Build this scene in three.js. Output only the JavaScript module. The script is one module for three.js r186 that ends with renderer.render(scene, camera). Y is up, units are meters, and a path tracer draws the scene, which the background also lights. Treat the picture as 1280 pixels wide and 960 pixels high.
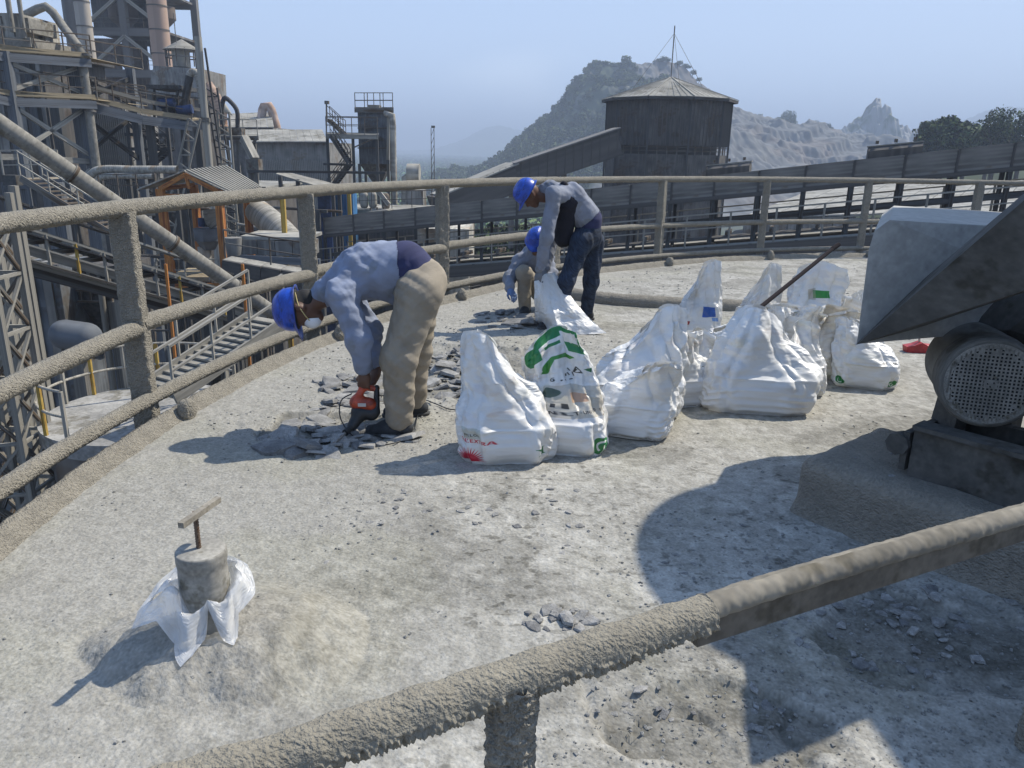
import * as THREE from 'three';
import { mergeGeometries } from 'three/addons/utils/BufferGeometryUtils.js';
import { ConvexGeometry } from 'three/addons/geometries/ConvexGeometry.js';

// ---------- camera, sky, sun, exposure ----------
const scene = new THREE.Scene();
const EYE = 1.75, FOCAL = 960, PITCH = 16.9 * Math.PI / 180, ROLL = 1.2 * Math.PI / 180;
const camera = new THREE.PerspectiveCamera(2 * Math.atan(480 / FOCAL) * 180 / Math.PI, 4 / 3, 0.05, 30000);
camera.rotation.order = 'YXZ';
camera.position.set(0, EYE, 0);
camera.rotation.set(-PITCH, 0, ROLL);
scene.add(camera);
const renderer = new THREE.WebGLRenderer({ antialias: true });
renderer.toneMapping = THREE.LinearToneMapping;
renderer.toneMappingExposure = 1.24;
renderer.shadowMap.enabled = true;
const SUN = new THREE.Vector3(0.53, 0.78, -0.33).normalize();
const sun = new THREE.DirectionalLight(new THREE.Color(1.0, 0.93, 0.8), 5.0);
sun.position.copy(SUN).multiplyScalar(60);
sun.castShadow = true;
sun.shadow.mapSize.set(4096, 4096);
Object.assign(sun.shadow.camera, { left: -60, right: 60, top: 60, bottom: -60, near: 1, far: 220 });
scene.add(sun); scene.add(sun.target);
{ // hazy midday sky: pale at the horizon, blue overhead, whiter towards the sun
  const W = 512, Hh = 256, d = new Float32Array(W * Hh * 4), v = new THREE.Vector3();
  for (let j = 0; j < Hh; j++) for (let i = 0; i < W; i++) {
    const el = ((j + 0.5) / Hh - 0.5) * Math.PI, az = ((i + 0.5) / W - 0.5) * 2 * Math.PI;
    v.set(Math.cos(el) * Math.cos(az), Math.sin(el), Math.cos(el) * Math.sin(az));
    const up = Math.max(0, v.y), c = Math.max(0, v.dot(SUN));
    const k = Math.pow(1 - up, 3.0), g = 0.16 * Math.pow(c, 3) + 0.5 * Math.pow(c, 22);
    const side = 0.07 * (v.x * 0.8 + 0.1) * (0.4 + 0.6 * k);
    const o = (j * W + i) * 4;
    const cl = 0.16 * sstep(0.02, 0.4, fbm(v.x * 3.5, v.y * 11, v.z * 3.5, 5) - 0.06 + 0.14 * v.x) * sstep(0, 0.06, v.y);
    d[o] = 0.16 + 0.56 * k + g + side + cl; d[o + 1] = 0.31 + 0.58 * k + g * 0.97 + side * 0.8 + cl * 0.9; d[o + 2] = 0.63 + 0.49 * k + g * 0.9 + side * 0.35 + cl * 0.6; d[o + 3] = 1;
  }
  const t = new THREE.DataTexture(d, W, Hh, THREE.RGBAFormat, THREE.FloatType);
  t.mapping = THREE.EquirectangularReflectionMapping; t.magFilter = THREE.LinearFilter; t.minFilter = THREE.LinearFilter; t.needsUpdate = true;
  scene.background = t; scene.environment = t;
}
scene.fog = new THREE.FogExp2(0xd2e3fb, 0.00074);

// ---------- helpers ----------
const V = (x, y, z) => new THREE.Vector3(x, y, z);
let seed = 12345;
const rnd = () => { seed = (seed * 1664525 + 1013904223) >>> 0; return seed / 4294967296; };
const rr = (a, b) => a + (b - a) * rnd();
function lerp(a, b, t) { return a + (b - a) * t; }
function clamp(x, a = 0, b = 1) { return Math.min(b, Math.max(a, x)); }
function sstep(a, b, x) { const t = clamp((x - a) / (b - a)); return t * t * (3 - 2 * t); }
function hash3(x, y, z) { let h = Math.imul(x, 374761393) ^ Math.imul(y, 668265263) ^ Math.imul(z, 1274126177); h = Math.imul(h ^ (h >>> 13), 1274126177); h ^= h >>> 16; return (h >>> 0) / 4294967296; }
function noise(x, y, z = 0) {
  const xi = Math.floor(x), yi = Math.floor(y), zi = Math.floor(z); let fx = x - xi, fy = y - yi, fz = z - zi;
  fx = fx * fx * (3 - 2 * fx); fy = fy * fy * (3 - 2 * fy); fz = fz * fz * (3 - 2 * fz);
  const l = (a, b, t) => a + (b - a) * t;
  return l(l(l(hash3(xi, yi, zi), hash3(xi + 1, yi, zi), fx), l(hash3(xi, yi + 1, zi), hash3(xi + 1, yi + 1, zi), fx), fy),
    l(l(hash3(xi, yi, zi + 1), hash3(xi + 1, yi, zi + 1), fx), l(hash3(xi, yi + 1, zi + 1), hash3(xi + 1, yi + 1, zi + 1), fx), fy), fz) * 2 - 1;
}
function fbm(x, y, z, n = 4) { let s = 0, a = 0.5, f = 1; for (let i = 0; i < n; i++) { s += a * noise(x * f, y * f, z * f + i * 17); a *= 0.5; f *= 2.03; } return s; }
function pn(x, y, p) { // periodic 2D value noise
  const xi = Math.floor(x), yi = Math.floor(y); let fx = x - xi, fy = y - yi; fx = fx * fx * (3 - 2 * fx); fy = fy * fy * (3 - 2 * fy);
  const m = (a) => ((a % p) + p) % p, h = (a, b) => hash3(m(a), m(b), p);
  return lerp(lerp(h(xi, yi), h(xi + 1, yi), fx), lerp(h(xi, yi + 1), h(xi + 1, yi + 1), fx), fy) * 2 - 1;
}
function ray(px, py) { // direction through a photograph pixel: used once, to measure where things stand
  let x = (px - 640) / FOCAL, y = -(py - 480) / FOCAL; const c = Math.cos(ROLL), s = Math.sin(ROLL);
  const rx = c * x - s * y, ry = s * x + c * y, cp = Math.cos(PITCH), sp = Math.sin(PITCH);
  return V(rx, cp * ry - sp, -sp * ry - cp);
}
const D = (px, py, z) => { const r = ray(px, py); return V(0, EYE, 0).addScaledVector(r, z / -r.z); };   // point z metres ahead
const G = (px, py, y = 0) => { const r = ray(px, py); return V(0, EYE, 0).addScaledVector(r, (y - EYE) / r.y); }; // point at height y
const taken = new Map();
function numbered(n) { const k = taken.get(n) || 0; taken.set(n, k + 1); return k ? `${n}_${String(k).padStart(3, '0')}` : n; }
function tag(o, label, category, group, kind) { if (label) o.userData.label = label; if (category) o.userData.category = category; if (group) o.userData.group = group; if (kind) o.userData.kind = kind; return o; }
function thing(name, label, category, pos, group) { const o = new THREE.Group(); o.name = numbered(name); if (pos) o.position.copy(pos); scene.add(o); return tag(o, label, category, group); }
function mesh(name, g, m, parent = scene) {
  const geo = Array.isArray(g) ? (g.length > 1 ? mergeGeometries(g.map(q => { const n = q.index ? q.toNonIndexed() : q; for (const a of Object.keys(n.attributes)) if (!['position', 'normal', 'uv'].includes(a)) n.deleteAttribute(a); return n; })) : g[0]) : g;
  const o = new THREE.Mesh(geo, m); o.name = parent === scene ? numbered(name) : name; o.castShadow = o.receiveShadow = true; parent.add(o); return o;
}
function struct(name, g, m) { const o = mesh(name, g, m); o.userData.kind = 'structure'; return o; }
function boxUV(g, s = 1) { // uv in metres from the dominant axis of each face
  g = g.index ? g.toNonIndexed() : g; const p = g.attributes.position, n = p.count, uv = new Float32Array(n * 2), a = V(), b = V(), c = V();
  for (let i = 0; i < n; i += 3) {
    a.fromBufferAttribute(p, i); b.fromBufferAttribute(p, i + 1); c.fromBufferAttribute(p, i + 2);
    const nn = b.clone().sub(a).cross(c.clone().sub(a)); const ax = Math.abs(nn.x), ay = Math.abs(nn.y), az = Math.abs(nn.z);
    for (let k = 0; k < 3; k++) { const x = p.getX(i + k), y = p.getY(i + k), z = p.getZ(i + k); let u, v; if (ay >= ax && ay >= az) { u = x; v = z; } else if (ax >= az) { u = z; v = y; } else { u = x; v = y; } uv[(i + k) * 2] = u * s; uv[(i + k) * 2 + 1] = v * s; }
  }
  g.setAttribute('uv', new THREE.BufferAttribute(uv, 2)); return g;
}
function box(w, h, d, x = 0, y = 0, z = 0, ry = 0, rx = 0, rz = 0) { const g = new THREE.BoxGeometry(w, h, d); if (rx) g.rotateX(rx); if (rz) g.rotateZ(rz); if (ry) g.rotateY(ry); g.translate(x, y, z); return boxUV(g); }
const UNIT_BOX = new THREE.BoxGeometry(1, 1, 1), UNIT_CYL = new THREE.CylinderGeometry(0.5, 0.5, 1, 12);
const yAxis = V(0, 1, 0);
function spanTo(o, p, q, w, h) { // stretch a unit shape from p to q
  const d = q.clone().sub(p), L = d.length(); d.normalize();
  const side = Math.abs(d.y) > 0.95 ? V(1, 0, 0).addScaledVector(d, -d.x).normalize() : yAxis.clone().cross(d).normalize();
  o.quaternion.setFromRotationMatrix(new THREE.Matrix4().makeBasis(side, d, side.clone().cross(d)));
  o.position.copy(p).add(q).multiplyScalar(0.5); o.scale.set(w, L, h || w); return o;
}
function bar(parent, name, p, q, w, m, h) { const near = p.length() < 9, l = p.distanceTo(q), o = mesh(name, near ? boxUV(new THREE.BoxGeometry(w, l, h || w)) : UNIT_BOX, m, parent); spanTo(o, p, q, w, h); if (near) o.scale.set(1, 1, 1); if (parent.position) o.position.sub(parent.position); return o; }
function rod(parent, name, p, q, dia, m) { const o = mesh(name, UNIT_CYL, m, parent); spanTo(o, p, q, dia, dia); if (parent.position) o.position.sub(parent.position); return o; }
function tube(pts, r, seg = 40, rad = 10, closed = false) { return new THREE.TubeGeometry(new THREE.CatmullRomCurve3(pts, closed, 'centripetal'), seg, r, rad, closed); }
function wpipe(parent, name, pts, r, m, seg = 24, rad = 10) { const g = tube(pts.map(p => p.clone().sub(parent.position)), r, seg, rad); const uv = g.attributes.uv; for (let i = 0; i < uv.count; i++) uv.setXY(i, uv.getX(i) * seg * 0.3, uv.getY(i)); return mesh(name, g, m, parent); }
function poly(parent, name, pts, thick, m) { // flat plate through world points, given thickness away from its normal
  const base = parent.position || V(); const P = pts.map(p => p.clone().sub(base)); const n = P[1].clone().sub(P[0]).cross(P[2].clone().sub(P[0])).normalize().multiplyScalar(thick);
  const Q = P.map(p => p.clone().add(n)), v = []; const tri = (a, b, c) => v.push(a.x, a.y, a.z, b.x, b.y, b.z, c.x, c.y, c.z);
  for (let i = 1; i < P.length - 1; i++) { tri(P[0], P[i + 1], P[i]); tri(Q[0], Q[i], Q[i + 1]); }
  for (let i = 0; i < P.length; i++) { const j = (i + 1) % P.length; tri(P[i], P[j], Q[j]); tri(P[i], Q[j], Q[i]); }
  const g = new THREE.BufferGeometry(); g.setAttribute('position', new THREE.Float32BufferAttribute(v, 3)); g.computeVertexNormals(); return mesh(name, boxUV(g), m, parent);
}
function railing(parent, pts, h, gap, m, w = 0.05) { // handrail and knee rail along a polyline, each post its own part
  for (let i = 0; i < pts.length - 1; i++) {
    const a = pts[i], b = pts[i + 1], up = V(0, h, 0), n = Math.max(1, Math.round(a.distanceTo(b) / gap));
    bar(parent, 'handrail', a.clone().add(up), b.clone().add(up), w, m);
    bar(parent, 'knee_rail', a.clone().addScaledVector(up, 0.52), b.clone().addScaledVector(up, 0.52), w * 0.8, m);
    for (let k = i ? 1 : 0; k <= n; k++) { const p = a.clone().lerp(b, k / n); bar(parent, 'rail_post', p, p.clone().add(up), w, m); }
  }
}
function platform(parent, pts, thick, deckM, edgeM) { poly(parent, 'deck', pts, -thick, deckM); for (let i = 0; i < pts.length; i++) bar(parent, 'edge_beam', pts[i].clone().add(V(0, -thick, 0)), pts[(i + 1) % pts.length].clone().add(V(0, -thick, 0)), 0.12, edgeM, 0.32); }
function stairs(parent, a, b, width, n, m, railM) { // a = top, b = bottom, both at the middle of the flight
  const dir = b.clone().sub(a); const side = V(-dir.z, 0, dir.x).normalize().multiplyScalar(width / 2);
  for (const s of [-1, 1]) {
    const o = side.clone().multiplyScalar(s); bar(parent, 'stringer', a.clone().add(o), b.clone().add(o), 0.06, m, 0.24);
    for (const hh of [0.5, 0.95]) bar(parent, 'stair_rail', a.clone().add(o).add(V(0, hh, 0)), b.clone().add(o).add(V(0, hh, 0)), 0.045, railM);
    for (let k = 0; k <= 3; k++) { const p = a.clone().lerp(b, k / 3).add(o); bar(parent, 'stair_post', p, p.clone().add(V(0, 0.95, 0)), 0.04, railM); }
  }
  const w = side.clone().normalize();
  for (let k = 0; k < n; k++) { const p = a.clone().lerp(b, (k + 0.5) / n); bar(parent, 'tread', p.clone().addScaledVector(w, -width / 2), p.clone().addScaledVector(w, width / 2), 0.26, m, 0.04); }
}
function corrugated(w, l, pitch, amp, nAlong = 1) { // sheet in xz, ridges along z, thickness 12 mm
  const n = Math.max(4, Math.round(w / pitch) * 6), g = new THREE.PlaneGeometry(w, l, n, nAlong); g.rotateX(-Math.PI / 2); const p = g.attributes.position;
  for (let i = 0; i < p.count; i++) p.setY(i, amp * Math.sin((p.getX(i) + w / 2) / pitch * 2 * Math.PI)); const h = g.clone(); h.translate(0, -0.012, 0); g.computeVertexNormals(); h.computeVertexNormals();
  const r = mergeGeometries([g, h]); const uv = r.attributes.uv; for (let i = 0; i < uv.count; i++) uv.setXY(i, uv.getX(i) * w, uv.getY(i) * l); return r;
}

// ---------- textures and materials ----------
function makeTex(size, fn, srgb) {
  const d = new Uint8Array(size * size * 4);
  for (let j = 0; j < size; j++) for (let i = 0; i < size; i++) { const c = fn(i / size, j / size), o = (j * size + i) * 4; for (let k = 0; k < 3; k++) d[o + k] = clamp(c[k] === undefined ? c[0] : c[k]) * 255; d[o + 3] = 255; }
  const t = new THREE.DataTexture(d, size, size); t.wrapS = t.wrapT = THREE.RepeatWrapping; t.magFilter = THREE.LinearFilter; t.minFilter = THREE.LinearMipmapLinearFilter; t.generateMipmaps = true; if (srgb) t.colorSpace = THREE.SRGBColorSpace; t.needsUpdate = true; return t;
}
const pf = (u, v, p, n) => { let s = 0, a = 0.5; for (let i = 0; i < n; i++) { s += a * pn(u * p, v * p, p); a *= 0.5; p *= 2; } return s; };
const rep = (t, a, b = a) => { const c = t.clone(); c.repeat.set(a, b); c.needsUpdate = true; return c; };
const T_dust = makeTex(512, (u, v) => { const a = 0.82 + 0.22 * pf(u, v, 5, 5) + 0.12 * pf(u + 0.3, v, 40, 3), b = sstep(0.12, 0.4, pf(u, v + 0.5, 8, 5)); return [a - b * 0.16, a - b * 0.17, a - b * 0.2]; }, true);
const T_grain = makeTex(512, (u, v) => [0.5 + 0.45 * pf(u, v, 24, 5)]);
const T_streak = makeTex(512, (u, v) => { const a = 0.84 + 0.2 * pn(u * 48, v * 4, 4 * 12) * 0.6 + 0.2 * pf(u, v, 6, 5), r = sstep(0.16, 0.45, pf(u + 0.2, v, 7, 5)); return [a - r * 0.1, a - r * 0.17, a - r * 0.24]; }, true);
const T_crust = makeTex(512, (u, v) => { const n = pf(u, v, 32, 4); return [0.5 + 0.6 * n]; });
const T_speck = makeTex(512, (u, v) => { const a = 0.86 + 0.1 * pf(u, v, 64, 3) + 0.06 * pf(u, v, 10, 3); return [a, a * 0.995, a * 0.985]; }, true);
const T_rust = makeTex(512, (u, v) => { const n = pf(u, v, 5, 6), m = sstep(-0.1, 0.3, n); const g = 0.9 + 0.25 * pf(u, v, 30, 3); return [lerp(1, 0.74, m) * g, lerp(1, 0.62, m) * g, lerp(1, 0.5, m) * g]; }, true);
const lin = (r, g, b) => new THREE.Color().setRGB(r, g, b);
function mat(r, g, b, rough = 0.9, tex = T_dust, s = 0.5, extra = {}) { const m = new THREE.MeshStandardMaterial({ color: lin(r, g, b), roughness: rough, metalness: 0, ...extra }); if (tex) m.map = rep(tex, s); return m; }
const dusty = (r, g, b, s = 0.4, bump = 0.006) => mat(r, g, b, 0.95, T_dust, s, { bumpMap: rep(T_grain, 0.8), bumpScale: bump });
const M = {
  crust: mat(0.39, 0.362, 0.305, 1, T_speck, 1.5, { bumpMap: rep(T_crust, 4.5), bumpScale: 0.018 }),
  steelDark: mat(0.075, 0.074, 0.072, 0.8, T_rust, 0.4),
  steelGrey: mat(0.18, 0.17, 0.15, 0.8, T_rust, 0.3),
  steelDust: mat(0.35, 0.33, 0.285, 0.95, T_dust, 0.3),
  steelPale: mat(0.42, 0.395, 0.34, 0.9, T_streak, 0.3),
  steelBlue: mat(0.15, 0.165, 0.185, 0.75, T_streak, 0.3),
  deckTan: mat(0.42, 0.34, 0.22, 0.95, T_dust, 0.3),
  sheetGrey: mat(0.25, 0.24, 0.22, 0.75, T_streak, 0.2),
  sheetDark: mat(0.115, 0.105, 0.095, 0.9, T_streak, 0.2),
  panel: mat(0.25, 0.23, 0.2, 0.9, T_streak, 0.25),
  roofDust: mat(0.42, 0.405, 0.36, 0.95, T_dust, 0.15),
  paleDuct: mat(0.62, 0.5, 0.44, 0.85, T_streak, 0.1),
  peach: mat(0.52, 0.36, 0.27, 0.85, T_streak, 0.1),
  stack: mat(0.52, 0.46, 0.39, 0.85, T_streak, 0.1),
  concreteOld: mat(0.21, 0.2, 0.19, 0.95, T_streak, 0.12),
  brown: mat(0.19, 0.145, 0.115, 0.95, T_streak, 0.1),
  orange: mat(0.50, 0.20, 0.045, 0.75, T_rust, 0.6),
  yellow: mat(0.50, 0.34, 0.07, 0.8, T_rust, 0.6),
  blueSheet: mat(0.06, 0.23, 0.50, 0.6, T_streak, 0.3),
  navy: mat(0.03, 0.06, 0.17, 0.6, T_dust, 0.3),
  beige: mat(0.50, 0.47, 0.40, 0.95, T_streak, 0.15),
  iron: new THREE.MeshPhysicalMaterial({ color: lin(0.03, 0.025, 0.027), roughness: 1, specularIntensity: 0.2 }),
  black: mat(0.02, 0.02, 0.022, 0.7, null),
};
// ---------- silo roof: slab, dusty surface, kerb ----------
const RC = V(8.74, 0, -3.56), RAD = 11.26;
const ringPoint = (deg, y = 0, r = RAD) => V(RC.x - r * Math.cos(deg * Math.PI / 180), y, RC.z - r * Math.sin(deg * Math.PI / 180));
const mound = G(330, 800);
const zones = [[G(420, 535), 0.62, 0.35], [G(590, 455), 0.95, 0.9], [G(900, 900), 0.42, 0.3], [G(545, 475), 0.7, 0.6], [G(1150, 790), 0.5, 0.4]]; // where the crust has been broken off
function chipped(x, z) {
  let m = 0; for (const [c, a, b] of zones) { const d = Math.hypot((x - c.x) / a, (z - c.z) / b); m = Math.max(m, 1.15 - d + 0.55 * fbm(x * 4, z * 4, 3.3, 3)); }
  return sstep(0.32, 0.4, m);
}
function roofHeight(x, z) {
  let h = 0.012 * fbm(x * 0.9, z * 0.9, 1, 3) + 0.003 * fbm(x * 7, z * 7, 5, 3) + 0.002 * noise(x * 38, z * 38, 2);
  const c = chipped(x, z); h -= c * (0.02 + 0.012 * Math.abs(noise(x * 13, z * 13, 9)));
  const dm = Math.hypot((x - mound.x + 0.12) / 0.5, (z - mound.z - 0.02) / 0.36); h += 0.1 * sstep(1.12, 0.3, dm + 0.12 * noise(x * 6, z * 6, 4)) + 0.028 * sstep(1.05, 0.8, dm) * fbm(x * 15, z * 15, 8, 4);
  h += 0.002 * sstep(0.3, 0.5, noise(x * 21, z * 21, 31)) - 0.005 * sstep(-0.9, 0.2, x + 0.3 * z + 1.2) * sstep(0.45, 0.7, fbm(x * 2.4, z * 5, 12, 4) * 2);
  const dr = dm + 0.1 * noise(x * 5, z * 5, 14); h -= 0.013 * Math.exp(-Math.pow((dr - 1.0) / 0.035, 2)) * sstep(-0.25, 0.1, noise(x * 4 + 3, z * 4, 6));
  const cz = Math.exp(-(Math.pow((x - 0.55) / 0.45, 2) + Math.pow((z + 1.75) / 0.4, 2))) + 0.5 * clamp(zones.reduce((m, [q, a, b]) => Math.max(m, 1.3 - Math.hypot((x - q.x) / (a * 1.3), (z - q.z) / (b * 1.3))), 0)); if (cz > 0.1) h -= 0.02 * sstep(0.1, 0.4, cz) * sstep(0.045, 0.01, Math.abs(fbm(x * 2.6 + 1, z * 2.6, 51, 3)));
  return h;
}
function roofColor(x, z, px) {
  const big = fbm(x * 0.7, z * 0.7, 7, 3), mid = fbm(x * 3.1, z * 3.1, 8, 4), fine = fbm(x * 22, z * 22, 9, px < 0.004 ? 5 : 3);
  const worn = sstep(-0.05, 0.3, fbm(x * 1.3 + 4, z * 1.3, 11, 5) + 0.3 * Math.exp(-(Math.pow((x - 0.7) / 1.3, 2) + Math.pow((z + 3.6) / 1.7, 2))) - 0.1);
  const scuff = sstep(0.05, 0.3, fbm(x * 6 + 3, z * 9, 18, 5));
  const speck = sstep(0.34, 0.46, fbm(x * 60, z * 60, 21, 2)), pit = sstep(0.3, 0.42, fbm(x * 24 + 7, z * 30, 27, 3)), pale = sstep(0.36, 0.5, fbm(x * 70, z * 70, 33, 2));
  const c = chipped(x, z);
  const side = sstep(-1.1, 0.3, x + 0.3 * z + 1.2), grain = noise(x * 118, z * 118, 71) * 0.6 + noise(x * 210, z * 210, 72) * 0.4;
  const a = 0.542 + 0.022 * big + (0.008 + 0.022 * side) * mid + (0.05 + 0.05 * side) * fine + 0.075 * grain + worn * side * 0.04 * (0.4 + scuff) - speck * 0.05 - pit * (0.02 + 0.1 * worn * side) + pale * 0.04 - c * (0.07 - 0.12 * mid) - 0.065 * sstep(0.02, 0.2, fbm(x * 2.4, z * 3.2, 61, 5)) * side;
  const warm = 0.012 + 0.02 * sstep(0.0, 0.35, fbm(x * 1.7, z * 1.7, 15, 4)) * (1 - worn), brown = 0.003 * sstep(1.3, 0.7, Math.hypot((x - mound.x + 0.05) / 0.55, (z - mound.z) / 0.4));
  return [a + 0.011 + brown, a + 0.002, a - 0.02 - 0.5 * warm - brown];
}
{
  const nx = 430, nz = 560, NI = 290, NJ = 300, P = [];
  for (let j = 0; j <= nz; j++) {
    const z = 0.6 - 15.4 * Math.pow(j / nz, 1.7) - 0.2 * j / nz;
    for (let i = 0; i <= nx; i++) {
      const t = i / nx; let x = -2.6 + 11.4 * (0.62 * t + 0.38 * t * t * t);
      let zz = z; const dx = x - RC.x, dz = zz - RC.z, r = Math.hypot(dx, dz); if (r > 11.0) { x = RC.x + dx * 11 / r; zz = RC.z + dz * 11 / r; }
      P.push(x, roofHeight(x, zz), zz);
    }
  }
  const part = (name, size, test) => {
    const map = new Map(), pos = [], uv = [], idx = []; let X0 = 9, X1 = -9, Z0 = -99, Z1 = 9;
    for (let j = 0; j < nz; j++) for (let i = 0; i < nx; i++) { if (!test(i, j)) continue; const q = [[i, j], [i + 1, j], [i, j + 1], [i + 1, j + 1]].map(([u, v]) => { const k = v * (nx + 1) + u; if (!map.has(k)) { map.set(k, pos.length / 3); const x = P[3 * k], z = P[3 * k + 2]; pos.push(x, P[3 * k + 1], z); X0 = Math.min(X0, x); X1 = Math.max(X1, x); Z0 = Math.max(Z0, z); Z1 = Math.min(Z1, z); } return map.get(k); }); idx.push(q[0], q[1], q[2], q[1], q[3], q[2]); }
    for (let k = 0; k < pos.length; k += 3) uv.push((pos[k] - X0) / (X1 - X0), (pos[k + 2] - Z0) / (Z1 - Z0));
    const tex = makeTex(size, (u, v) => roofColor(lerp(X0, X1, u), lerp(Z0, Z1, v), (X1 - X0) / size), true); tex.wrapS = tex.wrapT = THREE.ClampToEdgeWrapping;
    const g = new THREE.BufferGeometry(); g.setAttribute('position', new THREE.Float32BufferAttribute(pos, 3)); g.setAttribute('uv', new THREE.Float32BufferAttribute(uv, 2)); g.setIndex(idx); g.computeVertexNormals();
    struct(name, g, new THREE.MeshStandardMaterial({ roughness: 1, map: tex, bumpMap: rep(T_grain, (X1 - X0) * 2.7, (Z0 - Z1) * 2.7), bumpScale: 0.007 }));
  };
  part('roof_surface', 1600, (i, j) => i < NI && j < NJ); part('roof_surface', 800, (i, j) => !(i < NI && j < NJ));
  const sl = new THREE.CylinderGeometry(11.02, 11.02, 30, 96); sl.translate(RC.x, -15.07, RC.z); struct('silo_shell_wall', boxUV(sl, 1), M.concreteOld);
}
function crustTube(pts, r, seg, rad, clump = 0.007, freq = 60, topSmooth = 0.75, tl = -0.1) { // pipe caked in hardened dust, lumpy below and smooth on top
  const g = tube(pts, r, seg, rad), p = g.attributes.position, n = g.attributes.normal, uv = g.attributes.uv; let L = 0; for (let i = 1; i < pts.length; i++) L += pts[i].distanceTo(pts[i - 1]);
  const a = V(), b = V();
  for (let i = 0; i < p.count; i++) {
    a.fromBufferAttribute(p, i); b.fromBufferAttribute(n, i);
    const top = sstep(tl, tl + 0.7, b.y), f = freq;
    const lump = (1 - Math.abs(noise(a.x * f, a.y * f, a.z * f)) * 2) * 0.7 + 0.5 * noise(a.x * f * 2.3, a.y * f * 2.3, a.z * f * 2.3);
    const d = clump * lump * (1 - topSmooth * top) + r * 0.05 * noise(a.x * 6, a.y * 6, a.z * 6) + 0.3 * clump * noise(a.x * 25, a.y * 25, a.z * 25) + (b.y < -0.2 ? -r * 0.12 : 0.0) * sstep(-0.2, -0.8, b.y);
    a.addScaledVector(b, d); p.setXYZ(i, a.x, a.y, a.z); uv.setXY(i, uv.getX(i) * L, uv.getY(i) * r * 6.3);
  }
  g.computeVertexNormals(); return g;
}
{ // kerb of caked mortar round the roof's edge
  const n = 700, prof = [[10.94, -0.025], [10.965, 0.006], [10.995, 0.035], [11.025, 0.064], [11.055, 0.073], [11.08, 0.066], [11.095, 0.02], [11.1, -0.25]], pos = [], uv = [], idx = [], m = prof.length;
  for (let i = 0; i <= n; i++) { const deg = -22 + 134 * i / n; let s = 0; for (let k = 0; k < m; k++) {
    const q = ringPoint(deg, prof[k][1], prof[k][0]); if (k) s += Math.hypot(prof[k][0] - prof[k - 1][0], prof[k][1] - prof[k - 1][1]);
    const w = k > 0 && k < m - 1 ? 1 : 0; q.y += w * (0.008 * fbm(q.x * 5, q.z * 5, k, 3) + 0.006 * noise(q.x * 30, q.z * 30, k * 3)); const o = w * 0.012 * fbm(q.x * 4, q.z * 4, 9, 3); q.x -= o; pos.push(q.x, q.y, q.z); uv.push(deg * 0.197, s);
  } }
  for (let i = 0; i < n; i++) for (let k = 0; k < m - 1; k++) { const a = i * m + k, b = a + 1, c = a + m, d = c + 1; idx.push(a, b, c, b, d, c); }
  const g = new THREE.BufferGeometry(); g.setAttribute('position', new THREE.Float32BufferAttribute(pos, 3)); g.setAttribute('uv', new THREE.Float32BufferAttribute(uv, 2)); g.setIndex(idx); g.computeVertexNormals();
  struct('kerb', g, M.crust);
}
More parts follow.
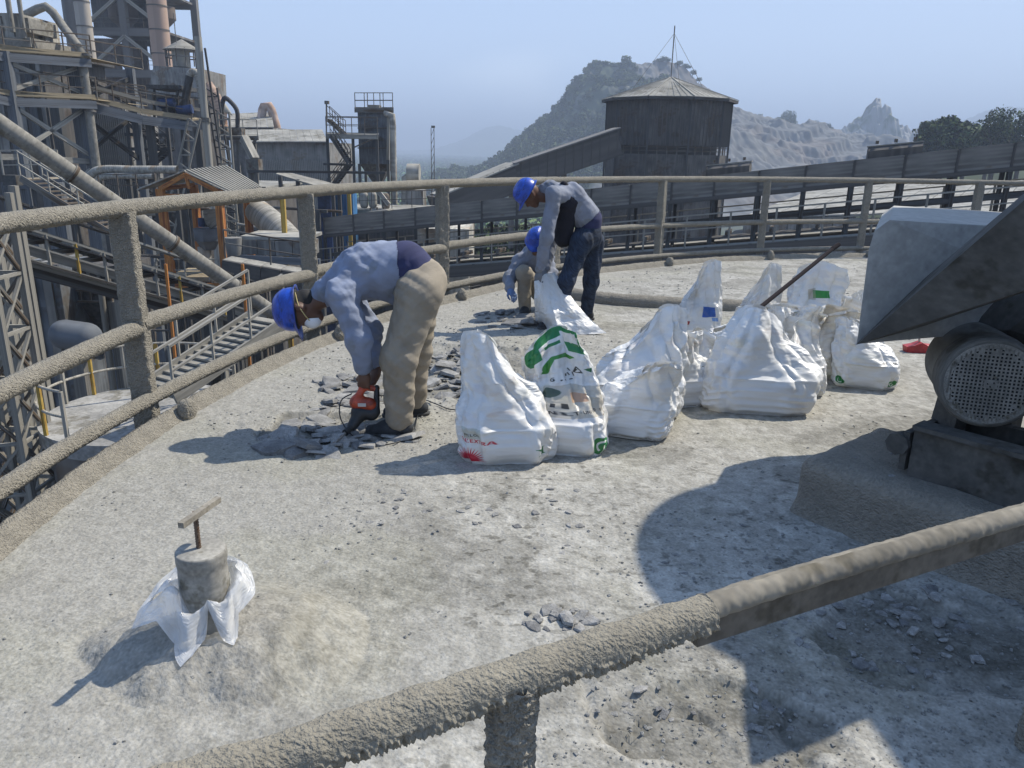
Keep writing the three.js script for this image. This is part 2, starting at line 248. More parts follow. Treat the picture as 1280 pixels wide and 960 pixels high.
// ---------- perimeter railing ----------
const railBase = ringPoint(6.6);
const RAIL = thing('perimeter_railing', 'curved steel guard railing caked in grey dust along the roof edge', 'railing', railBase);
const postAng = [-5.6, 6.6, 18.8, 31.3, 43.6, 55.6, 67.4, 78.4, 89.5, 101];
function arc(d0, d1, y0, y1, r, n) { const o = []; for (let i = 0; i <= n; i++) { const t = i / n, q = ringPoint(lerp(d0, d1, t), lerp(y0, y1, t), r); o.push(q.sub(railBase)); } return o; }
for (let i = 0; i < postAng.length; i++) {
  const deg = postAng[i], near = i < 4, gy = near ? 90 : 40, g0 = new THREE.BoxGeometry(0.14, 1.62, 0.12, near ? 10 : 5, gy, near ? 9 : 4), p = g0.attributes.position;
  for (let k = 0; k < p.count; k++) {
    let x = p.getX(k), y = p.getY(k), z = p.getZ(k); const cx = Math.abs(x) > 0.069 && Math.abs(z) > 0.059; if (cx) { x *= 0.92; z *= 0.92; }
    const f = 55, d = 0.006 * noise(x * f + i * 9, y * f * 0.6, z * f) + 0.006 * fbm(x * 15 + i, y * 12, z * 15, 2); p.setXYZ(k, x + Math.sign(x) * d, y, z + Math.sign(z) * d);
  }
  g0.rotateY(deg * Math.PI / 180); const q = ringPoint(deg, 0.53).sub(railBase); g0.translate(q.x, q.y, q.z); g0.computeVertexNormals();
  const post = mesh('post', boxUV(g0.clone()), M.crust, RAIL); post.geometry.computeVertexNormals();
  { // lump of mortar at the foot of the post, inside the kerb
    const s = new THREE.IcosahedronGeometry(0.075, 4), sp = s.attributes.position, fp = ringPoint(deg, 0.05, 10.97).sub(railBase);
    for (let k = 0; k < sp.count; k++) { const v = V().fromBufferAttribute(sp, k), l = 1 + 0.35 * fbm(v.x * 14 + i * 3, v.y * 14, v.z * 14, 3); sp.setXYZ(k, v.x * l * 0.8 + fp.x, v.y * l * 1.2 + fp.y, v.z * l * 0.8 + fp.z); }
    s.computeVertexNormals(); mesh('post_foot', boxUV(s), M.crust, RAIL);
  }
  if (i < postAng.length - 1) {
    const a = deg, b = postAng[i + 1], seg = near ? 320 : 90, rad = near ? 26 : 14, fall = i === 0 ? 0.04 : 0;
    mesh('top_rail', crustTube(arc(a, b, 1.355, 1.355, RAD, 10), near ? 0.054 : 0.05, seg, rad, 0.006, 85), M.crust, RAIL);
    mesh('middle_rail', crustTube(arc(a, b, 0.62 - fall * 2, 0.62 + (i < 3 ? -0.02 : 0), RAD - 0.02, 10), near ? 0.055 : 0.046, seg, rad, 0.006, 85), M.crust, RAIL);
    mesh('toe_rail', crustTube(arc(a, b, 0.13, 0.13, RAD - 0.06, 10), near ? 0.048 : 0.042, seg, rad, 0.005, 80), M.crust, RAIL);
  }
}
const M_flange = dusty(0.2, 0.175, 0.14, 1.5, 0.006), M_cake = mat(0.32, 0.295, 0.24, 1, T_speck, 2, { bumpMap: rep(T_crust, 6), bumpScale: 0.005 });
// ---------- handrail in front of the photographer ----------
{
  const a = V(-0.86, 0.9, -0.64), b = G(640, 848, 0.9), c = G(882, 765, 0.9), d = G(1280, 645, 0.9), e = d.clone().addScaledVector(d.clone().sub(c), 0.5);
  const o = thing('caked_handrail', 'low pipe handrail thickly caked in cement dust, broken bare along one end', 'railing', V(b.x, 0, b.z));
  const L = p => p.clone().sub(o.position);
  const path = new THREE.CatmullRomCurve3([L(a), L(a).lerp(L(b), 0.5).add(V(0.01, -0.004, 0)), L(b), L(c)]);
  const g = crustTube(path.getPoints(16), 0.0365, 900, 88, 0.0125, 90, 0.96, -0.5); mesh('caked_pipe', g, M_cake, o);
  const cap = new THREE.IcosahedronGeometry(0.036, 4), cp = cap.attributes.position, cl = L(c), ax = c.clone().sub(b).normalize();
  for (let k = 0; k < cp.count; k++) { const v = V().fromBufferAttribute(cp, k); const al = v.dot(ax); v.addScaledVector(ax, -al * 0.75); const l = 1 + 0.22 * fbm(v.x * 40, v.y * 40, v.z * 40, 3); v.multiplyScalar(l).add(cl); cp.setXYZ(k, v.x, v.y, v.z); }
  cap.computeVertexNormals(); mesh('crust_end', boxUV(cap), M_cake, o);
  mesh('bare_pipe', crustTube([L(c).lerp(L(b), 0.12).add(V(0, -0.012, 0)), L(c), L(d), L(e)].map(p => p.add(V(0, 0.006, 0))), 0.027, 420, 30, 0.0022, 40, 0.2), dusty(0.3, 0.27, 0.215, 1.2, 0.004), o);
  for (const [u, v] of [[L(c).lerp(L(b), 0.06), L(d)], [L(d), L(e)]]) { const q = bar(o, 'angle_flange', u.clone().add(o.position).add(V(0.003, -0.032, 0.006)), v.clone().add(o.position).add(V(0.003, -0.032, 0.006)), 0.014, M_flange, 0.062); }
  mesh('post', crustTube([L(b).add(V(0, -0.9, 0.02)), L(b).add(V(0, -0.45, 0.01)), L(b).add(V(0, 0.0, 0))], 0.042, 300, 48, 0.008, 70, 0), M.crust, o);
  mesh('post', crustTube([V(e.x - 0.1, 0, e.z).sub(o.position), V(e.x - 0.1, 0.88, e.z + 0.04).sub(o.position)], 0.04, 120, 30, 0.006, 60, 0), M.crust, o);
}
// ---------- stub of concrete with a threaded T handle, wrapped in plastic ----------
{
  const c = G(263, 797, 0.03), o = thing('concrete_stub', 'small round concrete stub with a rusty T handle standing in the mortar mound', 'stub', V(c.x, 0, c.z));
  const prof = []; for (let i = 0; i <= 40; i++) { const t = i / 40; prof.push(new THREE.Vector2(0.079 + 0.006 * t + 0.0022 * noise(t * 14, 2, 1), -0.02 + 0.405 * t)); } prof.push(new THREE.Vector2(0.082, 0.391), new THREE.Vector2(0.05, 0.394), new THREE.Vector2(0, 0.396));
  const g = new THREE.LatheGeometry(prof, 80), p = g.attributes.position; for (let i = 0; i < p.count; i++) { const x = p.getX(i), y = p.getY(i), z = p.getZ(i), f = 1 + 0.018 * fbm(x * 16, y * 16, z * 16, 3); p.setXYZ(i, x * f, y, z * f); } g.computeVertexNormals();
  const uv = g.attributes.uv; for (let i = 0; i < uv.count; i++) uv.setXY(i, uv.getX(i) * 0.5, uv.getY(i) * 0.45);
  mesh('concrete_core', boxUV(g), dusty(0.47, 0.45, 0.4, 2.2, 0.003), o);
  const rp = []; for (let i = 0; i <= 60; i++) rp.push(new THREE.Vector2(0.0085 + 0.0012 * Math.cos(i / 60 * 2 * Math.PI * 15), 0.38 + 0.155 * i / 60)); const rg = new THREE.LatheGeometry(rp, 14); rg.translate(-0.006, 0, 0.0);
  mesh('threaded_rod', rg, mat(0.16, 0.11, 0.075, 0.8, T_rust, 3), o);
  const ta = G(226, 657, 0.54), tb = G(273, 624, 0.54); bar(o, 'handle_bar', ta, tb, 0.022, dusty(0.42, 0.38, 0.31, 3, 0.002), 0.02);
  // plastic sheet
  const s = thing('plastic_wrap', 'torn clear plastic sheet draped round the concrete stub', 'plastic sheet', V(c.x, 0, c.z));
  const tips = [[-2.75, 0.28, 0.13], [-2.3, 0.2, 0.19], [-2.0, 0.17, 0.1], [-1.62, 0.25, 0.0], [-1.3, 0.15, 0.09], [-1.12, 0.115, 0.22], [-0.8, 0.225, 0.06], [-0.45, 0.17, 0.18], [-0.05, 0.2, 0.22], [0.6, 0.17, 0.28], [1.4, 0.14, 0.3], [2.3, 0.15, 0.3], [2.9, 0.2, 0.24]];
  const NA = 150, NS = 30, pos = [], idx = [], uvs = [];
  const at = (th) => { let k = 0; for (; k < tips.length - 1; k++) if (th < tips[k + 1][0]) break; const A = tips[k], B = tips[(k + 1) % tips.length], b0 = k === tips.length - 1 ? B[0] + 2 * Math.PI : B[0]; let t = clamp((th - A[0]) / (b0 - A[0]));  return [lerp(A[1], B[1], t), lerp(A[2], B[2], t)]; };
  for (let i = 0; i <= NA; i++) { const th = -2.75 + 2 * Math.PI * i / NA, [R, Y] = at(th); for (let j = 0; j <= NS; j++) {
    const t = j / NS, r = lerp(0.089, R * 0.9, Math.pow(t, 0.85)) + 0.012 * Math.sin(t * 3.1) * noise(th * 5, t * 3, 4), crest = 0.225 + 0.05 * noise(th * 1.7, 1, 2), arch = Math.sin(Math.min(1, t * 1.5) * Math.PI) * 0.04;
    let y = lerp(crest, Y, t * t * 0.6 + t * 0.4) + arch + 0.016 * fbm(th * 4, t * 5, 3, 3) * Math.sin(t * Math.PI); const an = -th; // angle measured clockwise from +x seen from above
    pos.push(r * Math.cos(an), Math.max(y, 0.01 + roofHeight(c.x + r * Math.cos(an), c.z + r * Math.sin(an))), r * Math.sin(an)); uvs.push(i / NA, t);
  } }
  for (let i = 0; i < NA; i++) for (let j = 0; j < NS; j++) { const a = i * (NS + 1) + j; idx.push(a, a + 1, a + NS + 1, a + 1, a + NS + 2, a + NS + 1); }
  const pg = new THREE.BufferGeometry(); pg.setAttribute('position', new THREE.Float32BufferAttribute(pos, 3)); pg.setAttribute('uv', new THREE.Float32BufferAttribute(uvs, 2)); pg.setIndex(idx); pg.computeVertexNormals(); crumple(pg, 0.009, 13, 4, (x, y, z) => sstep(0.085, 0.12, Math.hypot(x, z))); pg.computeVertexNormals();
  const pm = new THREE.MeshPhysicalMaterial({ color: lin(0.86, 0.87, 0.88), roughness: 0.22, transmission: 0.5, thickness: 0, side: THREE.DoubleSide, bumpMap: rep(T_grain, 2), bumpScale: 0.004 });
  mesh('sheet', pg, pm, s);
}
// ---------- cloth helper: slack sheets buckle into folds ----------
function buckle(g, slack, iters, pull, amp, freq, hold, smooth = 0.4) {
  const p = g.attributes.position, n = p.count, key = new Map(), map = new Int32Array(n), P = []; // weld
  for (let i = 0; i < n; i++) { const k = `${Math.round(p.getX(i) * 1e5)},${Math.round(p.getY(i) * 1e5)},${Math.round(p.getZ(i) * 1e5)}`; if (!key.has(k)) { key.set(k, P.length / 3); P.push(p.getX(i), p.getY(i), p.getZ(i)); } map[i] = key.get(k); }
  const m = P.length / 3, X = new Float64Array(P), X0 = new Float64Array(P), N = new Float64Array(m * 3), idx = g.index ? g.index.array : [...Array(n).keys()];
  const es = new Set(), E = []; const add = (a, b) => { if (a === b) return; const k = a < b ? a * m + b : b * m + a; if (!es.has(k)) { es.add(k); E.push(a, b); } };
  for (let t = 0; t < idx.length; t += 3) {
    const a = map[idx[t]], b = map[idx[t + 1]], c = map[idx[t + 2]]; add(a, b); add(b, c); add(c, a);
    const ux = X[b * 3] - X[a * 3], uy = X[b * 3 + 1] - X[a * 3 + 1], uz = X[b * 3 + 2] - X[a * 3 + 2], vx = X[c * 3] - X[a * 3], vy = X[c * 3 + 1] - X[a * 3 + 1], vz = X[c * 3 + 2] - X[a * 3 + 2];
    const nx = uy * vz - uz * vy, ny = uz * vx - ux * vz, nz = ux * vy - uy * vx; for (const q of [a, b, c]) { N[q * 3] += nx; N[q * 3 + 1] += ny; N[q * 3 + 2] += nz; }
  }
  const H = new Float64Array(m), R = new Float64Array(E.length / 2), deg = new Float64Array(m);
  for (let i = 0; i < m; i++) { const l = Math.hypot(N[i * 3], N[i * 3 + 1], N[i * 3 + 2]) || 1; N[i * 3] /= l; N[i * 3 + 1] /= l; N[i * 3 + 2] /= l; H[i] = hold ? hold(X[i * 3], X[i * 3 + 1], X[i * 3 + 2]) : 0; }
  for (let e = 0; e < R.length; e++) { const a = E[2 * e], b = E[2 * e + 1], s = lerp(slack, 1, (H[a] + H[b]) / 2); R[e] = Math.hypot(X[a * 3] - X[b * 3], X[a * 3 + 1] - X[b * 3 + 1], X[a * 3 + 2] - X[b * 3 + 2]) * s; deg[a]++; deg[b]++; }
  for (let i = 0; i < m; i++) { const x = X[i * 3], y = X[i * 3 + 1], z = X[i * 3 + 2], d = amp * (1 - H[i]) * (fbm(x * freq, y * freq, z * freq, 2) * 1.6); for (let k = 0; k < 3; k++) X[i * 3 + k] += N[i * 3 + k] * d; }
  const S = new Float64Array(m * 3);
  for (let it = 0; it < iters; it++) {
    for (let e = 0; e < R.length; e++) { const a = E[2 * e] * 3, b = E[2 * e + 1] * 3, dx = X[b] - X[a], dy = X[b + 1] - X[a + 1], dz = X[b + 2] - X[a + 2], L = Math.hypot(dx, dy, dz) || 1e-6, k = 0.42 * (L - R[e]) / L; X[a] += dx * k; X[a + 1] += dy * k; X[a + 2] += dz * k; X[b] -= dx * k; X[b + 1] -= dy * k; X[b + 2] -= dz * k; }
    S.fill(0); for (let e = 0; e < R.length; e++) { const a = E[2 * e] * 3, b = E[2 * e + 1] * 3; for (let k = 0; k < 3; k++) { const da = X[a + k] - X0[a + k], db = X[b + k] - X0[b + k]; S[a + k] += db; S[b + k] += da; } }
    for (let i = 0; i < m; i++) for (let k = 0; k < 3; k++) { const j = i * 3 + k; let d = X[j] - X0[j]; d = lerp(d, S[j] / deg[i], smooth) * (1 - pull); X[j] = X0[j] + d; }
  }
  for (let i = 0; i < n; i++) { const q = map[i] * 3; p.setXYZ(i, X[q], X[q + 1], X[q + 2]); }
  g.computeVertexNormals(); // smooth across welded seams
  const A = new Float64Array(m * 3), nn = g.attributes.normal; for (let i = 0; i < n; i++) { A[map[i] * 3] += nn.getX(i); A[map[i] * 3 + 1] += nn.getY(i); A[map[i] * 3 + 2] += nn.getZ(i); }
  for (let i = 0; i < n; i++) { const q = map[i] * 3, l = Math.hypot(A[q], A[q + 1], A[q + 2]) || 1; nn.setXYZ(i, A[q] / l, A[q + 1] / l, A[q + 2] / l); }
  return g;
}
function crumple(g, amp, f0, sd, hold, n = 6) { // sharp random creases, as in stiff cloth or film
  const p = g.attributes.position, nn = g.attributes.normal, dirs = []; const h = (i, k) => hash3(i * 7 + 1, k, sd * 13 + 5);
  for (let i = 0; i < n; i++) { const d = V(h(i, 1) - 0.5, h(i, 2) - 0.5, h(i, 3) - 0.5).normalize(); dirs.push([d, f0 * (0.6 + 1.3 * h(i, 4)), h(i, 5), 1 / (1 + i * 0.35)]); }
  for (let i = 0; i < p.count; i++) {
    const x = p.getX(i), y = p.getY(i), z = p.getZ(i); let s = 0, k = 0; const w = 0.4 * noise(x * 4, y * 4, z * 4 + sd), w2 = 0.4 * noise(x * 4 + 9, y * 4, z * 4 + sd);
    for (const [d, f, ph, a] of dirs) { const t = (x * d.x + y * d.y + z * d.z) * f + ph + (k % 2 ? w : w2); const gate = clamp(0.5 + 1.1 * noise(x * 3 + k * 5, y * 3, z * 3 + k)); s += a * gate * (Math.abs(t - Math.floor(t) - 0.5) * 2 - 0.5); k++; }
    const q = amp * s * (hold ? hold(x, y, z) : 1); p.setXYZ(i, x + nn.getX(i) * q, y + nn.getY(i) * q, z + nn.getZ(i) * q);
  }
  return g;
}
// ---------- woven plastic sacks ----------
function sackCanvas(draw, dirt, sd) {
  const c = document.createElement('canvas'); c.width = c.height = 512; const x = c.getContext('2d'); x.fillStyle = '#e6e6e4'; x.fillRect(0, 0, 512, 512);
  const s0 = seed; seed = sd * 7919 + 3;
  if (draw) draw(x);
  for (let i = 0; i < 220 * dirt; i++) { const a = rr(0, 512), b = rr(0, 512), r = rr(2, 26); x.fillStyle = `rgba(${150 + rr(0, 40) | 0},${132 + rr(0, 30) | 0},${100 + rr(0, 30) | 0},${rr(0.02, 0.09)})`; x.beginPath(); x.ellipse(a, b, r, r * rr(0.3, 1.4), rr(0, 3), 0, 7); x.fill(); }
  for (let i = 0; i < 500; i++) { x.fillStyle = `rgba(${120 + rr(0, 60) | 0},${118 + rr(0, 50) | 0},110,${rr(0.05, 0.25)})`; x.fillRect(rr(0, 512), rr(0, 512), rr(0.5, 2.4), rr(0.5, 2.4)); }
  seed = s0;
  const t = new THREE.CanvasTexture(c); t.colorSpace = THREE.SRGBColorSpace; t.wrapS = THREE.RepeatWrapping; return t;
}
const creaseDirs = [[1, 3, 0.1], [4, -1, 0.4], [3, 4, 0.7], [-5, 3, 0.2], [6, 2, 0.9], [2, -7, 0.5]];
const T_crease = makeTex(512, (u, v) => { let s = 0, k = 0; for (const [a, b, p] of creaseDirs) { const t = u * a + v * b + p + 0.35 * pf(u + k * 0.13, v, 4, 3) * 2, g = clamp(0.45 + 1.3 * pf(u, v + k * 0.17, 5, 2)); s += g * (Math.abs(t - Math.floor(t) - 0.5) * 2 - 0.5) / (1 + 0.2 * k); k++; } return [0.5 + 0.3 * s]; });
const T_weave = makeTex(256, (u, v) => [0.5 + 0.25 * Math.sin(u * 2 * Math.PI * 64) * Math.sin(v * 2 * Math.PI * 64) + 0.2 * pf(u, v, 8, 4)]);
const prints = {
  plain: null,
  burst(x) { // red burst, grey band with lettering, a green K, all upside down
    x.fillStyle = '#c9203a'; x.beginPath(); for (let i = 0; i <= 36; i++) { const a = -Math.PI + i / 36 * Math.PI, r = i % 2 ? 62 : 30; x.lineTo(58 + r * Math.cos(a) * 0.8, 488 + r * Math.sin(a)); } x.fill();
    x.fillStyle = 'rgba(190,196,186,0.8)'; x.fillRect(40, 352, 62, 42);
    x.save(); x.translate(64, 345); x.rotate(Math.PI); x.fillStyle = '#222'; x.font = 'bold 13px sans-serif'; x.fillText('▪▪ ▪▪', -24, 0); x.restore();
    x.fillStyle = '#3a3f3a'; x.font = 'bold 14px sans-serif'; x.fillText('LAMELON', 32, 384); x.fillStyle = '#c02a38'; x.font = 'bold 19px sans-serif'; x.fillText('SNI.EXTRA', 28, 410);
    x.save(); x.translate(162, 444); x.rotate(Math.PI - 0.15); x.fillStyle = '#1c6b3c'; x.font = 'bold 44px serif'; x.fillText('K', -16, 14); x.restore();
  },
  feed(x) { // green block with a white letter, a leaf, dark marks, a faded picture and a line of text
    x.save(); x.translate(135, 70); x.rotate(-0.12); x.fillStyle = '#1d7a45'; x.fillRect(-92, -70, 175, 96); x.fillStyle = '#e6e6e4'; x.fillRect(-42, -34, 70, 64); x.fillRect(20, -50, 40, 40); x.fillStyle = '#1d7a45'; x.fillRect(-30, -20, 42, 12); x.restore();
    x.strokeStyle = '#3f8a3a'; x.lineWidth = 15; x.beginPath(); x.arc(140, 150, 40, Math.PI * 0.95, Math.PI * 1.75); x.stroke(); x.beginPath(); x.moveTo(118, 120); x.lineTo(96, 172); x.stroke();
    x.fillStyle = '#2a2d2a'; x.font = 'bold 22px sans-serif'; x.fillText('6', 110, 208); x.lineWidth = 3; x.strokeStyle = '#2a2d2a'; for (let i = 0; i < 9; i++) { const a = 132 + (i % 3) * 9 + (i / 3 | 0) * 12, b = 206 - (i / 3 | 0) * 16; x.beginPath(); x.moveTo(a, b); x.lineTo(a + rr(-6, 10), b - rr(4, 15)); x.stroke(); } x.beginPath(); x.moveTo(164, 174); x.lineTo(174, 152); x.lineTo(184, 174); x.closePath(); x.stroke();
    x.fillStyle = '#1d6a45'; x.beginPath(); x.moveTo(190, 158); x.lineTo(222, 140); x.lineTo(212, 164); x.fill();
    x.fillStyle = 'rgba(196,190,176,0.85)'; x.fillRect(96, 222, 140, 118); x.fillStyle = '#46584a'; x.beginPath(); x.ellipse(112, 250, 16, 20, 0.4, 0, 7); x.fill(); x.fillStyle = 'rgba(196,140,100,0.6)'; x.fillRect(140, 252, 40, 30); x.fillStyle = '#333'; x.font = 'bold 20px sans-serif'; x.fillText('ꕤ', 118, 306); x.fillRect(118, 290, 6, 14); x.fillRect(128, 286, 5, 18);
    x.save(); x.translate(118, 330); x.rotate(-0.1); x.fillStyle = '#2c2c2c'; x.font = 'bold 15px monospace'; x.fillText('NLT·UNPAID 900', 0, 0); x.restore();
    x.fillStyle = '#1d7a3c'; x.beginPath(); x.ellipse(206, 462, 40, 38, 0, 0, 7); x.fill(); x.strokeStyle = '#e6e6e4'; x.lineWidth = 7; x.beginPath(); x.arc(214, 466, 24, 2.4, 5.2); x.stroke(); x.beginPath(); x.moveTo(206, 500); x.lineTo(222, 440); x.stroke();
    x.strokeStyle = '#8a6a2c'; x.lineWidth = 4; x.strokeRect(238, 318, 16, 30);
  },
  emblem(x) { for (const cx of [200, 70]) { x.fillStyle = '#1d7a3c'; x.beginPath(); x.ellipse(cx, 450, 30, 27, 0.2, 0, 7); x.fill(); x.strokeStyle = '#e6e6e4'; x.lineWidth = 5; x.beginPath(); x.arc(cx + 2, 452, 16, 0.6, 4.2); x.stroke(); } x.fillStyle = '#333'; x.font = 'bold 17px monospace'; x.fillText('ST ME.7S', 150, 300); },
  greenside(x) { x.fillStyle = '#1d7a3c'; x.beginPath(); x.moveTo(214, 490); x.lineTo(250, 400); x.lineTo(256, 500); x.fill(); x.fillStyle = '#3c8c3c'; x.fillRect(228, 356, 16, 26); x.strokeStyle = '#3a4a40'; x.lineWidth = 2.5; for (let i = 0; i < 14; i++) { x.beginPath(); x.arc(rr(200, 256), rr(200, 350), rr(3, 9), 0, 7); x.stroke(); } },
  patch(x) { x.fillStyle = '#2f8a3a'; x.fillRect(120, 150, 46, 40); x.fillStyle = 'rgba(170,160,140,0.6)'; x.fillRect(104, 138, 22, 60); x.fillStyle = '#555'; x.font = 'bold 12px monospace'; },
  blue(x) { x.fillStyle = '#2456b4'; x.fillRect(128, 250, 40, 52); x.fillStyle = '#7ba2dc'; x.fillRect(150, 306, 30, 20); x.fillStyle = '#9a3030'; x.fillRect(84, 330, 18, 18); },
  stitched(x) { x.fillStyle = '#4a3434'; for (let i = 0; i < 512; i += 9) x.fillRect(i, 494, 6, 3); x.fillStyle = '#b04048'; x.fillRect(238, 486, 16, 12); },
  circle(x) { x.strokeStyle = '#3c5a46'; x.lineWidth = 4; for (const r of [14, 24]) { x.beginPath(); x.arc(200, 330, r, 0, 7); x.stroke(); } for (let i = 0; i < 8; i++) { x.fillStyle = '#4a5a50'; x.fillRect(168 + rr(0, 70), 250 + rr(0, 60), 8, 5); } x.fillStyle = '#4a3434'; for (let i = 0; i < 512; i += 9) x.fillRect(i, 494, 6, 3); },
  ricestripe(x) { x.fillStyle = '#1d7a3c'; x.fillRect(40, 30, 200, 9); x.fillRect(170, 40, 36, 20); },
};
function sack(o) {
  const { at, w, d, h, yaw = 0, lean = [0, 0], fill = 0.5, top = 0.45, topD = 0.1, slant = 0, droop = 0.19, print = 'plain', dirt = 1, clear = 0, sd = 1, label, flop = 0, tint = [0.93, 0.93, 0.93] } = o;
  const NR = 116, NA = 176, pos = [], uv = [], idx = [];
  for (let j = 0; j <= NR; j++) {
    const v = Math.max(0, (j - 4) / (NR - 4)), shrink = j < 4 ? (j + 0.02) / 4 : 1, up = sstep(fill * 0.7, 1, v), neck = sstep(fill * 0.6, fill + 0.35, v);
    const belly = 0.95 + 0.08 * Math.sin(Math.min(1, v / (fill + 0.12)) * Math.PI * 0.8), bot = 0.93 + 0.07 * sstep(0, 0.08, v), tp = clamp((v - fill * 0.75) / (1 - fill * 0.75));
    const a = w * bot * lerp(belly, top, Math.pow(tp, 1.35)), b = d * bot * lerp(belly * (1 + 0.06 * Math.sin(v * 9)), topD, Math.pow(tp, 0.8));
    const exq = lerp(0.48, 1.0, neck), exr = lerp(0.62, 1.25, neck);
    for (let i = 0; i <= NA; i++) {
      const th = i / NA * 2 * Math.PI, c = Math.cos(th), s = Math.sin(th), q = Math.sign(c) * Math.pow(Math.abs(c), exq), r = Math.sign(s) * Math.pow(Math.abs(s), exr);
      const wob = 1 + 0.05 * (1 - neck) * noise(c * 4 + sd, v * 7, s * 4 + sd * 2) + (0.26 - 0.08 * neck) * fbm(c * 1.3 + sd * 5, v * 2.6 + sd, s * 1.3, 3);
      const nf = 5 + sd % 4, ph = sd * 1.3 + 1.1 * noise(v * 2.2, sd, 3) + (sd % 2 ? 1.4 : -1.4) * v, crease = (1 - Math.abs(Math.sin(th * nf / 2 + ph))) * (0.55 + 0.45 * noise(c * 2, s * 2, sd * 3)), crease2 = 1 - Math.abs(Math.sin(th * (nf + 3) / 2 - ph * 1.7 + 2)), gather = sstep(fill * 0.45, 1, v), low = Math.exp(-Math.pow((v - 0.14) / 0.1, 2)) * clamp(0.4 + noise(c * 1.5, s * 1.5, sd)) ;
      const fold = 1 + gather * (0.24 * crease - 0.16 * crease2) + 0.035 * low * sstep(-0.1, 0.5, noise(c * 2.5 + 3, v * 6, s * 2.5 + sd)) * (1 - Math.abs(Math.sin(v * 48 + 7 * noise(c * 1.8, s * 1.8, sd))));
      let x = a * q * shrink * wob * fold, z = b * r * shrink * wob * (1 + (fold - 1) * 2.2), y = h * v;
      y -= droop * (q - slant * 1.1) * (q - slant * 1.1) * up * up * h * 0.8;
      y -= 0.012 * (1 - shrink);
      z += d * neck * (0.35 * Math.sin(q * 3.1 + sd * 1.7) * (0.4 + topD) + 0.25 * noise(q * 1.2, v * 3, sd));
      const fl = sstep(0.72, 1, v) * flop; y -= fl * fl * 0.16; z += fl * 0.13; // the mouth flops over
      x += lean[0] * Math.pow(v, 1.5); z += lean[1] * Math.pow(v, 1.5);
      pos.push(x, Math.max(0.004, y), z); uv.push(0.5 - th / (2 * Math.PI), v);
    }
  }
  for (let j = 0; j < NR; j++) for (let i = 0; i < NA; i++) { const k = j * (NA + 1) + i; idx.push(k, k + NA + 1, k + 1, k + 1, k + NA + 1, k + NA + 2); }
  const g = new THREE.BufferGeometry(); g.setAttribute('position', new THREE.Float32BufferAttribute(pos, 3)); g.setAttribute('uv', new THREE.Float32BufferAttribute(uv, 2)); g.setIndex(idx);
  buckle(g, 1.13, 50, 0.006, 0.03, 6 + (sd % 4) * 0.8, (x, y) => y < 0.012 ? 0.9 : 0.3 * sstep(h * fill, h * fill * 0.4, y), 0.3);
  crumple(g, 0.013, 6.2, sd, (x, y) => 0.55 + 0.45 * sstep(h * 0.15, h * 0.6, y)); g.computeVertexNormals(); crumple(g, 0.0065, 15, sd + 40, (x, y) => 0.5 + 0.5 * sstep(h * 0.15, h * 0.6, y));
  const p = g.attributes.position; for (let i = 0; i < p.count; i++) if (p.getY(i) < 0.004) p.setY(i, 0.004);
  for (let j = 0; j <= NR; j++) { const a = j * (NA + 1), b = a + NA; p.setXYZ(b, p.getX(a), p.getY(a), p.getZ(a)); }
  g.computeVertexNormals();
  const m = new THREE.MeshPhysicalMaterial({ color: lin(...tint), roughness: 0.4, map: sackCanvas(prints[print], dirt, sd), bumpMap: rep(T_crease, 3, 3), bumpScale: 0.02, transmission: clear ? 0.45 : 0.16, thickness: 0, side: THREE.DoubleSide });
  const t = thing('woven_sack', label, 'sack', V(at.x, roofHeight(at.x, at.z) - 0.006, at.z), 'rubble sacks on the roof'); t.rotation.y = yaw;
  mesh('sack_cloth', g, m, t);
  return t;
}
sack({ at: G(636, 566), w: 0.280, d: 0.213, h: 0.752, yaw: 0.12, lean: [-0.12, -0.03], fill: 0.4, top: 0.5, topD: 0.3, slant: -0.5, print: 'burst', dirt: 0.8, sd: 1, label: 'peaked white sack printed with a red burst and a green letter' });
sack({ at: G(708, 556), w: 0.246, d: 0.190, h: 0.733, yaw: -0.12, lean: [-0.13, -0.06], fill: 0.38, top: 0.70, topD: 0.12, slant: 0.3, print: 'feed', dirt: 1.5, sd: 2, label: 'grubby sack with a big green printed block at its open top' });
sack({ at: G(797, 512), w: 0.314, d: 0.224, h: 0.752, yaw: -0.2, lean: [0.1, -0.1], fill: 0.42, top: 0.50, topD: 0.25, slant: 0.6, print: 'plain', dirt: 0.7, sd: 3, label: 'plain bluish white sack leaning behind the stitched sack' });
sack({ at: G(790, 536), w: 0.246, d: 0.179, h: 0.564, yaw: -0.3, lean: [0.13, 0.02], fill: 0.5, top: 0.64, topD: 0.5, slant: 0.5, flop: 0.5, print: 'stitched', dirt: 0.6, sd: 4, label: 'white sack with a stitched bottom hem and a folded mouth' });
sack({ at: G(846, 500), w: 0.190, d: 0.179, h: 0.620, yaw: 0.35, lean: [-0.02, -0.05], fill: 0.42, top: 0.85, topD: 0.55, slant: -0.3, flop: 0.6, print: 'circle', dirt: 1.5, sd: 5, label: 'open sack with a round faded stamp and dirty lining' });
sack({ at: G(870, 494), w: 0.168, d: 0.179, h: 0.564, yaw: 0.1, lean: [0.0, -0.05], fill: 0.5, top: 0.95, topD: 0.3, slant: -0.3, flop: 0.5, print: 'greenside', dirt: 1.2, sd: 6, label: 'short wrinkled sack with a green mark beside the stamped sack' });
sack({ at: G(868, 436), w: 0.224, d: 0.168, h: 0.827, yaw: 0, lean: [0.08, -0.1], fill: 0.34, top: 0.54, topD: 0.3, slant: 0.5, print: 'blue', dirt: 0.4, clear: 1, sd: 7, label: 'tall translucent sack with a blue label' });
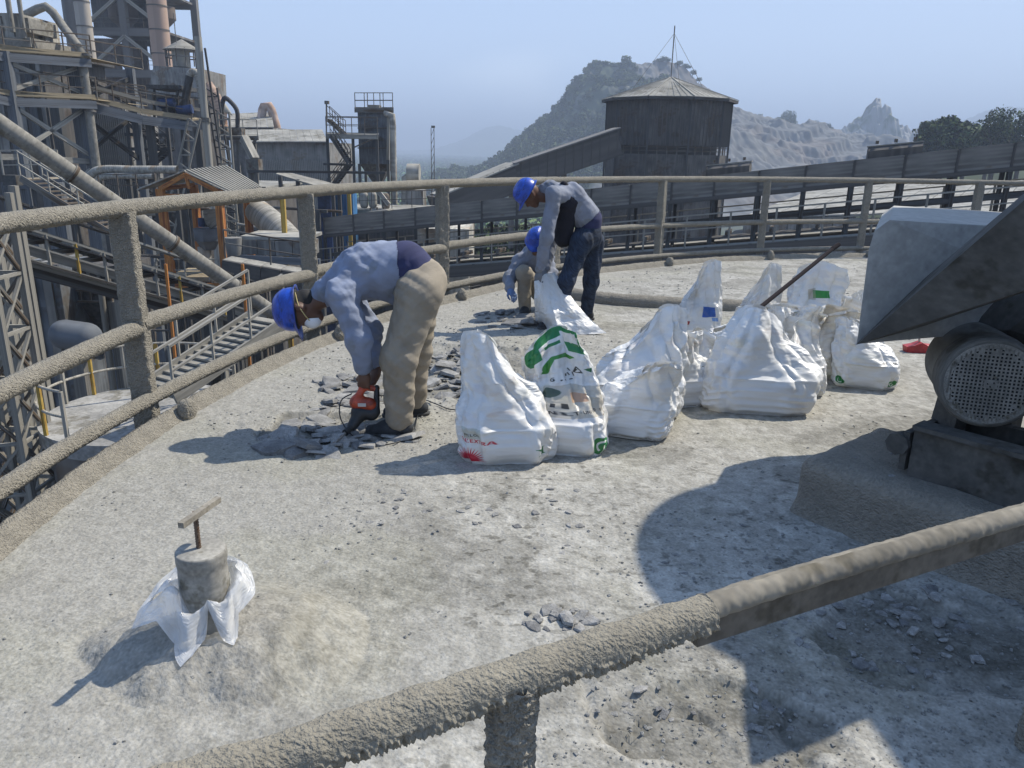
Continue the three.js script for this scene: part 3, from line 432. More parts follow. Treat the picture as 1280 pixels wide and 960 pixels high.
sack({ at: G(912, 458), w: 0.224, d: 0.179, h: 0.432, yaw: 0.2, lean: [0, 0], fill: 0.7, top: 0.90, topD: 0.5, flop: 0.6, print: 'plain', dirt: 1, sd: 8, label: 'low slumped sack behind the broad white sack' });
sack({ at: G(940, 506), w: 0.381, d: 0.246, h: 0.724, yaw: -0.12, lean: [0.03, -0.12], fill: 0.48, top: 0.44, topD: 0.28, slant: -0.35, print: 'plain', dirt: 0.25, sd: 9, label: 'broad clean white sack rising to a pointed top' });
sack({ at: G(990, 490), w: 0.168, d: 0.179, h: 0.564, yaw: 0.3, lean: [-0.02, 0], fill: 0.6, top: 0.90, topD: 0.4, slant: 0.3, print: 'greenside', dirt: 1.2, sd: 10, label: 'crumpled sack with a green corner against the broad white sack' });
sack({ at: G(1032, 466), w: 0.235, d: 0.213, h: 0.658, yaw: 0.2, lean: [0, -0.08], fill: 0.5, top: 0.80, topD: 0.5, slant: 0.3, flop: 0.7, print: 'plain', dirt: 3, sd: 11, tint: [0.9, 0.87, 0.81], label: 'brown stained sack gathered at the neck' });
sack({ at: G(1080, 480), w: 0.235, d: 0.190, h: 0.526, yaw: -0.35, lean: [-0.13, -0.05], fill: 0.52, top: 0.64, topD: 0.4, slant: -0.4, print: 'emblem', dirt: 0.8, sd: 12, label: 'white sack with a round green emblem near its bottom corner' });
sack({ at: G(942, 436), w: 0.235, d: 0.157, h: 0.799, yaw: 0.1, lean: [0.07, -0.08], fill: 0.34, top: 0.56, topD: 0.3, slant: 0.5, print: 'plain', dirt: 1.4, clear: 1, sd: 13, label: 'tall greyish translucent sack under the leaning crowbar' });
sack({ at: G(1012, 440), w: 0.280, d: 0.202, h: 0.827, yaw: -0.08, lean: [0.0, -0.1], fill: 0.38, top: 0.85, topD: 0.25, slant: 0.2, print: 'patch', dirt: 0.9, sd: 14, label: 'wide upright sack with a square green patch' });
sack({ at: G(982, 458), w: 0.224, d: 0.202, h: 0.658, yaw: 0.15, lean: [0.02, 0.03], fill: 0.48, top: 0.90, topD: 0.75, flop: 0.8, print: 'ricestripe', dirt: 0.9, sd: 15, label: 'gaping sack with a green stripe along its mouth' });
sack({ at: G(1068, 446), w: 0.190, d: 0.157, h: 0.602, yaw: 0, lean: [-0.02, -0.05], fill: 0.45, top: 0.90, topD: 0.3, slant: 0.3, print: 'plain', dirt: 1.6, clear: 1, sd: 16, label: 'thin see-through sack next to the grey machine guard' });

sack({ at: G(822, 486), w: 0.2, d: 0.16, h: 0.5, yaw: 0.3, lean: [0.02, -0.05], fill: 0.6, top: 0.7, topD: 0.4, slant: 0.3, flop: 0.5, print: 'plain', dirt: 1.4, sd: 17, label: 'squat dusty sack wedged between the leaning sack and the stamped sack' });
sack({ at: G(1048, 452), w: 0.19, d: 0.16, h: 0.62, yaw: 0.4, lean: [0.03, -0.05], fill: 0.5, top: 0.7, topD: 0.4, slant: -0.3, flop: 0.4, print: 'plain', dirt: 1.8, sd: 18, label: 'dusty sack wedged behind the brown stained sack' });
sack({ at: G(960, 462), w: 0.22, d: 0.17, h: 0.6, yaw: -0.3, lean: [0.0, -0.05], fill: 0.55, top: 0.7, topD: 0.4, slant: 0.2, flop: 0.4, print: 'plain', dirt: 1.1, sd: 19, label: 'plain sack squeezed behind the pointed white sack' });
sack({ at: G(1000, 466), w: 0.2, d: 0.16, h: 0.64, yaw: 0.1, lean: [0.04, -0.03], fill: 0.5, top: 0.6, topD: 0.4, slant: -0.2, flop: 0.5, print: 'greenside', dirt: 1.5, sd: 20, label: 'sack with green dabs squeezed in front of the green patched sack' });

// ---------- broken pieces of mortar crust ----------
const M_frag = [dusty(0.37, 0.365, 0.35, 2, 0.004), dusty(0.32, 0.315, 0.305, 2, 0.004), dusty(0.45, 0.44, 0.42, 2, 0.004), dusty(0.25, 0.248, 0.245, 2, 0.004)];
const fragGeo = [];
for (let k = 0; k < 16; k++) {
  const n = 5 + Math.floor(rr(0, 4)), pts = []; for (let i = 0; i < n; i++) { const a = (i + rr(-0.3, 0.3)) / n * 6.283, r = rr(0.55, 1); const x = Math.cos(a) * r, z = Math.sin(a) * r * rr(0.55, 0.9); pts.push(V(x, rr(-0.02, 0.06), z), V(x * rr(0.82, 0.98), 0.22 + rr(-0.05, 0.08), z * rr(0.82, 0.98))); }
  pts.push(V(rr(-0.3, 0.3), 0.3, rr(-0.3, 0.3))); const g = new ConvexGeometry(pts); fragGeo.push(boxUV(g, 0.3));
}
function fragment(x, z, s, label, group, thick = 1, lift = 0.0, tiltMax = 0.25) {
  const o = mesh(/chip|flake/.test(label) ? 'mortar_chip' : 'mortar_fragment', fragGeo[Math.floor(rnd() * 16)], M_frag[Math.floor(Math.pow(rnd(), 1.3) * 4)]); o.position.set(x, roofHeight(x, z) + lift - 0.004, z); o.scale.set(s, s * thick * rr(0.6, 1.2), s * rr(0.7, 1.1)); o.rotation.set(rr(-tiltMax, tiltMax), rr(0, 6.28), rr(-tiltMax, tiltMax)); tag(o, label, 'fragment', group);  // chips are smaller pieces of the same mortar crust under their own name
}
function cluster(px, py, rx, rz, n, s0, s1, label, group, thick, layers = 1) { const c = G(px, py); for (let i = 0; i < n; i++) { const a = rr(0, 6.283), r = Math.sqrt(rnd()); fragment(c.x + rx * r * Math.cos(a), c.z + rz * r * Math.sin(a), lerp(s0, s1, Math.pow(rnd(), 2)), label, group, thick, rnd() * (1 - r) * 0.03 * layers, 0.2 * layers); } }
cluster(420, 548, 0.5, 0.3, 70, 0.055, 0.19, 'flat broken crust fragment beside the chipping hammer', 'fragments at the hammer', 0.8, 1.7);
cluster(425, 490, 0.26, 0.5, 40, 0.055, 0.17, 'flat broken crust fragment between the kerb and the bent person in tan trousers', 'fragments by the kerb', 0.75, 1.2);
cluster(575, 462, 0.42, 0.8, 100, 0.06, 0.17, 'loose crust fragment in the heap behind the bent person in tan trousers', 'fragments in the heap', 0.9, 1.8);
cluster(640, 398, 0.4, 0.55, 44, 0.06, 0.18, 'loose crust fragment around the crouching person', 'fragments by the crouching person', 0.9, 1.4);
cluster(697, 775, 0.16, 0.08, 34, 0.022, 0.065, 'grey fragment in the small scatter on the bare roof', 'fragments in the small scatter', 0.9, 0.9);
cluster(1120, 790, 0.42, 0.25, 60, 0.014, 0.05, 'pale mortar chip lying below the bare handrail end', 'chips below the handrail', 1.0, 0.9);
cluster(1200, 755, 0.4, 0.2, 34, 0.015, 0.06, 'mortar chip against the concrete plinth', 'chips by the plinth', 1.1, 1);
cluster(520, 650, 0.7, 0.5, 30, 0.012, 0.035, 'lone small chip on the open roof', 'lone chips', 0.9, 0.5);
cluster(500, 640, 0.15, 0.3, 16, 0.014, 0.035, 'small chip in the trail leading away from the hammer', 'trail of chips', 0.9, 0.5);
cluster(950, 690, 0.5, 0.4, 40, 0.012, 0.032, 'small chip in the shade of the machine guard', 'chips in the shade', 0.9, 0.5);
cluster(640, 640, 0.45, 0.5, 40, 0.013, 0.04, 'small dark chip on the worn patch in front of the sacks', 'chips on the worn patch', 0.9, 0.6);
cluster(880, 880, 0.32, 0.14, 40, 0.014, 0.05, 'flake beside the cracked crust under the handrail', 'flakes under the handrail', 0.7, 0.6);
for (const [px, py, s] of [[385, 562, 0.13], [365, 528, 0.15], [440, 500, 0.17], [455, 487, 0.2], [402, 522, 0.16]]) { const q = G(px, py); fragment(q.x, q.z, s, 'large flat slab of lifted crust', 'lifted crust slabs', 0.4, 0.015, 0.12); }
{ // gravel and crumbs nobody could count
  const N = 30000, im = new THREE.InstancedMesh(fragGeo[3], M_frag[0], N), mt = new THREE.Matrix4(), q = new THREE.Quaternion(), e = new THREE.Euler(), col = new THREE.Color(); let k = 0;
  while (k < N) {
    const t = rnd(), z = 0.2 - 14 * Math.pow(t, 1.6), x = rr(-2.2, 0.9 + -z * 0.75); if (Math.hypot(x - RC.x, z - RC.z) > 10.9) continue;
    const near = Math.max(...zones.map(([c, a, b]) => 1.3 - Math.hypot((x - c.x) / (a * 1.5), (z - c.z) / (b * 1.5)))), shade = x > 0.35 + (z + 3) * -0.2 && z > -3.6 ? 0.5 : 0;
    const dens = 0.04 + 0.9 * clamp(near) + shade * 0.8 + 0.35 * sstep(0.05, 0.35, fbm(x * 1.4, z * 1.4, 44, 3)); if (rnd() > dens) continue;
    const s = (0.0016 + 0.010 * Math.pow(rnd(), 5)) * (1 + 0.1 * -z); e.set(rr(-0.6, 0.6), rr(0, 6.28), rr(-0.6, 0.6)); q.setFromEuler(e); mt.compose(V(x, roofHeight(x, z), z), q, V(s, s * rr(0.6, 2), s)); im.setMatrixAt(k, mt); const c = rr(0.9, 1.3); im.setColorAt(k, col.setRGB(c, c, c * 0.98)); k++;
  }
  im.name = 'gravel_crumbs'; tag(im, 'fine grey grit and crumbs strewn over the roof', 'gravel', null, 'stuff'); im.castShadow = im.receiveShadow = true; scene.add(im);
}
{ // low ridge of mortar over a conduit across the roof
  const a = G(690, 368), b = G(760, 378), c = G(850, 384), d = G(950, 388), e = G(1060, 394), f = G(1200, 404); const o = thing('mortar_ridge', 'low rounded mortar ridge running across the roof behind the sacks', 'ridge', V(b.x, 0, b.z));
  mesh('ridge', crustTube([a, b, c, d, e, f].map(p => p.sub(o.position).add(V(0, 0.01, 0))), 0.11, 240, 26, 0.008, 25, 0.4), M.crust, o);
}
// ---------- motor on its plinth, belt guard, fan ----------
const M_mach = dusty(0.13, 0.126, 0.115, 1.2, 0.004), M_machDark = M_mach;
{
  const A = G(983, 640), B = G(1120, 695), ex = B.clone().sub(A).normalize(), ez = V(ex.z, 0, -ex.x); if (ez.z > 0) ez.negate();
  const L = 2.6, W = 0.85, Hh = 0.31, rot = Math.atan2(-ex.z, ex.x);
  const o = thing('concrete_plinth', 'rounded concrete plinth caked in dust beneath the motor', 'plinth', A.clone().addScaledVector(ex, L / 2).addScaledVector(ez, W / 2 + 0.02));
  const g = nets((x, y, z) => { const fl = 0.035 * Math.pow(clamp((0.1 - y) / 0.14), 2), r = 0.085, qx = Math.abs(x) - L / 2 - fl + r, qy = y - Hh + r, qz = Math.abs(z) - W / 2 - fl + r; return Math.hypot(Math.max(qx, 0), Math.max(qy, 0), Math.max(qz, 0)) + Math.min(0, Math.max(qx, qy, qz)) - r + 0.014 * fbm(x * 5, y * 5, z * 5, 3) + 0.003 * noise(x * 40, y * 40, z * 40); }, new THREE.Box3(V(-L / 2 - 0.1, -0.06, -W / 2 - 0.1), V(L / 2 + 0.1, Hh + 0.1, W / 2 + 0.1)), 0.016);
  g.rotateY(rot); mesh('block', boxUV(g), mat(0.32, 0.295, 0.25, 1, T_speck, 1.2, { bumpMap: rep(T_crust, 4), bumpScale: 0.012 }), o);
  const top = Hh; // crumbs on the plinth
  for (let i = 0; i < 46; i++) { const p2 = A.clone().addScaledVector(ex, rr(0.15, 1.4)).addScaledVector(ez, rr(0.15, 0.7)); const f = mesh('plinth_chip', fragGeo[i % 16], M_frag[i % 3]); f.position.set(p2.x, top - 0.004, p2.z); const s = lerp(0.008, 0.03, Math.pow(rnd(), 2)); f.scale.set(s, s, s); f.rotation.y = rr(0, 6); tag(f, 'small stone chip lying on top of the concrete plinth', 'fragment', 'chips on the plinth'); }
  // motor
  const c = D(1238, 480, 3.25), n = V(-0.34, 0.02, 0.94).normalize(), m = thing('electric_motor', 'grey electric motor with a perforated fan cowl', 'motor', c); m.quaternion.setFromUnitVectors(V(0, 0, 1), n);
  const R = 0.203, body = new THREE.LatheGeometry([[0.001, -0.5], [R * 0.9, -0.5], [R * 0.97, -0.48], [R * 0.97, -0.17], [R, -0.165], [R * 1.02, -0.15], [R * 1.02, -0.03], [R * 0.99, -0.008], [R * 0.93, 0], [R * 0.86, 0.0]].map(a => new THREE.Vector2(...a)), 64); body.rotateX(Math.PI / 2);
  mesh('housing', body, dusty(0.22, 0.215, 0.195, 1.2, 0.004), m);
  const disc = new THREE.RingGeometry(R * 0.78, R * 0.9, 60, 1); disc.translate(0, 0, 0.0015); mesh('cowl_rim', disc, dusty(0.36, 0.35, 0.315, 2, 0.003), m);
  const gr = [], pitch = 0.0162; for (let k = -10; k <= 10; k++) { const x = k * pitch, l = Math.sqrt(Math.max(0, R * R * 0.72 - x * x)); if (l < 0.02) continue; gr.push(box(0.0072, 2 * l, 0.003, x, 0, 0)); gr.push(box(2 * l, 0.0072, 0.003, 0, x, -0.0004)); }
  tag(mesh('grille', gr, dusty(0.36, 0.35, 0.315, 2, 0.002), m), null, null, null, 'stuff');
  mesh('hub_plate', box(0.052, 0.04, 0.004, 0, 0.0, 0.003), dusty(0.36, 0.35, 0.315, 2, 0.002), m);
  for (const [bx, by] of [[-0.012, 0], [0.012, 0.006], [0, -0.012]]) { const s = mesh('bolt', new THREE.CylinderGeometry(0.0035, 0.0035, 0.004, 8), M.steelDark, m); s.rotation.x = Math.PI / 2; s.position.set(bx, by, 0.006); }
  { const dust = [], seedv = 5; for (let i = 0; i < 34; i++) { const a = hash3(i, 1, seedv) * 6.28, r = R * (0.6 + 0.26 * hash3(i, 2, seedv)); dust.push(box(pitch * 1.02, pitch * 1.02, 0.0016, Math.round(Math.cos(a) * r / pitch - 0.5) * pitch + pitch / 2, Math.round(Math.sin(a) * r / pitch - 0.5) * pitch + pitch / 2, -0.0012)); } tag(mesh('dust_plugs', dust, dusty(0.36, 0.35, 0.315, 2, 0.002), m), null, null, null, 'stuff'); }
  const inner = new THREE.CircleGeometry(R * 0.86, 40); inner.translate(0, 0, -0.05); mesh('dark_interior_disc', inner, M.black, m);  // black disc paints in the darkness behind the grille
  // base frame
  const b = thing('motor_base_frame', 'dark steel slide frame bolted down under the motor', 'frame', D(1200, 575, 3.3)); const L1 = D(1148, 528, 3.4), L2 = L1.clone().addScaledVector(ex, 1.5);
  const up = V(0, 1, 0); L1.y = 0.425; L2.y = 0.425;
  bar(b, 'channel_beam', L1, L2, 0.05, M_machDark, 0.26); bar(b, 'channel_beam', L1.clone().addScaledVector(ez, 0.36), L2.clone().addScaledVector(ez, 0.36), 0.05, M_machDark, 0.26);
  bar(b, 'top_flange', L1.clone().add(V(0, 0.135, 0)), L2.clone().add(V(0, 0.135, 0)), 0.12, M_machDark, 0.02); bar(b, 'end_plate', L1.clone().addScaledVector(ex, -0.03).addScaledVector(ez, -0.03), L1.clone().addScaledVector(ex, -0.03).addScaledVector(ez, 0.42), 0.03, M_machDark, 0.19);
  const lug = new THREE.CylinderGeometry(0.055, 0.055, 0.06, 8); lug.rotateX(Math.PI / 2); const lm = mesh('slide_lug', boxUV(lug), M_machDark, b); lm.position.copy(L1).addScaledVector(ex, -0.06).addScaledVector(ez, -0.02).add(V(0, 0.03, 0)).sub(b.position); lm.rotation.y = rot;
  // cradle under the motor
  const cr = c.clone().addScaledVector(n, -0.25); bar(b, 'motor_foot', V(cr.x - 0.07, 0.51, cr.z - 0.05), V(cr.x - 0.05, cr.y - 0.1, cr.z - 0.05), 0.05, M_machDark, 0.2); bar(b, 'motor_foot', V(cr.x + 0.16, 0.51, cr.z - 0.05), V(cr.x + 0.12, cr.y - 0.1, cr.z - 0.05), 0.05, M_machDark, 0.2);
  // belt guard
  const gd = thing('belt_guard', 'grey sheet metal belt guard with a dark slanting side plate', 'machine guard', D(1150, 420, 4.0).setY(0));
  const a1 = D(1071, 430, 3.6), a2 = D(1086, 312, 3.635), a2b = D(1093, 289, 3.645), a3 = D(1112, 275, 3.65), a4 = D(1245, 284, 3.75), a5 = D(1420, 292, 3.9), a6 = D(1420, 400, 3.8), back = V(0.56, 0.0, -1.15);
  const Q = [a1, a2, a2b, a3, a4, a5, a6], hull = []; for (const q of Q) hull.push(q.clone().sub(gd.position), q.clone().add(back).sub(gd.position));
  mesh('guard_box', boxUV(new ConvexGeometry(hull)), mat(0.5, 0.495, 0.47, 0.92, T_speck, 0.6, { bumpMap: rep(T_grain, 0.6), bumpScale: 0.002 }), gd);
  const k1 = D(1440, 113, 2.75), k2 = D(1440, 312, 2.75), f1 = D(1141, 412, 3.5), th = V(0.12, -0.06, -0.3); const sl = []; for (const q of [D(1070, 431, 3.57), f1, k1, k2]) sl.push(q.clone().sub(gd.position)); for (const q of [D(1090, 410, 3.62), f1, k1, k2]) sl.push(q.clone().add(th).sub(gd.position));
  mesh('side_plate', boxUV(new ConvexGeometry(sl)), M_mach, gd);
  bar(gd, 'guard_leg', D(1217, 408, 3.6), D(1213, 436, 3.6).setY(0.02), 0.03, M_machDark); bar(gd, 'guard_leg', V(2.9, 1.2, -4.2), V(2.9, 0, -4.2), 0.06, M_machDark);
  // small motor pulley cover behind
  const pc = thing('drive_cover', 'dark sheet metal drive cover above the motor', 'cover', D(1290, 395, 3.6)); const pp = []; for (const [x, y, z] of [[1212, 420, 3.7], [1205, 408, 3.75], [1262, 375, 3.6], [1400, 300, 3.3], [1400, 460, 3.2], [1262, 412, 3.5]]) { const q = D(x, y, z).sub(pc.position); pp.push(q, q.clone().add(V(0.05, 0, -0.3))); }
  mesh('cover_sheet', boxUV(new ConvexGeometry(pp)), M_machDark, pc);
  // fan housing and duct just outside the picture, whose shade falls on the roof
  const fh = thing('fan_housing', 'large dark fan housing beyond the motor with an added unseen shade disc', 'fan', V(3.1, 0, -2.55)); const vg = new THREE.CylinderGeometry(0.85, 0.85, 0.7, 48); vg.rotateX(Math.PI / 2); vg.rotateY(0.45); vg.translate(0, 1.15, 0); mesh('volute', boxUV(vg), M_machDark, fh); mesh('duct', box(0.6, 1.6, 0.66, 0.5, 2.2, 0.1, 0.45), M_machDark, fh); mesh('foot', box(1.2, 0.4, 0.6, 0, 0.2, 0, 0.45), M_machDark, fh); const hd = new THREE.CylinderGeometry(1.0, 1.0, 0.55, 48); hd.translate(0.97, 3.4, -2.05); mesh('added_shade_disc', boxUV(hd), M_mach, fh); rod(fh, 'shade_disc_column', V(3.95, 0, -4.7), V(3.95, 3.2, -4.7), 0.3, M_mach); mesh('shade_disc_duct', tube([V(0.75, 3.5, -2.0), V(0.8, 3.5, -1.2), V(0.6, 3.1, -0.3), V(0.5, 2.6, 0.1)], 0.28, 30, 18), M_mach, fh);  // unseen overhead disc, column and duct added to cast the rounded roof shadow
}
{ // crowbar resting on the sacks, red scoop, cable
  const a = D(948, 386, 6.1), b = D(1042, 310, 6.9), o = thing('crowbar', 'long dark steel bar resting across the sacks', 'crowbar', a); rod(o, 'shaft', a, b, 0.036, M.iron); const t = b.clone().sub(a).normalize(); rod(o, 'claw', b.clone().addScaledVector(t, -0.02), b.clone().addScaledVector(t, 0.05).add(V(0.02, 0.012, 0)), 0.042, M.iron); rod(o, 'buried_end', a.clone().addScaledVector(t, -0.5), a, 0.028, M.iron);
  const c = G(1145, 438), s = thing('red_scoop', 'small red plastic hand tool lying on the roof under the guard', 'hand tool', c), red = mat(0.55, 0.03, 0.035, 0.45, T_dust, 2);
  const sh = new THREE.Shape(); sh.moveTo(-0.12, 0); sh.lineTo(0.13, 0); sh.lineTo(0.13, 0.06); sh.lineTo(0.05, 0.065); sh.lineTo(0, 0.09); sh.lineTo(-0.06, 0.065); sh.lineTo(-0.13, 0.05); sh.closePath(); const sg = new THREE.ExtrudeGeometry(sh, { depth: 0.09, bevelEnabled: true, bevelSize: 0.008, bevelThickness: 0.008, bevelSegments: 2 }); mesh('body', boxUV(sg), red, s);
  rod(s, 'handle', c.clone().add(V(0, 0.08, 0.04)), c.clone().add(V(-0.035, 0.24, 0.04)), 0.02, mat(0.7, 0.68, 0.62, 0.6, T_dust, 2));
}
// ---------- people: distance fields of tapered bones, meshed ----------
const smin = (a, b, k) => { const h = Math.max(k - Math.abs(a - b), 0) / k; return Math.min(a, b) - h * h * k * 0.25; };
function boneDist(x, y, z, B) { // tapered capsule
  const [ax, ay, az, dx, dy, dz, L2, ra, rb] = B; const px = x - ax, py = y - ay, pz = z - az; const t = clamp((px * dx + py * dy + pz * dz) / L2); return Math.hypot(px - dx * t, py - dy * t, pz - dz * t) - (ra + (rb - ra) * t);
}
const bone = (a, b, ra, rb) => { const d = b.clone().sub(a); return [a.x, a.y, a.z, d.x, d.y, d.z, Math.max(1e-9, d.lengthSq()), ra, rb]; };
function field(bones, k = 0.04, extra) { return (x, y, z) => { let d = 9; for (let i = 0; i < bones.length; i++) d = smin(d, boneDist(x, y, z, bones[i]), k); return extra ? extra(x, y, z, d) : d; }; }
function boundsOf(bones, pad) { const b = new THREE.Box3(); for (const B of bones) { const r = Math.max(B[7], B[8]) + pad; for (const t of [0, 1]) { const x = B[0] + B[3] * t, y = B[1] + B[4] * t, z = B[2] + B[5] * t; b.expandByPoint(V(x - r, y - r, z - r)); b.expandByPoint(V(x + r, y + r, z + r)); } } return b; }
function nets(f, b, cell) { // surface nets
  const n = [0, 1, 2].map(i => Math.ceil((b.max.getComponent(i) - b.min.getComponent(i)) / cell) + 2), [nx, ny, nz] = n, v = new Float32Array(nx * ny * nz), O = b.min, id = (i, j, k) => (k * ny + j) * nx + i;
  for (let k = 0; k < nz; k++) for (let j = 0; j < ny; j++) for (let i = 0; i < nx; i++) v[id(i, j, k)] = f(O.x + i * cell, O.y + j * cell, O.z + k * cell);
  const vi = new Int32Array(nx * ny * nz).fill(-1), pos = [], idx = [], C = [[0, 0, 0], [1, 0, 0], [0, 1, 0], [1, 1, 0], [0, 0, 1], [1, 0, 1], [0, 1, 1], [1, 1, 1]], E = [[0, 1], [2, 3], [4, 5], [6, 7], [0, 2], [1, 3], [4, 6], [5, 7], [0, 4], [1, 5], [2, 6], [3, 7]], cv = new Float64Array(8);
  for (let k = 0; k < nz - 1; k++) for (let j = 0; j < ny - 1; j++) for (let i = 0; i < nx - 1; i++) {
    let m = 0; for (let c = 0; c < 8; c++) { cv[c] = v[id(i + C[c][0], j + C[c][1], k + C[c][2])]; if (cv[c] < 0) m |= 1 << c; } if (m === 0 || m === 255) continue;
    let x = 0, y = 0, z = 0, q = 0; for (const [a, e] of E) { if ((cv[a] < 0) === (cv[e] < 0)) continue; const t = cv[a] / (cv[a] - cv[e]); x += lerp(C[a][0], C[e][0], t); y += lerp(C[a][1], C[e][1], t); z += lerp(C[a][2], C[e][2], t); q++; }
    vi[id(i, j, k)] = pos.length / 3; pos.push(O.x + (i + x / q) * cell, O.y + (j + y / q) * cell, O.z + (k + z / q) * cell);
  }
  const quad = (a, b2, c, d, flip) => { if (a < 0 || b2 < 0 || c < 0 || d < 0) return; flip ? idx.push(a, c, b2, a, d, c) : idx.push(a, b2, c, a, c, d); };
  for (let k = 1; k < nz - 1; k++) for (let j = 1; j < ny - 1; j++) for (let i = 1; i < nx - 1; i++) {
    const s = v[id(i, j, k)] < 0;
    if (s !== (v[id(i + 1, j, k)] < 0)) quad(vi[id(i, j - 1, k - 1)], vi[id(i, j, k - 1)], vi[id(i, j, k)], vi[id(i, j - 1, k)], !s);
    if (s !== (v[id(i, j + 1, k)] < 0)) quad(vi[id(i - 1, j, k - 1)], vi[id(i, j, k - 1)], vi[id(i, j, k)], vi[id(i - 1, j, k)], s);
    if (s !== (v[id(i, j, k + 1)] < 0)) quad(vi[id(i - 1, j - 1, k)], vi[id(i, j - 1, k)], vi[id(i, j, k)], vi[id(i - 1, j, k)], !s);
  }
  const g = new THREE.BufferGeometry(); g.setAttribute('position', new THREE.Float32BufferAttribute(pos, 3)); g.setIndex(idx); const uv = new Float32Array(pos.length / 3 * 2); for (let i = 0; i < uv.length / 2; i++) { uv[2 * i] = pos[3 * i] + pos[3 * i + 2] * 0.7; uv[2 * i + 1] = pos[3 * i + 1] + pos[3 * i + 2] * 0.3; } g.setAttribute('uv', new THREE.BufferAttribute(uv, 2)); g.computeVertexNormals(); return g;
}
function keepIf(g, test) { // drop faces outside a garment's edges
  const p = g.attributes.position, o = [], a = g.index.array; for (let t = 0; t < a.length; t += 3) { let x = 0, y = 0, z = 0; for (let k = 0; k < 3; k++) { x += p.getX(a[t + k]) / 3; y += p.getY(a[t + k]) / 3; z += p.getZ(a[t + k]) / 3; } if (test(x, y, z)) o.push(a[t], a[t + 1], a[t + 2]); } g.setIndex(o); return g;
}
const T_cloth = makeTex(256, (u, v) => { const a = 0.9 + 0.1 * pf(u, v, 6, 4) + 0.05 * Math.sin(u * 402) * Math.sin(v * 402); const d = sstep(0.1, 0.4, pf(u + 0.4, v, 5, 5)) * 0.1; return [a - d * 0.5, a - d * 0.6, a - d]; }, true);
const cloth = (r, g, b) => new THREE.MeshStandardMaterial({ color: lin(r, g, b), roughness: 0.92, map: rep(T_cloth, 2.5), bumpMap: rep(T_crease, 3), bumpScale: 0.014, side: THREE.DoubleSide });
const M_skin = new THREE.MeshStandardMaterial({ color: lin(0.105, 0.05, 0.03), roughness: 0.55 });
const M_hat = new THREE.MeshPhysicalMaterial({ color: lin(0.012, 0.085, 0.60), roughness: 0.36, clearcoat: 0.2, map: rep(T_dust, 3) });
const M_hair = new THREE.MeshStandardMaterial({ color: lin(0.012, 0.011, 0.01), roughness: 0.8 });
const M_strap = new THREE.MeshStandardMaterial({ color: lin(0.55, 0.45, 0.2), roughness: 0.8 }), M_mask = new THREE.MeshStandardMaterial({ color: lin(0.74, 0.76, 0.79), roughness: 0.9 });
const T_denim = makeTex(256, (u, v) => { const a = 0.75 + 0.25 * pf(u, v, 5, 4) + 0.18 * pn((u + v) * 64, (u - v) * 6, 32); return [a, a, a * 1.02]; }, true);
// head frame: c centre of the skull, up = towards the crown, face = where the nose points
function headFrame(c, up, face) { up = up.clone().normalize(); const side = face.clone().cross(up).normalize(); const f = up.clone().cross(side).normalize(); return { c, up, f, side, at: (s, u, w) => c.clone().addScaledVector(side, s).addScaledVector(up, u).addScaledVector(f, w) }; }
function headBones(F) {
  const a = F.at; return [bone(a(0, 0.02, -0.02), a(0, 0.035, 0.02), 0.088, 0.082), bone(a(0, -0.05, 0.03), a(0, -0.095, 0.055), 0.062, 0.036), bone(a(0, -0.01, 0.085), a(0, -0.035, 0.108), 0.012, 0.015),
    bone(a(0.082, -0.02, 0), a(0.088, 0.02, -0.012), 0.012, 0.015), bone(a(-0.082, -0.02, 0), a(-0.088, 0.02, -0.012), 0.012, 0.015), bone(a(0.03, 0.015, 0.074), a(-0.03, 0.015, 0.074), 0.017, 0.017), bone(a(0.022, -0.068, 0.082), a(-0.022, -0.068, 0.082), 0.011, 0.011), bone(a(0, -0.06, -0.03), a(0, -0.13, -0.05), 0.056, 0.055)];
}
function hardHat(parent, F, m = M_hat) {
  const pr = []; for (let i = 0; i <= 18; i++) { const t = i / 18 * Math.PI / 2; pr.push(new THREE.Vector2(0.118 * Math.pow(Math.sin(t), 0.86), 0.128 * Math.pow(Math.cos(t), 0.9))); } pr.push(new THREE.Vector2(0.121, -0.012), new THREE.Vector2(0.132, -0.018), new THREE.Vector2(0.133, -0.022), new THREE.Vector2(0.116, -0.016), new THREE.Vector2(0.112, 0.01));
  const g = new THREE.LatheGeometry(pr, 56), p = g.attributes.position;
  for (let i = 0; i < p.count; i++) { let x = p.getX(i), y = p.getY(i), z = p.getZ(i); z *= 1.16; const fr = z > 0.1 && y < 0 ? sstep(0.1, 0.15, z) : 0; z += fr * 0.045 * (1 - Math.min(1, Math.abs(x) / 0.11)); y -= fr * 0.012; if (Math.abs(x) < 0.02 && y > 0.04) y += 0.005; p.setXYZ(i, x, y, z); }
  g.computeVertexNormals(); const h = mesh('hard_hat', g, m, parent); const mt = new THREE.Matrix4().makeBasis(F.side.clone().negate(), F.up, F.f); h.quaternion.setFromRotationMatrix(mt); h.position.copy(F.at(0, 0.045, 0)).sub(parent.position);
  const sus = mesh('headband', new THREE.TorusGeometry(0.1, 0.009, 8, 40), M_hair, h); sus.rotation.x = Math.PI / 2; sus.scale.set(0.98, 1.14, 1.6); sus.position.y = -0.012; return h;
}
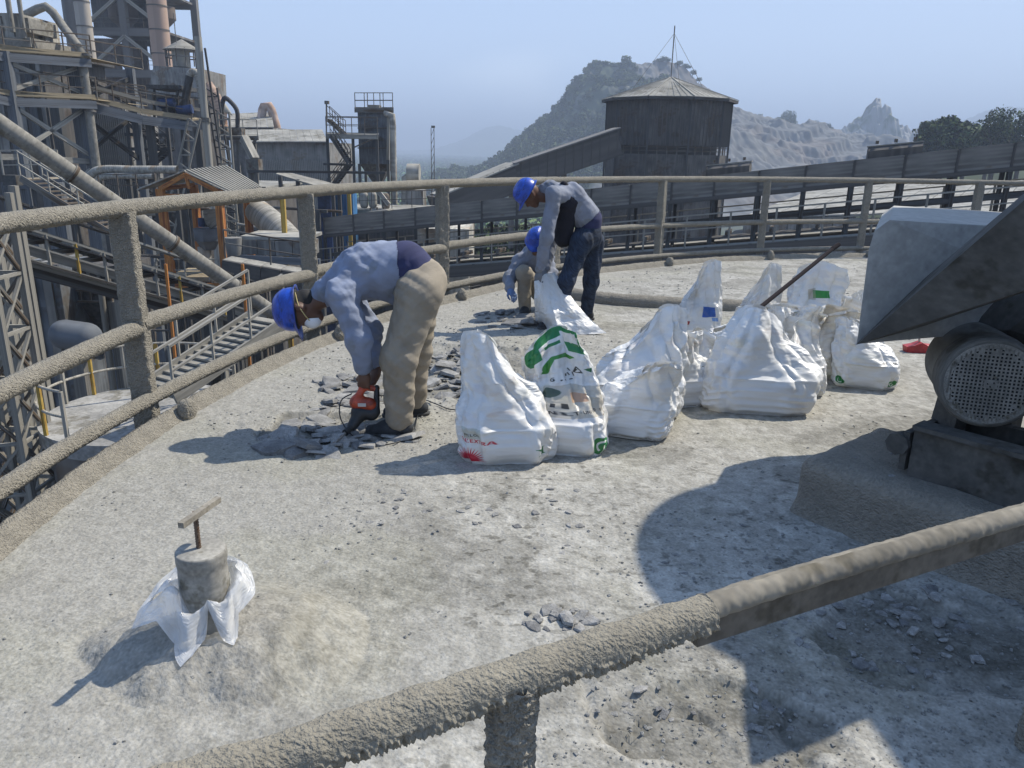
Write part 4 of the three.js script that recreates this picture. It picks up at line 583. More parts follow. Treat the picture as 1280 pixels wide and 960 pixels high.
function handBones(w, dir, palmN, s = 1, curl = 0.6) { // wrist, direction to the knuckles, palm normal
  dir = dir.clone().normalize(); palmN = palmN.clone().addScaledVector(dir, -palmN.dot(dir)).normalize(); const side = dir.clone().cross(palmN).normalize().multiplyScalar(s), B = [], P = (a, b, c) => w.clone().addScaledVector(dir, a).addScaledVector(side, b).addScaledVector(palmN, c);
  B.push(bone(w, P(0.05, 0, 0), 0.027, 0.03), bone(P(0.03, -0.018, 0), P(0.085, -0.026, 0), 0.021, 0.016), bone(P(0.03, 0.018, 0), P(0.085, 0.026, 0), 0.021, 0.016), bone(P(0.05, 0, 0), P(0.09, 0, 0), 0.019, 0.016));
  const F = []; [[-0.031, 0.062], [-0.0105, 0.074], [0.0105, 0.07], [0.031, 0.054]].forEach(([o, L], i) => { let p = P(0.092, o, 0), a = 0.25; for (let k = 0; k < 3; k++) { a += curl * (0.8 + 0.15 * i); const l = L * [0.46, 0.31, 0.25][k], q = p.clone().addScaledVector(dir, l * Math.cos(a)).addScaledVector(palmN, l * Math.sin(a)); F.push(bone(p, q, 0.0098 - k * 0.0008, 0.009 - k * 0.0008)); p = q; } });
  let t = P(0.03, -0.03, 0.006), t1 = P(0.062, -0.052, 0.02), t2 = P(0.085, -0.045, 0.04), t3 = P(0.1, -0.03, 0.052); F.push(bone(t, t1, 0.013, 0.011), bone(t1, t2, 0.011, 0.0098), bone(t2, t3, 0.0098, 0.008));
  return { palm: B, fingers: F };
}
function handGeo(h) { const all = [...h.palm, ...h.fingers]; return nets(field([...h.palm], 0.018, (x, y, z, d) => { for (const B of h.fingers) d = smin(d, boneDist(x, y, z, B), 0.006); return d; }), boundsOf(all, 0.01), 0.0042); }
function bodyMesh(parent, bones, headB, hands, m, cell = 0.012) { // one skin surface: limbs and trunk, with finer head and hands merged in
  const gs = [nets(field(bones, 0.045), boundsOf(bones, 0.03), cell), nets(field(headB, 0.03), boundsOf(headB, 0.02), 0.006), ...hands.map(handGeo)];
  gs.forEach(g => g.translate(-parent.position.x, -parent.position.y, -parent.position.z)); const o = mesh('body', mergeGeometries(gs), m, parent); return o;
}
function garment(parent, name, bones, k, m, { cell = 0.0095, slack = 1.1, folds = 0.011, freq = 9, sd = 1, keep, iters = 26, extra } = {}) {
  const g = nets(field(bones, k, extra), boundsOf(bones, 0.05), cell); buckle(g, 1 + (slack - 1) * 0.6, iters, 0.015, 0.008, 6, null, 0.3); crumple(g, folds, freq * 0.8, sd, null, 4); g.computeVertexNormals(); crumple(g, folds * 0.22, freq * 2.2, sd + 30, null, 5); if (keep) keepIf(g, keep); g.translate(-parent.position.x, -parent.position.y, -parent.position.z); g.computeVertexNormals(); return mesh(name, g, m, parent);
}
function shoe(parent, heel, toe, m, soleM) {
  const d = toe.clone().sub(heel), L = d.length(); d.normalize(); const up = V(0, 1, 0), P = (a, b) => heel.clone().addScaledVector(d, a * L).addScaledVector(up, b);
  const B = [bone(P(0.08, 0.045), P(0.5, 0.045), 0.042, 0.044), bone(P(0.5, 0.04), P(0.92, 0.032), 0.046, 0.034), bone(P(0.15, 0.05), P(0.2, 0.115), 0.042, 0.045), bone(P(0.25, 0.09), P(0.6, 0.055), 0.038, 0.036)];
  const g = nets(field(B, 0.03, (x, y, z, q) => Math.max(q, 0.012 - y)), boundsOf(B, 0.02), 0.008); g.translate(-parent.position.x, -parent.position.y, -parent.position.z); const s = mesh('shoe', g, m, parent);
  const S = [bone(P(0.05, 0.012), P(0.5, 0.012), 0.046, 0.044), bone(P(0.5, 0.012), P(0.95, 0.012), 0.049, 0.036)], g2 = nets(field(S, 0.02, (x, y, z, q) => Math.max(q, Math.abs(y - 0.011) - 0.012)), boundsOf(S, 0.02), 0.008); g2.translate(-parent.position.x, -parent.position.y, -parent.position.z); mesh('sole', g2, soleM, s);
}
const M_shoe = mat(0.045, 0.05, 0.058, 0.85, T_dust, 4), M_sole = mat(0.1, 0.1, 0.1, 0.9, T_dust, 4), M_tan = cloth(0.33, 0.285, 0.22), M_blue = cloth(0.26, 0.3, 0.405), M_navy = cloth(0.035, 0.04, 0.11);
const M_jean = new THREE.MeshStandardMaterial({ color: lin(0.035, 0.055, 0.095), roughness: 0.95, map: rep(T_denim, 3), bumpMap: rep(T_crease, 2.6), bumpScale: 0.022, side: THREE.DoubleSide }), M_slate = cloth(0.25, 0.27, 0.325), M_vest = cloth(0.012, 0.012, 0.02), M_glove = cloth(0.2, 0.21, 0.23), M_glove2 = cloth(0.13, 0.2, 0.36);
const HAMMER = {};
{ // man bending over the chipping hammer
  const o = thing('person', 'person in blue shirt and tan trousers bent over a chipping hammer', 'person', G(500, 535));
  const hipN = D(524, 366, 4.68), hipF = D(526, 362, 4.9), kneeN = D(499, 449, 4.58), ankN = D(499, 524, 4.6), kneeF = D(519, 440, 4.98), ankF = D(519, 502, 5.0);
  const pelvis = D(527, 352, 4.79), waist = D(507, 334, 4.79), chest = D(455, 339, 4.76), neck = D(403, 370, 4.72), shN = D(426, 368, 4.56), shF = D(432, 358, 4.92), elN = D(449, 424, 4.52), wrN = D(456, 465, 4.58), elF = D(462, 412, 4.88), wrF = D(472, 462, 4.76);
  const F = headFrame(D(377, 386, 4.68), V(-0.98, -0.06, 0.12), V(-0.14, -0.97, 0.2));
  HAMMER.grip = D(456, 478, 4.6); HAMMER.front = D(447, 515, 4.58);
  const hN = handBones(wrN, V(-0.12, -1, 0.02), V(0.25, -0.15, -1), 1, 0.62), hF = handBones(wrF, V(-0.45, -0.9, 0.25), V(-0.6, 0.2, 0.6), -1, 0.55);
  const core = [bone(pelvis, waist, 0.11, 0.1), bone(waist, chest, 0.1, 0.12), bone(chest, neck, 0.11, 0.055), bone(neck, F.at(0, -0.1, -0.04), 0.05, 0.05), bone(chest, shN, 0.08, 0.06), bone(chest, shF, 0.08, 0.06), bone(shN, elN, 0.05, 0.04), bone(elN, wrN, 0.04, 0.027), bone(shF, elF, 0.05, 0.04), bone(elF, wrF, 0.04, 0.027), bone(pelvis, hipN, 0.1, 0.085), bone(pelvis, hipF, 0.1, 0.085), bone(hipN, kneeN, 0.075, 0.05), bone(kneeN, ankN, 0.05, 0.038), bone(hipF, kneeF, 0.075, 0.05), bone(kneeF, ankF, 0.05, 0.038)];
  bodyMesh(o, core, headBones(F), [hN, hF], M_skin);
  const hb = [bone(F.at(0, 0.02, -0.025), F.at(0, -0.03, -0.05), 0.093, 0.072)]; const hg = nets(field(hb, 0.02), boundsOf(hb, 0.02), 0.008); hg.translate(-o.position.x, -o.position.y, -o.position.z); mesh('hair', hg, M_hair, o);
  hardHat(o, F);
  { const mg = new THREE.SphereGeometry(0.055, 24, 16, 0, Math.PI * 2, 0, Math.PI * 0.55); mg.scale(0.95, 1.0, 1.1); mg.rotateX(Math.PI / 2); const mk = mesh('dust_mask', mg, M_mask, o); mk.quaternion.setFromRotationMatrix(new THREE.Matrix4().makeBasis(F.side.clone().negate(), F.up, F.f)); mk.position.copy(F.at(0, -0.058, 0.07)).sub(o.position);
    const st = [0.5, -0.5].flatMap(s => [tube([F.at(s * 0.1, -0.05, 0.075), F.at(s * 0.17, -0.03, 0.04), F.at(s * 0.19, 0.0, -0.02), F.at(s * 0.12, 0.02, -0.1)].map(p => p.sub(o.position)), 0.0035, 16, 5)]); mesh('mask_strap', st, M_strap, o); }
  const tr = [bone(pelvis, hipN, 0.145, 0.142), bone(pelvis, hipF, 0.145, 0.138), bone(pelvis, waist.clone().lerp(pelvis, 0.75), 0.14, 0.13), bone(hipN, kneeN, 0.134, 0.106), bone(kneeN, ankN, 0.106, 0.084), bone(hipF, kneeF, 0.128, 0.1), bone(kneeF, ankF, 0.1, 0.076)];
  garment(o, 'trousers', tr, 0.05, M_tan, { folds: 0.011, freq: 8, sd: 5, extra: (x, y, z, d) => Math.max(d, 0.055 - y) });
  const us = [bone(pelvis.clone().lerp(waist, 0.3), waist, 0.15, 0.15), bone(waist, waist.clone().lerp(chest, 0.5), 0.15, 0.148)]; garment(o, 'undershirt', us, 0.04, M_navy, { folds: 0.006, sd: 4, freq: 7 });
  const axis = chest.clone().sub(waist).normalize(), hem = waist.clone().lerp(chest, 0.14);
  const shirt = [bone(waist, chest, 0.165, 0.168), bone(chest, neck.clone().lerp(chest, 0.2), 0.15, 0.085), bone(chest, shN, 0.11, 0.083), bone(chest, shF, 0.11, 0.083), bone(shN, elN, 0.086, 0.07), bone(elN, wrN.clone().lerp(elN, 0.16), 0.07, 0.054), bone(shF, elF, 0.08, 0.068), bone(elF, wrF.clone().lerp(elF, 0.16), 0.068, 0.05), bone(neck.clone().lerp(chest, 0.12), neck.clone().addScaledVector(axis, 0.02), 0.074, 0.066)];
  const hangDown = V(0, -1, 0); const body = waist.clone().lerp(chest, 0.45).addScaledVector(hangDown, 0.1); shirt.push(bone(body, body.clone().add(V(0.05, -0.03, 0)), 0.11, 0.09));
  garment(o, 'shirt', shirt, 0.05, M_blue, { folds: 0.017, freq: 9, sd: 8, slack: 1.13, cell: 0.0095, keep: (x, y, z) => (x - hem.x) * axis.x + (y - hem.y) * axis.y + (z - hem.z) * axis.z > 0.01 - 0.02 * noise(y * 9, z * 9, 1) });
  for (const [a, s] of [[ankN, -0.02], [ankF, 0.02]]) { const h = V(a.x + 0.07, 0.004, a.z); shoe(o, h, V(a.x - 0.2, 0.004, a.z + s + 0.05), M_shoe, M_sole); }
  // chipping hammer
  const g = HAMMER.grip, t = thing('chipping_hammer', 'red and black electric chipping hammer with a steel chisel', 'power tool', G(445, 545)); const red = mat(0.62, 0.09, 0.035, 0.45, T_dust, 3), blk = mat(0.02, 0.021, 0.024, 0.5, T_dust, 3), chr = mat(0.35, 0.35, 0.34, 0.4, T_rust, 3, { metalness: 0.6 });
  const tip = G(405, 566), nose = D(440, 533, 4.5), ax = nose.clone().sub(tip).normalize(), low = D(455, 522, 4.56), top = D(459, 484, 4.6);
  const tb = [bone(top.clone().add(V(-0.03, 0.0, 0)), top.clone().add(V(0.06, -0.01, 0)), 0.019, 0.019), bone(top.clone().add(V(-0.03, -0.01, 0)), low.clone().add(V(-0.05, 0.1, 0)), 0.02, 0.03), bone(low.clone().add(V(-0.04, 0.1, 0)), low.clone().add(V(0.04, 0.09, 0)), 0.045, 0.042)]; let gg = nets(field(tb, 0.02), boundsOf(tb, 0.02), 0.006); gg.translate(-t.position.x, -t.position.y, -t.position.z); mesh('body', gg, red, t);
  const kb = [bone(low.clone().add(V(-0.03, 0.04, 0)), low.clone().add(V(0.05, 0.03, 0)), 0.05, 0.046), bone(low.clone().add(V(-0.02, 0.03, 0)), nose, 0.046, 0.032), bone(top.clone().add(V(0.06, 0, 0)), low.clone().add(V(0.08, 0.04, 0)), 0.017, 0.022)]; gg = nets(field(kb, 0.02), boundsOf(kb, 0.02), 0.006); gg.translate(-t.position.x, -t.position.y, -t.position.z); mesh('gear_case', gg, blk, t);
  rod(t, 'chuck', nose.clone().addScaledVector(ax, 0.02), nose.clone().addScaledVector(ax, -0.07), 0.045, blk); rod(t, 'chisel', nose.clone().addScaledVector(ax, -0.06), tip, 0.018, chr); mesh('label_plate', box(0.05, 0.022, 0.002, low.x - 0.0 - t.position.x, low.y + 0.1 - t.position.y, low.z + 0.049 - t.position.z), mat(0.45, 0.42, 0.4, 0.5, null), t);
  const cb = thing('power_cable', 'thin black power cable trailing from the hammer across the roof', 'cable', G(470, 560)); const pts = [D(440, 492, 4.62), D(427, 500, 4.6), D(425, 520, 4.55), D(436, 540, 4.5), G(455, 553, 0.01), G(480, 556, 0.01), G(510, 547, 0.01), G(522, 520, 0.012), G(530, 500, 0.012), G(545, 505, 0.012), G(565, 512, 0.012), G(590, 511, 0.012)]; wpipe(cb, 'cable', pts, 0.0042, blk, 160, 7);
}
{ // man stooping with an empty sack
  const o = thing('person', 'person in grey shirt and dark jeans stooping to hold an empty sack', 'person', G(712, 405)), z0 = 8.0;
  const hipN = D(727, 302, 7.92), hipF = D(741, 302, 8.16), kneeN = D(708, 352, 7.78), ankN = D(697, 402, 7.8), kneeF = D(739, 352, 8.18), ankF = D(733, 391, 8.25), pelvis = D(735, 293, 8.04), waist = D(735, 275, 8.04), chest = D(713, 247, 8.0), neck = D(685, 236, 7.98);
  const shN = D(693, 243, 7.8), elN = D(683, 297, 7.72), wrN = D(674, 340, 7.74), shF = D(700, 243, 8.2), elF = D(690, 300, 8.2), wrF = D(682, 338, 8.05);
  const F = headFrame(D(663, 243, 7.95), V(-0.82, 0.5, 0.1), V(-0.55, -0.8, 0.1));
  const hN = handBones(wrN, V(-0.15, -1, 0.05), V(0.5, 0, -0.6), 1, 0.6), hF = handBones(wrF, V(-0.3, -1, 0.1), V(-0.4, 0, 0.6), -1, 0.6);
  const core = [bone(pelvis, waist, 0.1, 0.095), bone(waist, chest, 0.1, 0.11), bone(chest, neck, 0.1, 0.055), bone(neck, F.at(0, -0.1, -0.04), 0.05, 0.05), bone(chest, shN, 0.08, 0.055), bone(chest, shF, 0.08, 0.055), bone(shN, elN, 0.045, 0.038), bone(elN, wrN, 0.038, 0.026), bone(shF, elF, 0.045, 0.038), bone(elF, wrF, 0.038, 0.026), bone(pelvis, hipN, 0.1, 0.08), bone(pelvis, hipF, 0.1, 0.08), bone(hipN, kneeN, 0.07, 0.05), bone(kneeN, ankN, 0.05, 0.036), bone(hipF, kneeF, 0.07, 0.05), bone(kneeF, ankF, 0.05, 0.036)];
  bodyMesh(o, core, headBones(F), [], M_skin, 0.014); hardHat(o, F);
  for (const h of [hN, hF]) { const g = handGeo(h); g.translate(-o.position.x, -o.position.y, -o.position.z); mesh('glove', g, M_glove, o); }
  garment(o, 'jeans', [bone(pelvis, hipN, 0.125, 0.11), bone(pelvis, hipF, 0.125, 0.11), bone(pelvis, waist, 0.12, 0.115), bone(hipN, kneeN, 0.108, 0.08), bone(kneeN, ankN, 0.08, 0.066), bone(hipF, kneeF, 0.108, 0.08), bone(kneeF, ankF, 0.08, 0.064)], 0.05, M_jean, { folds: 0.01, freq: 11, sd: 9, extra: (x, y, z, d) => Math.max(d, 0.05 - y) });
  garment(o, 'undershirt', [bone(waist, waist.clone().lerp(chest, 0.5), 0.135, 0.13), bone(waist, pelvis.clone().lerp(waist, 0.6), 0.132, 0.13)], 0.04, M_navy, { folds: 0.006, sd: 10 });
  const ax = chest.clone().sub(waist).normalize(); const bl = D(716, 262, 8.02);
  garment(o, 'shirt', [bone(waist.clone().lerp(chest, 0.1), chest, 0.15, 0.148), bone(chest, neck.clone().lerp(chest, 0.2), 0.14, 0.085), bone(chest, shN, 0.1, 0.078), bone(chest, shF, 0.1, 0.078), bone(shN, elN, 0.078, 0.064), bone(elN, wrN.clone().lerp(elN, 0.12), 0.064, 0.05), bone(shF, elF, 0.078, 0.06), bone(elF, wrF.clone().lerp(elF, 0.12), 0.06, 0.048), bone(neck, neck.clone().lerp(F.c, 0.2), 0.07, 0.062)], 0.045, M_slate, { folds: 0.014, freq: 8, sd: 11, slack: 1.13, keep: (x, y, z) => (x - waist.x) * ax.x + (y - waist.y) * ax.y + (z - waist.z) * ax.z > 0.0 + 0.03 * noise(x * 7, y * 7, z * 7) || x < waist.x - 0.22 });
  const vb = [bone(D(709, 252, 7.94), D(704, 298, 7.98), 0.115, 0.09), bone(D(710, 255, 7.93), D(705, 231, 7.93), 0.1, 0.04)]; garment(o, 'vest', vb, 0.05, M_vest, { folds: 0.007, sd: 12 });
  for (const a of [ankN, ankF]) shoe(o, V(a.x + 0.06, 0.004, a.z), V(a.x - 0.19, 0.004, a.z + 0.06), M_shoe, M_sole);
  // the sack he holds
  const A = G(700, 400), s = thing('held_sack', 'empty white sack held open by the person in dark jeans', 'sack', A); const pos = [], uv = [], idx = [], nu = 70, nv = 60;
  const top0 = D(668, 352, 7.72), top1 = D(694, 340, 7.86), b0 = G(674, 405).add(V(-0.05, 0.01, 0)), b1 = G(757, 418).add(V(0, 0.012, 0)), b2 = G(700, 419).add(V(0, 0.012, 0.0));
  for (let j = 0; j <= nv; j++) for (let i = 0; i <= nu; i++) { const u = i / nu, v = j / nv, T = top0.clone().lerp(top1, u); T.z += 0.04 * Math.sin(u * 9); const B = u < 0.5 ? b0.clone().lerp(b2, u * 2) : b2.clone().lerp(b1, u * 2 - 1); const P = T.lerp(B, v); P.y += 0.08 * Math.sin(v * Math.PI) * u * -1 + 0.02 * v * (1 - v) * 4; P.z += 0.1 * (v * (1 - v)) * Math.sin(u * 7 + 1) + 0.12 * Math.sin(v * 3.1) * (1 - u); pos.push(P.x - A.x, Math.max(0.012, P.y), P.z - A.z); uv.push(u, 1 - v); }
  for (let j = 0; j < nv; j++) for (let i = 0; i < nu; i++) { const k = j * (nu + 1) + i; idx.push(k, k + nu + 1, k + 1, k + 1, k + nu + 1, k + nu + 2); }
  const front = new THREE.BufferGeometry(); front.setAttribute('position', new THREE.Float32BufferAttribute(pos, 3)); front.setAttribute('uv', new THREE.Float32BufferAttribute(uv, 2)); front.setIndex(idx); const bk = front.clone(); const bp = bk.attributes.position; for (let i = 0; i < bp.count; i++) { const v = Math.floor(i / (nu + 1)) / nv, u = (i % (nu + 1)) / nu, e = Math.sin(u * Math.PI); bp.setZ(i, bp.getZ(i) - 0.16 * e * (0.5 + 0.5 * v) - 0.004); }
  const g = mergeGeometries([front, bk]); g.computeVertexNormals(); buckle(g, 1.09, 40, 0.01, 0.02, 7, null, 0.3); crumple(g, 0.012, 6, 21); g.computeVertexNormals();
  mesh('sack_cloth', g, new THREE.MeshPhysicalMaterial({ color: lin(0.92, 0.92, 0.92), roughness: 0.42, bumpMap: rep(T_crease, 2), bumpScale: 0.025, map: sackCanvas(null, 0.3, 30), transmission: 0.16, thickness: 0, side: THREE.DoubleSide }), s);
}
{ // crouching man behind
  const o = thing('person', 'crouching person in grey shirt and tan trousers behind the held sack', 'person', G(668, 388));
  const pelvis = D(685, 362, 8.85), waist = D(678, 345, 8.82), chest = D(667, 322, 8.66), neck = D(669, 308, 8.55), hipN = D(676, 364, 8.7), hipF = D(695, 362, 8.9), kneeN = D(655, 342, 8.4), ankN = D(656, 383, 8.42), kneeF = D(706, 348, 8.55), ankF = D(704, 385, 8.7), shN = D(650, 326, 8.6), elN = D(637, 348, 8.45), wrN = D(637, 362, 8.22), shF = D(683, 322, 8.75), elF = D(690, 344, 8.55), wrF = D(680, 352, 8.3);
  const F = headFrame(D(671, 303, 8.45), V(0.0, 0.86, 0.5), V(-0.25, -0.5, 0.83));
  const hN = handBones(wrN, V(0.35, -0.4, 0.5), V(0, -1, 0), 1, 0.3), hF = handBones(wrF, V(-0.5, -0.4, 0.5), V(0, -1, 0), -1, 0.4);
  bodyMesh(o, [bone(pelvis, waist, 0.12, 0.1), bone(waist, chest, 0.1, 0.11), bone(chest, neck, 0.1, 0.055), bone(neck, F.at(0, -0.1, -0.04), 0.05, 0.05), bone(chest, shN, 0.08, 0.055), bone(chest, shF, 0.08, 0.055), bone(shN, elN, 0.045, 0.038), bone(elN, wrN, 0.038, 0.026), bone(shF, elF, 0.045, 0.038), bone(elF, wrF, 0.038, 0.026), bone(pelvis, hipN, 0.1, 0.08), bone(pelvis, hipF, 0.1, 0.08), bone(hipN, kneeN, 0.07, 0.05), bone(kneeN, ankN, 0.05, 0.036), bone(hipF, kneeF, 0.07, 0.05), bone(kneeF, ankF, 0.05, 0.036)], headBones(F), [], M_skin, 0.014);
  hardHat(o, F); for (const h of [hN, hF]) { const g = handGeo(h); g.translate(-o.position.x, -o.position.y, -o.position.z); mesh('glove', g, M_glove2, o); }
  garment(o, 'trousers', [bone(pelvis, hipN, 0.13, 0.11), bone(pelvis, hipF, 0.13, 0.11), bone(hipN, kneeN, 0.11, 0.085), bone(kneeN, ankN, 0.085, 0.068), bone(hipF, kneeF, 0.11, 0.085), bone(kneeF, ankF, 0.085, 0.068)], 0.05, M_tan, { folds: 0.01, sd: 14, extra: (x, y, z, d) => Math.max(d, 0.05 - y) });
  garment(o, 'shirt', [bone(waist, chest, 0.145, 0.145), bone(chest, neck.clone().lerp(chest, 0.2), 0.13, 0.08), bone(chest, shN, 0.1, 0.078), bone(chest, shF, 0.1, 0.078), bone(shN, elN, 0.078, 0.064), bone(elN, wrN.clone().lerp(elN, 0.12), 0.064, 0.05), bone(shF, elF, 0.078, 0.06), bone(elF, wrF.clone().lerp(elF, 0.12), 0.06, 0.048)], 0.045, M_slate, { folds: 0.013, sd: 15, slack: 1.13 });
  for (const a of [ankN, ankF]) shoe(o, V(a.x + 0.03, 0.004, a.z - 0.06), V(a.x - 0.04, 0.004, a.z + 0.19), M_shoe, M_sole);
}
// ---------- the works around the silo ----------
const GY = -30;
const toGround = p => V(p.x, GY, p.z);
function rect(x0, y0, x1, y1, z) { const ym = (y0 + y1) / 2, xm = (x0 + x1) / 2; return { x0: D(x0, ym, z).x, x1: D(x1, ym, z).x, y0: D(xm, y1, z).y, y1: D(xm, y0, z).y }; } // metres of a wall seen between two corners
function block(parent, name, x0, y0, x1, y1, z, depth, m, ground) { const r = rect(x0, y0, x1, y1, z), b = ground ? GY : r.y0; const g = box(r.x1 - r.x0, r.y1 - b, depth, (r.x0 + r.x1) / 2, (r.y1 + b) / 2, -z - depth / 2); const o = mesh(name, g, m, parent); if (parent !== scene) o.position.copy(parent.position).negate(); return o; }
const base = (px, py, z) => toGround(D(px, py, z));
function ribs(parent, x0, y0, x1, y1, z, n, m, w = 0.08, ground) { const r = rect(x0, y0, x1, y1, z); for (let i = 0; i <= n; i++) { const x = lerp(r.x0, r.x1, i / n); bar(parent, 'wall_rib', V(x, r.y1, -z + 0.02), V(x, ground ? GY : r.y0, -z + 0.02), w, m, 0.08); } }
function stackPipe(name, label, px, py, z, dia, topY, m, rings) { const b = base(px, py, z), o = thing(name, label, 'chimney', b); rod(o, 'shaft', b, V(b.x, topY, b.z), dia, m).geometry = new THREE.CylinderGeometry(0.5, 0.5, 1, 32); for (let i = 0; i < rings; i++) { const y = topY - 1.5 - i * (topY - GY) / 26; rod(o, 'flange_ring', V(b.x, y - 0.08, b.z), V(b.x, y + 0.08, b.z), dia * 1.06, M.steelGrey).geometry = new THREE.CylinderGeometry(0.5, 0.5, 1, 32); } return o; }

{ // conveyor gallery across the middle distance
  const P = [[330, 280, 43], [405, 272, 42], [600, 256, 40], [825, 234, 37.5], [968, 216, 35.5], [1078, 203, 34], [1280, 179, 31], [1420, 162, 29.5]].map(a => D(...a)); const a = P[1], b = P[7];
  const o = thing('conveyor_gallery', 'long dust covered conveyor gallery with side panels above open steel rails', 'conveyor', base(825, 234, 37.5));
  const N = 19, at = t => a.clone().lerp(b, t), side = V(b.z - a.z, 0, -(b.x - a.x)).normalize(); if (side.z > 0) side.negate();
  for (let i = 0; i < N; i++) {
    const p = at(i / N), q = at((i + 1) / N), e = q.clone().sub(p).multiplyScalar(0.006);
    bar(o, 'side_panel', p.clone().add(e).add(V(0, -0.45, 0)), q.clone().sub(e).add(V(0, -0.45, 0)), 0.05, M.panel, 0.88);
    bar(o, 'side_panel', p.clone().add(V(0, -0.45, 0)).addScaledVector(side, 1.3), q.clone().add(V(0, -0.45, 0)).addScaledVector(side, 1.3), 0.05, M.panel, 0.88);
    bar(o, 'belt_cover', p.clone().add(V(0, -0.06, 0)).addScaledVector(side, 0.65), q.clone().add(V(0, -0.06, 0)).addScaledVector(side, 0.65), 1.25, M.steelDust, 0.06);
    bar(o, 'panel_joint', p.clone().addScaledVector(side, -0.04), p.clone().add(V(0, -0.9, 0)).addScaledVector(side, -0.04), 0.07, M.sheetDark);
    bar(o, 'frame_post', p.clone().add(V(0, -0.9, 0)), p.clone().add(V(0, -3.1, 0)), 0.16, M.steelDark); bar(o, 'frame_post', p.clone().add(V(0, -0.9, 0)).addScaledVector(side, 1.3), p.clone().add(V(0, -3.1, 0)).addScaledVector(side, 1.3), 0.14, M.steelDark);
    const mid = p.clone().lerp(q, 0.5).addScaledVector(side, -0.9); bar(o, 'rail_post', mid.clone().add(V(0, -3.0, 0)), mid.clone().add(V(0, -1.6, 0)), 0.07, M.steelDust); const m2 = p.clone().addScaledVector(side, 2.2); bar(o, 'rail_post', m2.clone().add(V(0, -3.0, 0)), m2.clone().add(V(0, -1.5, 0)), 0.07, M.steelDust);
    bar(o, 'idler_roller', p.clone().lerp(q, 0.4).add(V(0, -2.55, 0)).addScaledVector(side, 0.05), p.clone().lerp(q, 0.4).add(V(0, -2.55, 0)).addScaledVector(side, 1.25), 0.18, M.steelGrey);
    bar(o, 'cross_beam', p.clone().add(V(0, -3.1, 0)).addScaledVector(side, -1), p.clone().add(V(0, -3.1, 0)).addScaledVector(side, 2.3), 0.14, M.steelDark, 0.2);
  }
  const L = (name, dy, s, w, m, h) => bar(o, name, a.clone().add(V(0, dy, 0)).addScaledVector(side, s), b.clone().add(V(0, dy, 0)).addScaledVector(side, s), w, m, h);
  L('lower_chord', -0.98, -0.04, 0.16, M.sheetDark, 0.18); L('lower_chord', -0.98, 1.34, 0.16, M.sheetDark, 0.18); L('stringer', -2.0, 0, 0.1, M.steelDark, 0.2); L('stringer', -2.0, 1.3, 0.1, M.steelDark, 0.2); L('return_belt', -2.75, 0.65, 1.1, M.sheetDark, 0.05);
  L('handrail', -1.6, -0.9, 0.06, M.steelDust); L('knee_rail', -2.2, -0.9, 0.05, M.steelDust); L('walkway', -3.02, -0.55, 0.8, M.steelDust, 0.06); L('deck_girder', -3.3, -0.95, 0.14, M.sheetDark, 0.55); L('deck_girder', -3.3, 2.3, 0.14, M.sheetDark, 0.55); L('walkway', -3.02, 1.8, 0.8, M.steelDust, 0.06); L('handrail', -1.5, 2.2, 0.06, M.steelDust);
  for (const t of [0.02, 0.3, 0.58, 0.86]) { const p = at(t).add(V(0, -3.4, 0)); for (const s of [0, 1.3]) bar(o, 'trestle_leg', p.clone().addScaledVector(side, s), toGround(p.clone().addScaledVector(side, s * 2.5 - 1)), 0.3, M.steelGrey); }
  for (const [x0, x1, y, z] of [[882, 936, 221, 36.6], [1084, 1152, 200, 33.6], [456, 480, 272, 41.6]]) { // hoods standing on the gallery
    const p = D(x0, y, z), q = D(x1, y - (x1 - x0) * 0.09, z - (x1 - x0) * 0.012), h = thing('conveyor_hood', { 882: 'small dark hood with a pale lid on the gallery beside the round bin', 1084: 'long dark hood with a dusty lid on the gallery below the dark trees', 456: 'little black hood at the low end of the gallery' }[x0], 'hood', p), d = q.clone().sub(p), w = d.length(), hh = w * 0.3; d.normalize();
    const pts = []; for (const [e, yy, s] of [[0, 0, 0], [0, hh * 0.75, 0], [0, hh, 0.25], [0, hh, 0.95], [0, hh * 0.75, 1.2], [0, 0, 1.2]]) { pts.push(V(0, yy - 0.1, 0).addScaledVector(side, s), V(0, yy - 0.1, 0).addScaledVector(side, s).addScaledVector(d, w)); } mesh('hood_shell', boxUV(new ConvexGeometry(pts)), M.sheetDark, h);
    bar(h, 'lid', p.clone().add(V(0, hh - 0.07, 0)).addScaledVector(side, 0.6).addScaledVector(d, -0.05), p.clone().add(V(0, hh - 0.07, 0)).addScaledVector(side, 0.6).addScaledVector(d, w + 0.05), 0.75, M.steelDust, 0.05);
    for (const t of [0.15, 0.5, 0.85]) { const c = p.clone().addScaledVector(d, w * t).add(V(0, hh, 0)).addScaledVector(side, 0.3); bar(h, 'lifting_lug', c, c.clone().add(V(0, 0.14, 0)), 0.1, M.steelGrey); }
  }
}
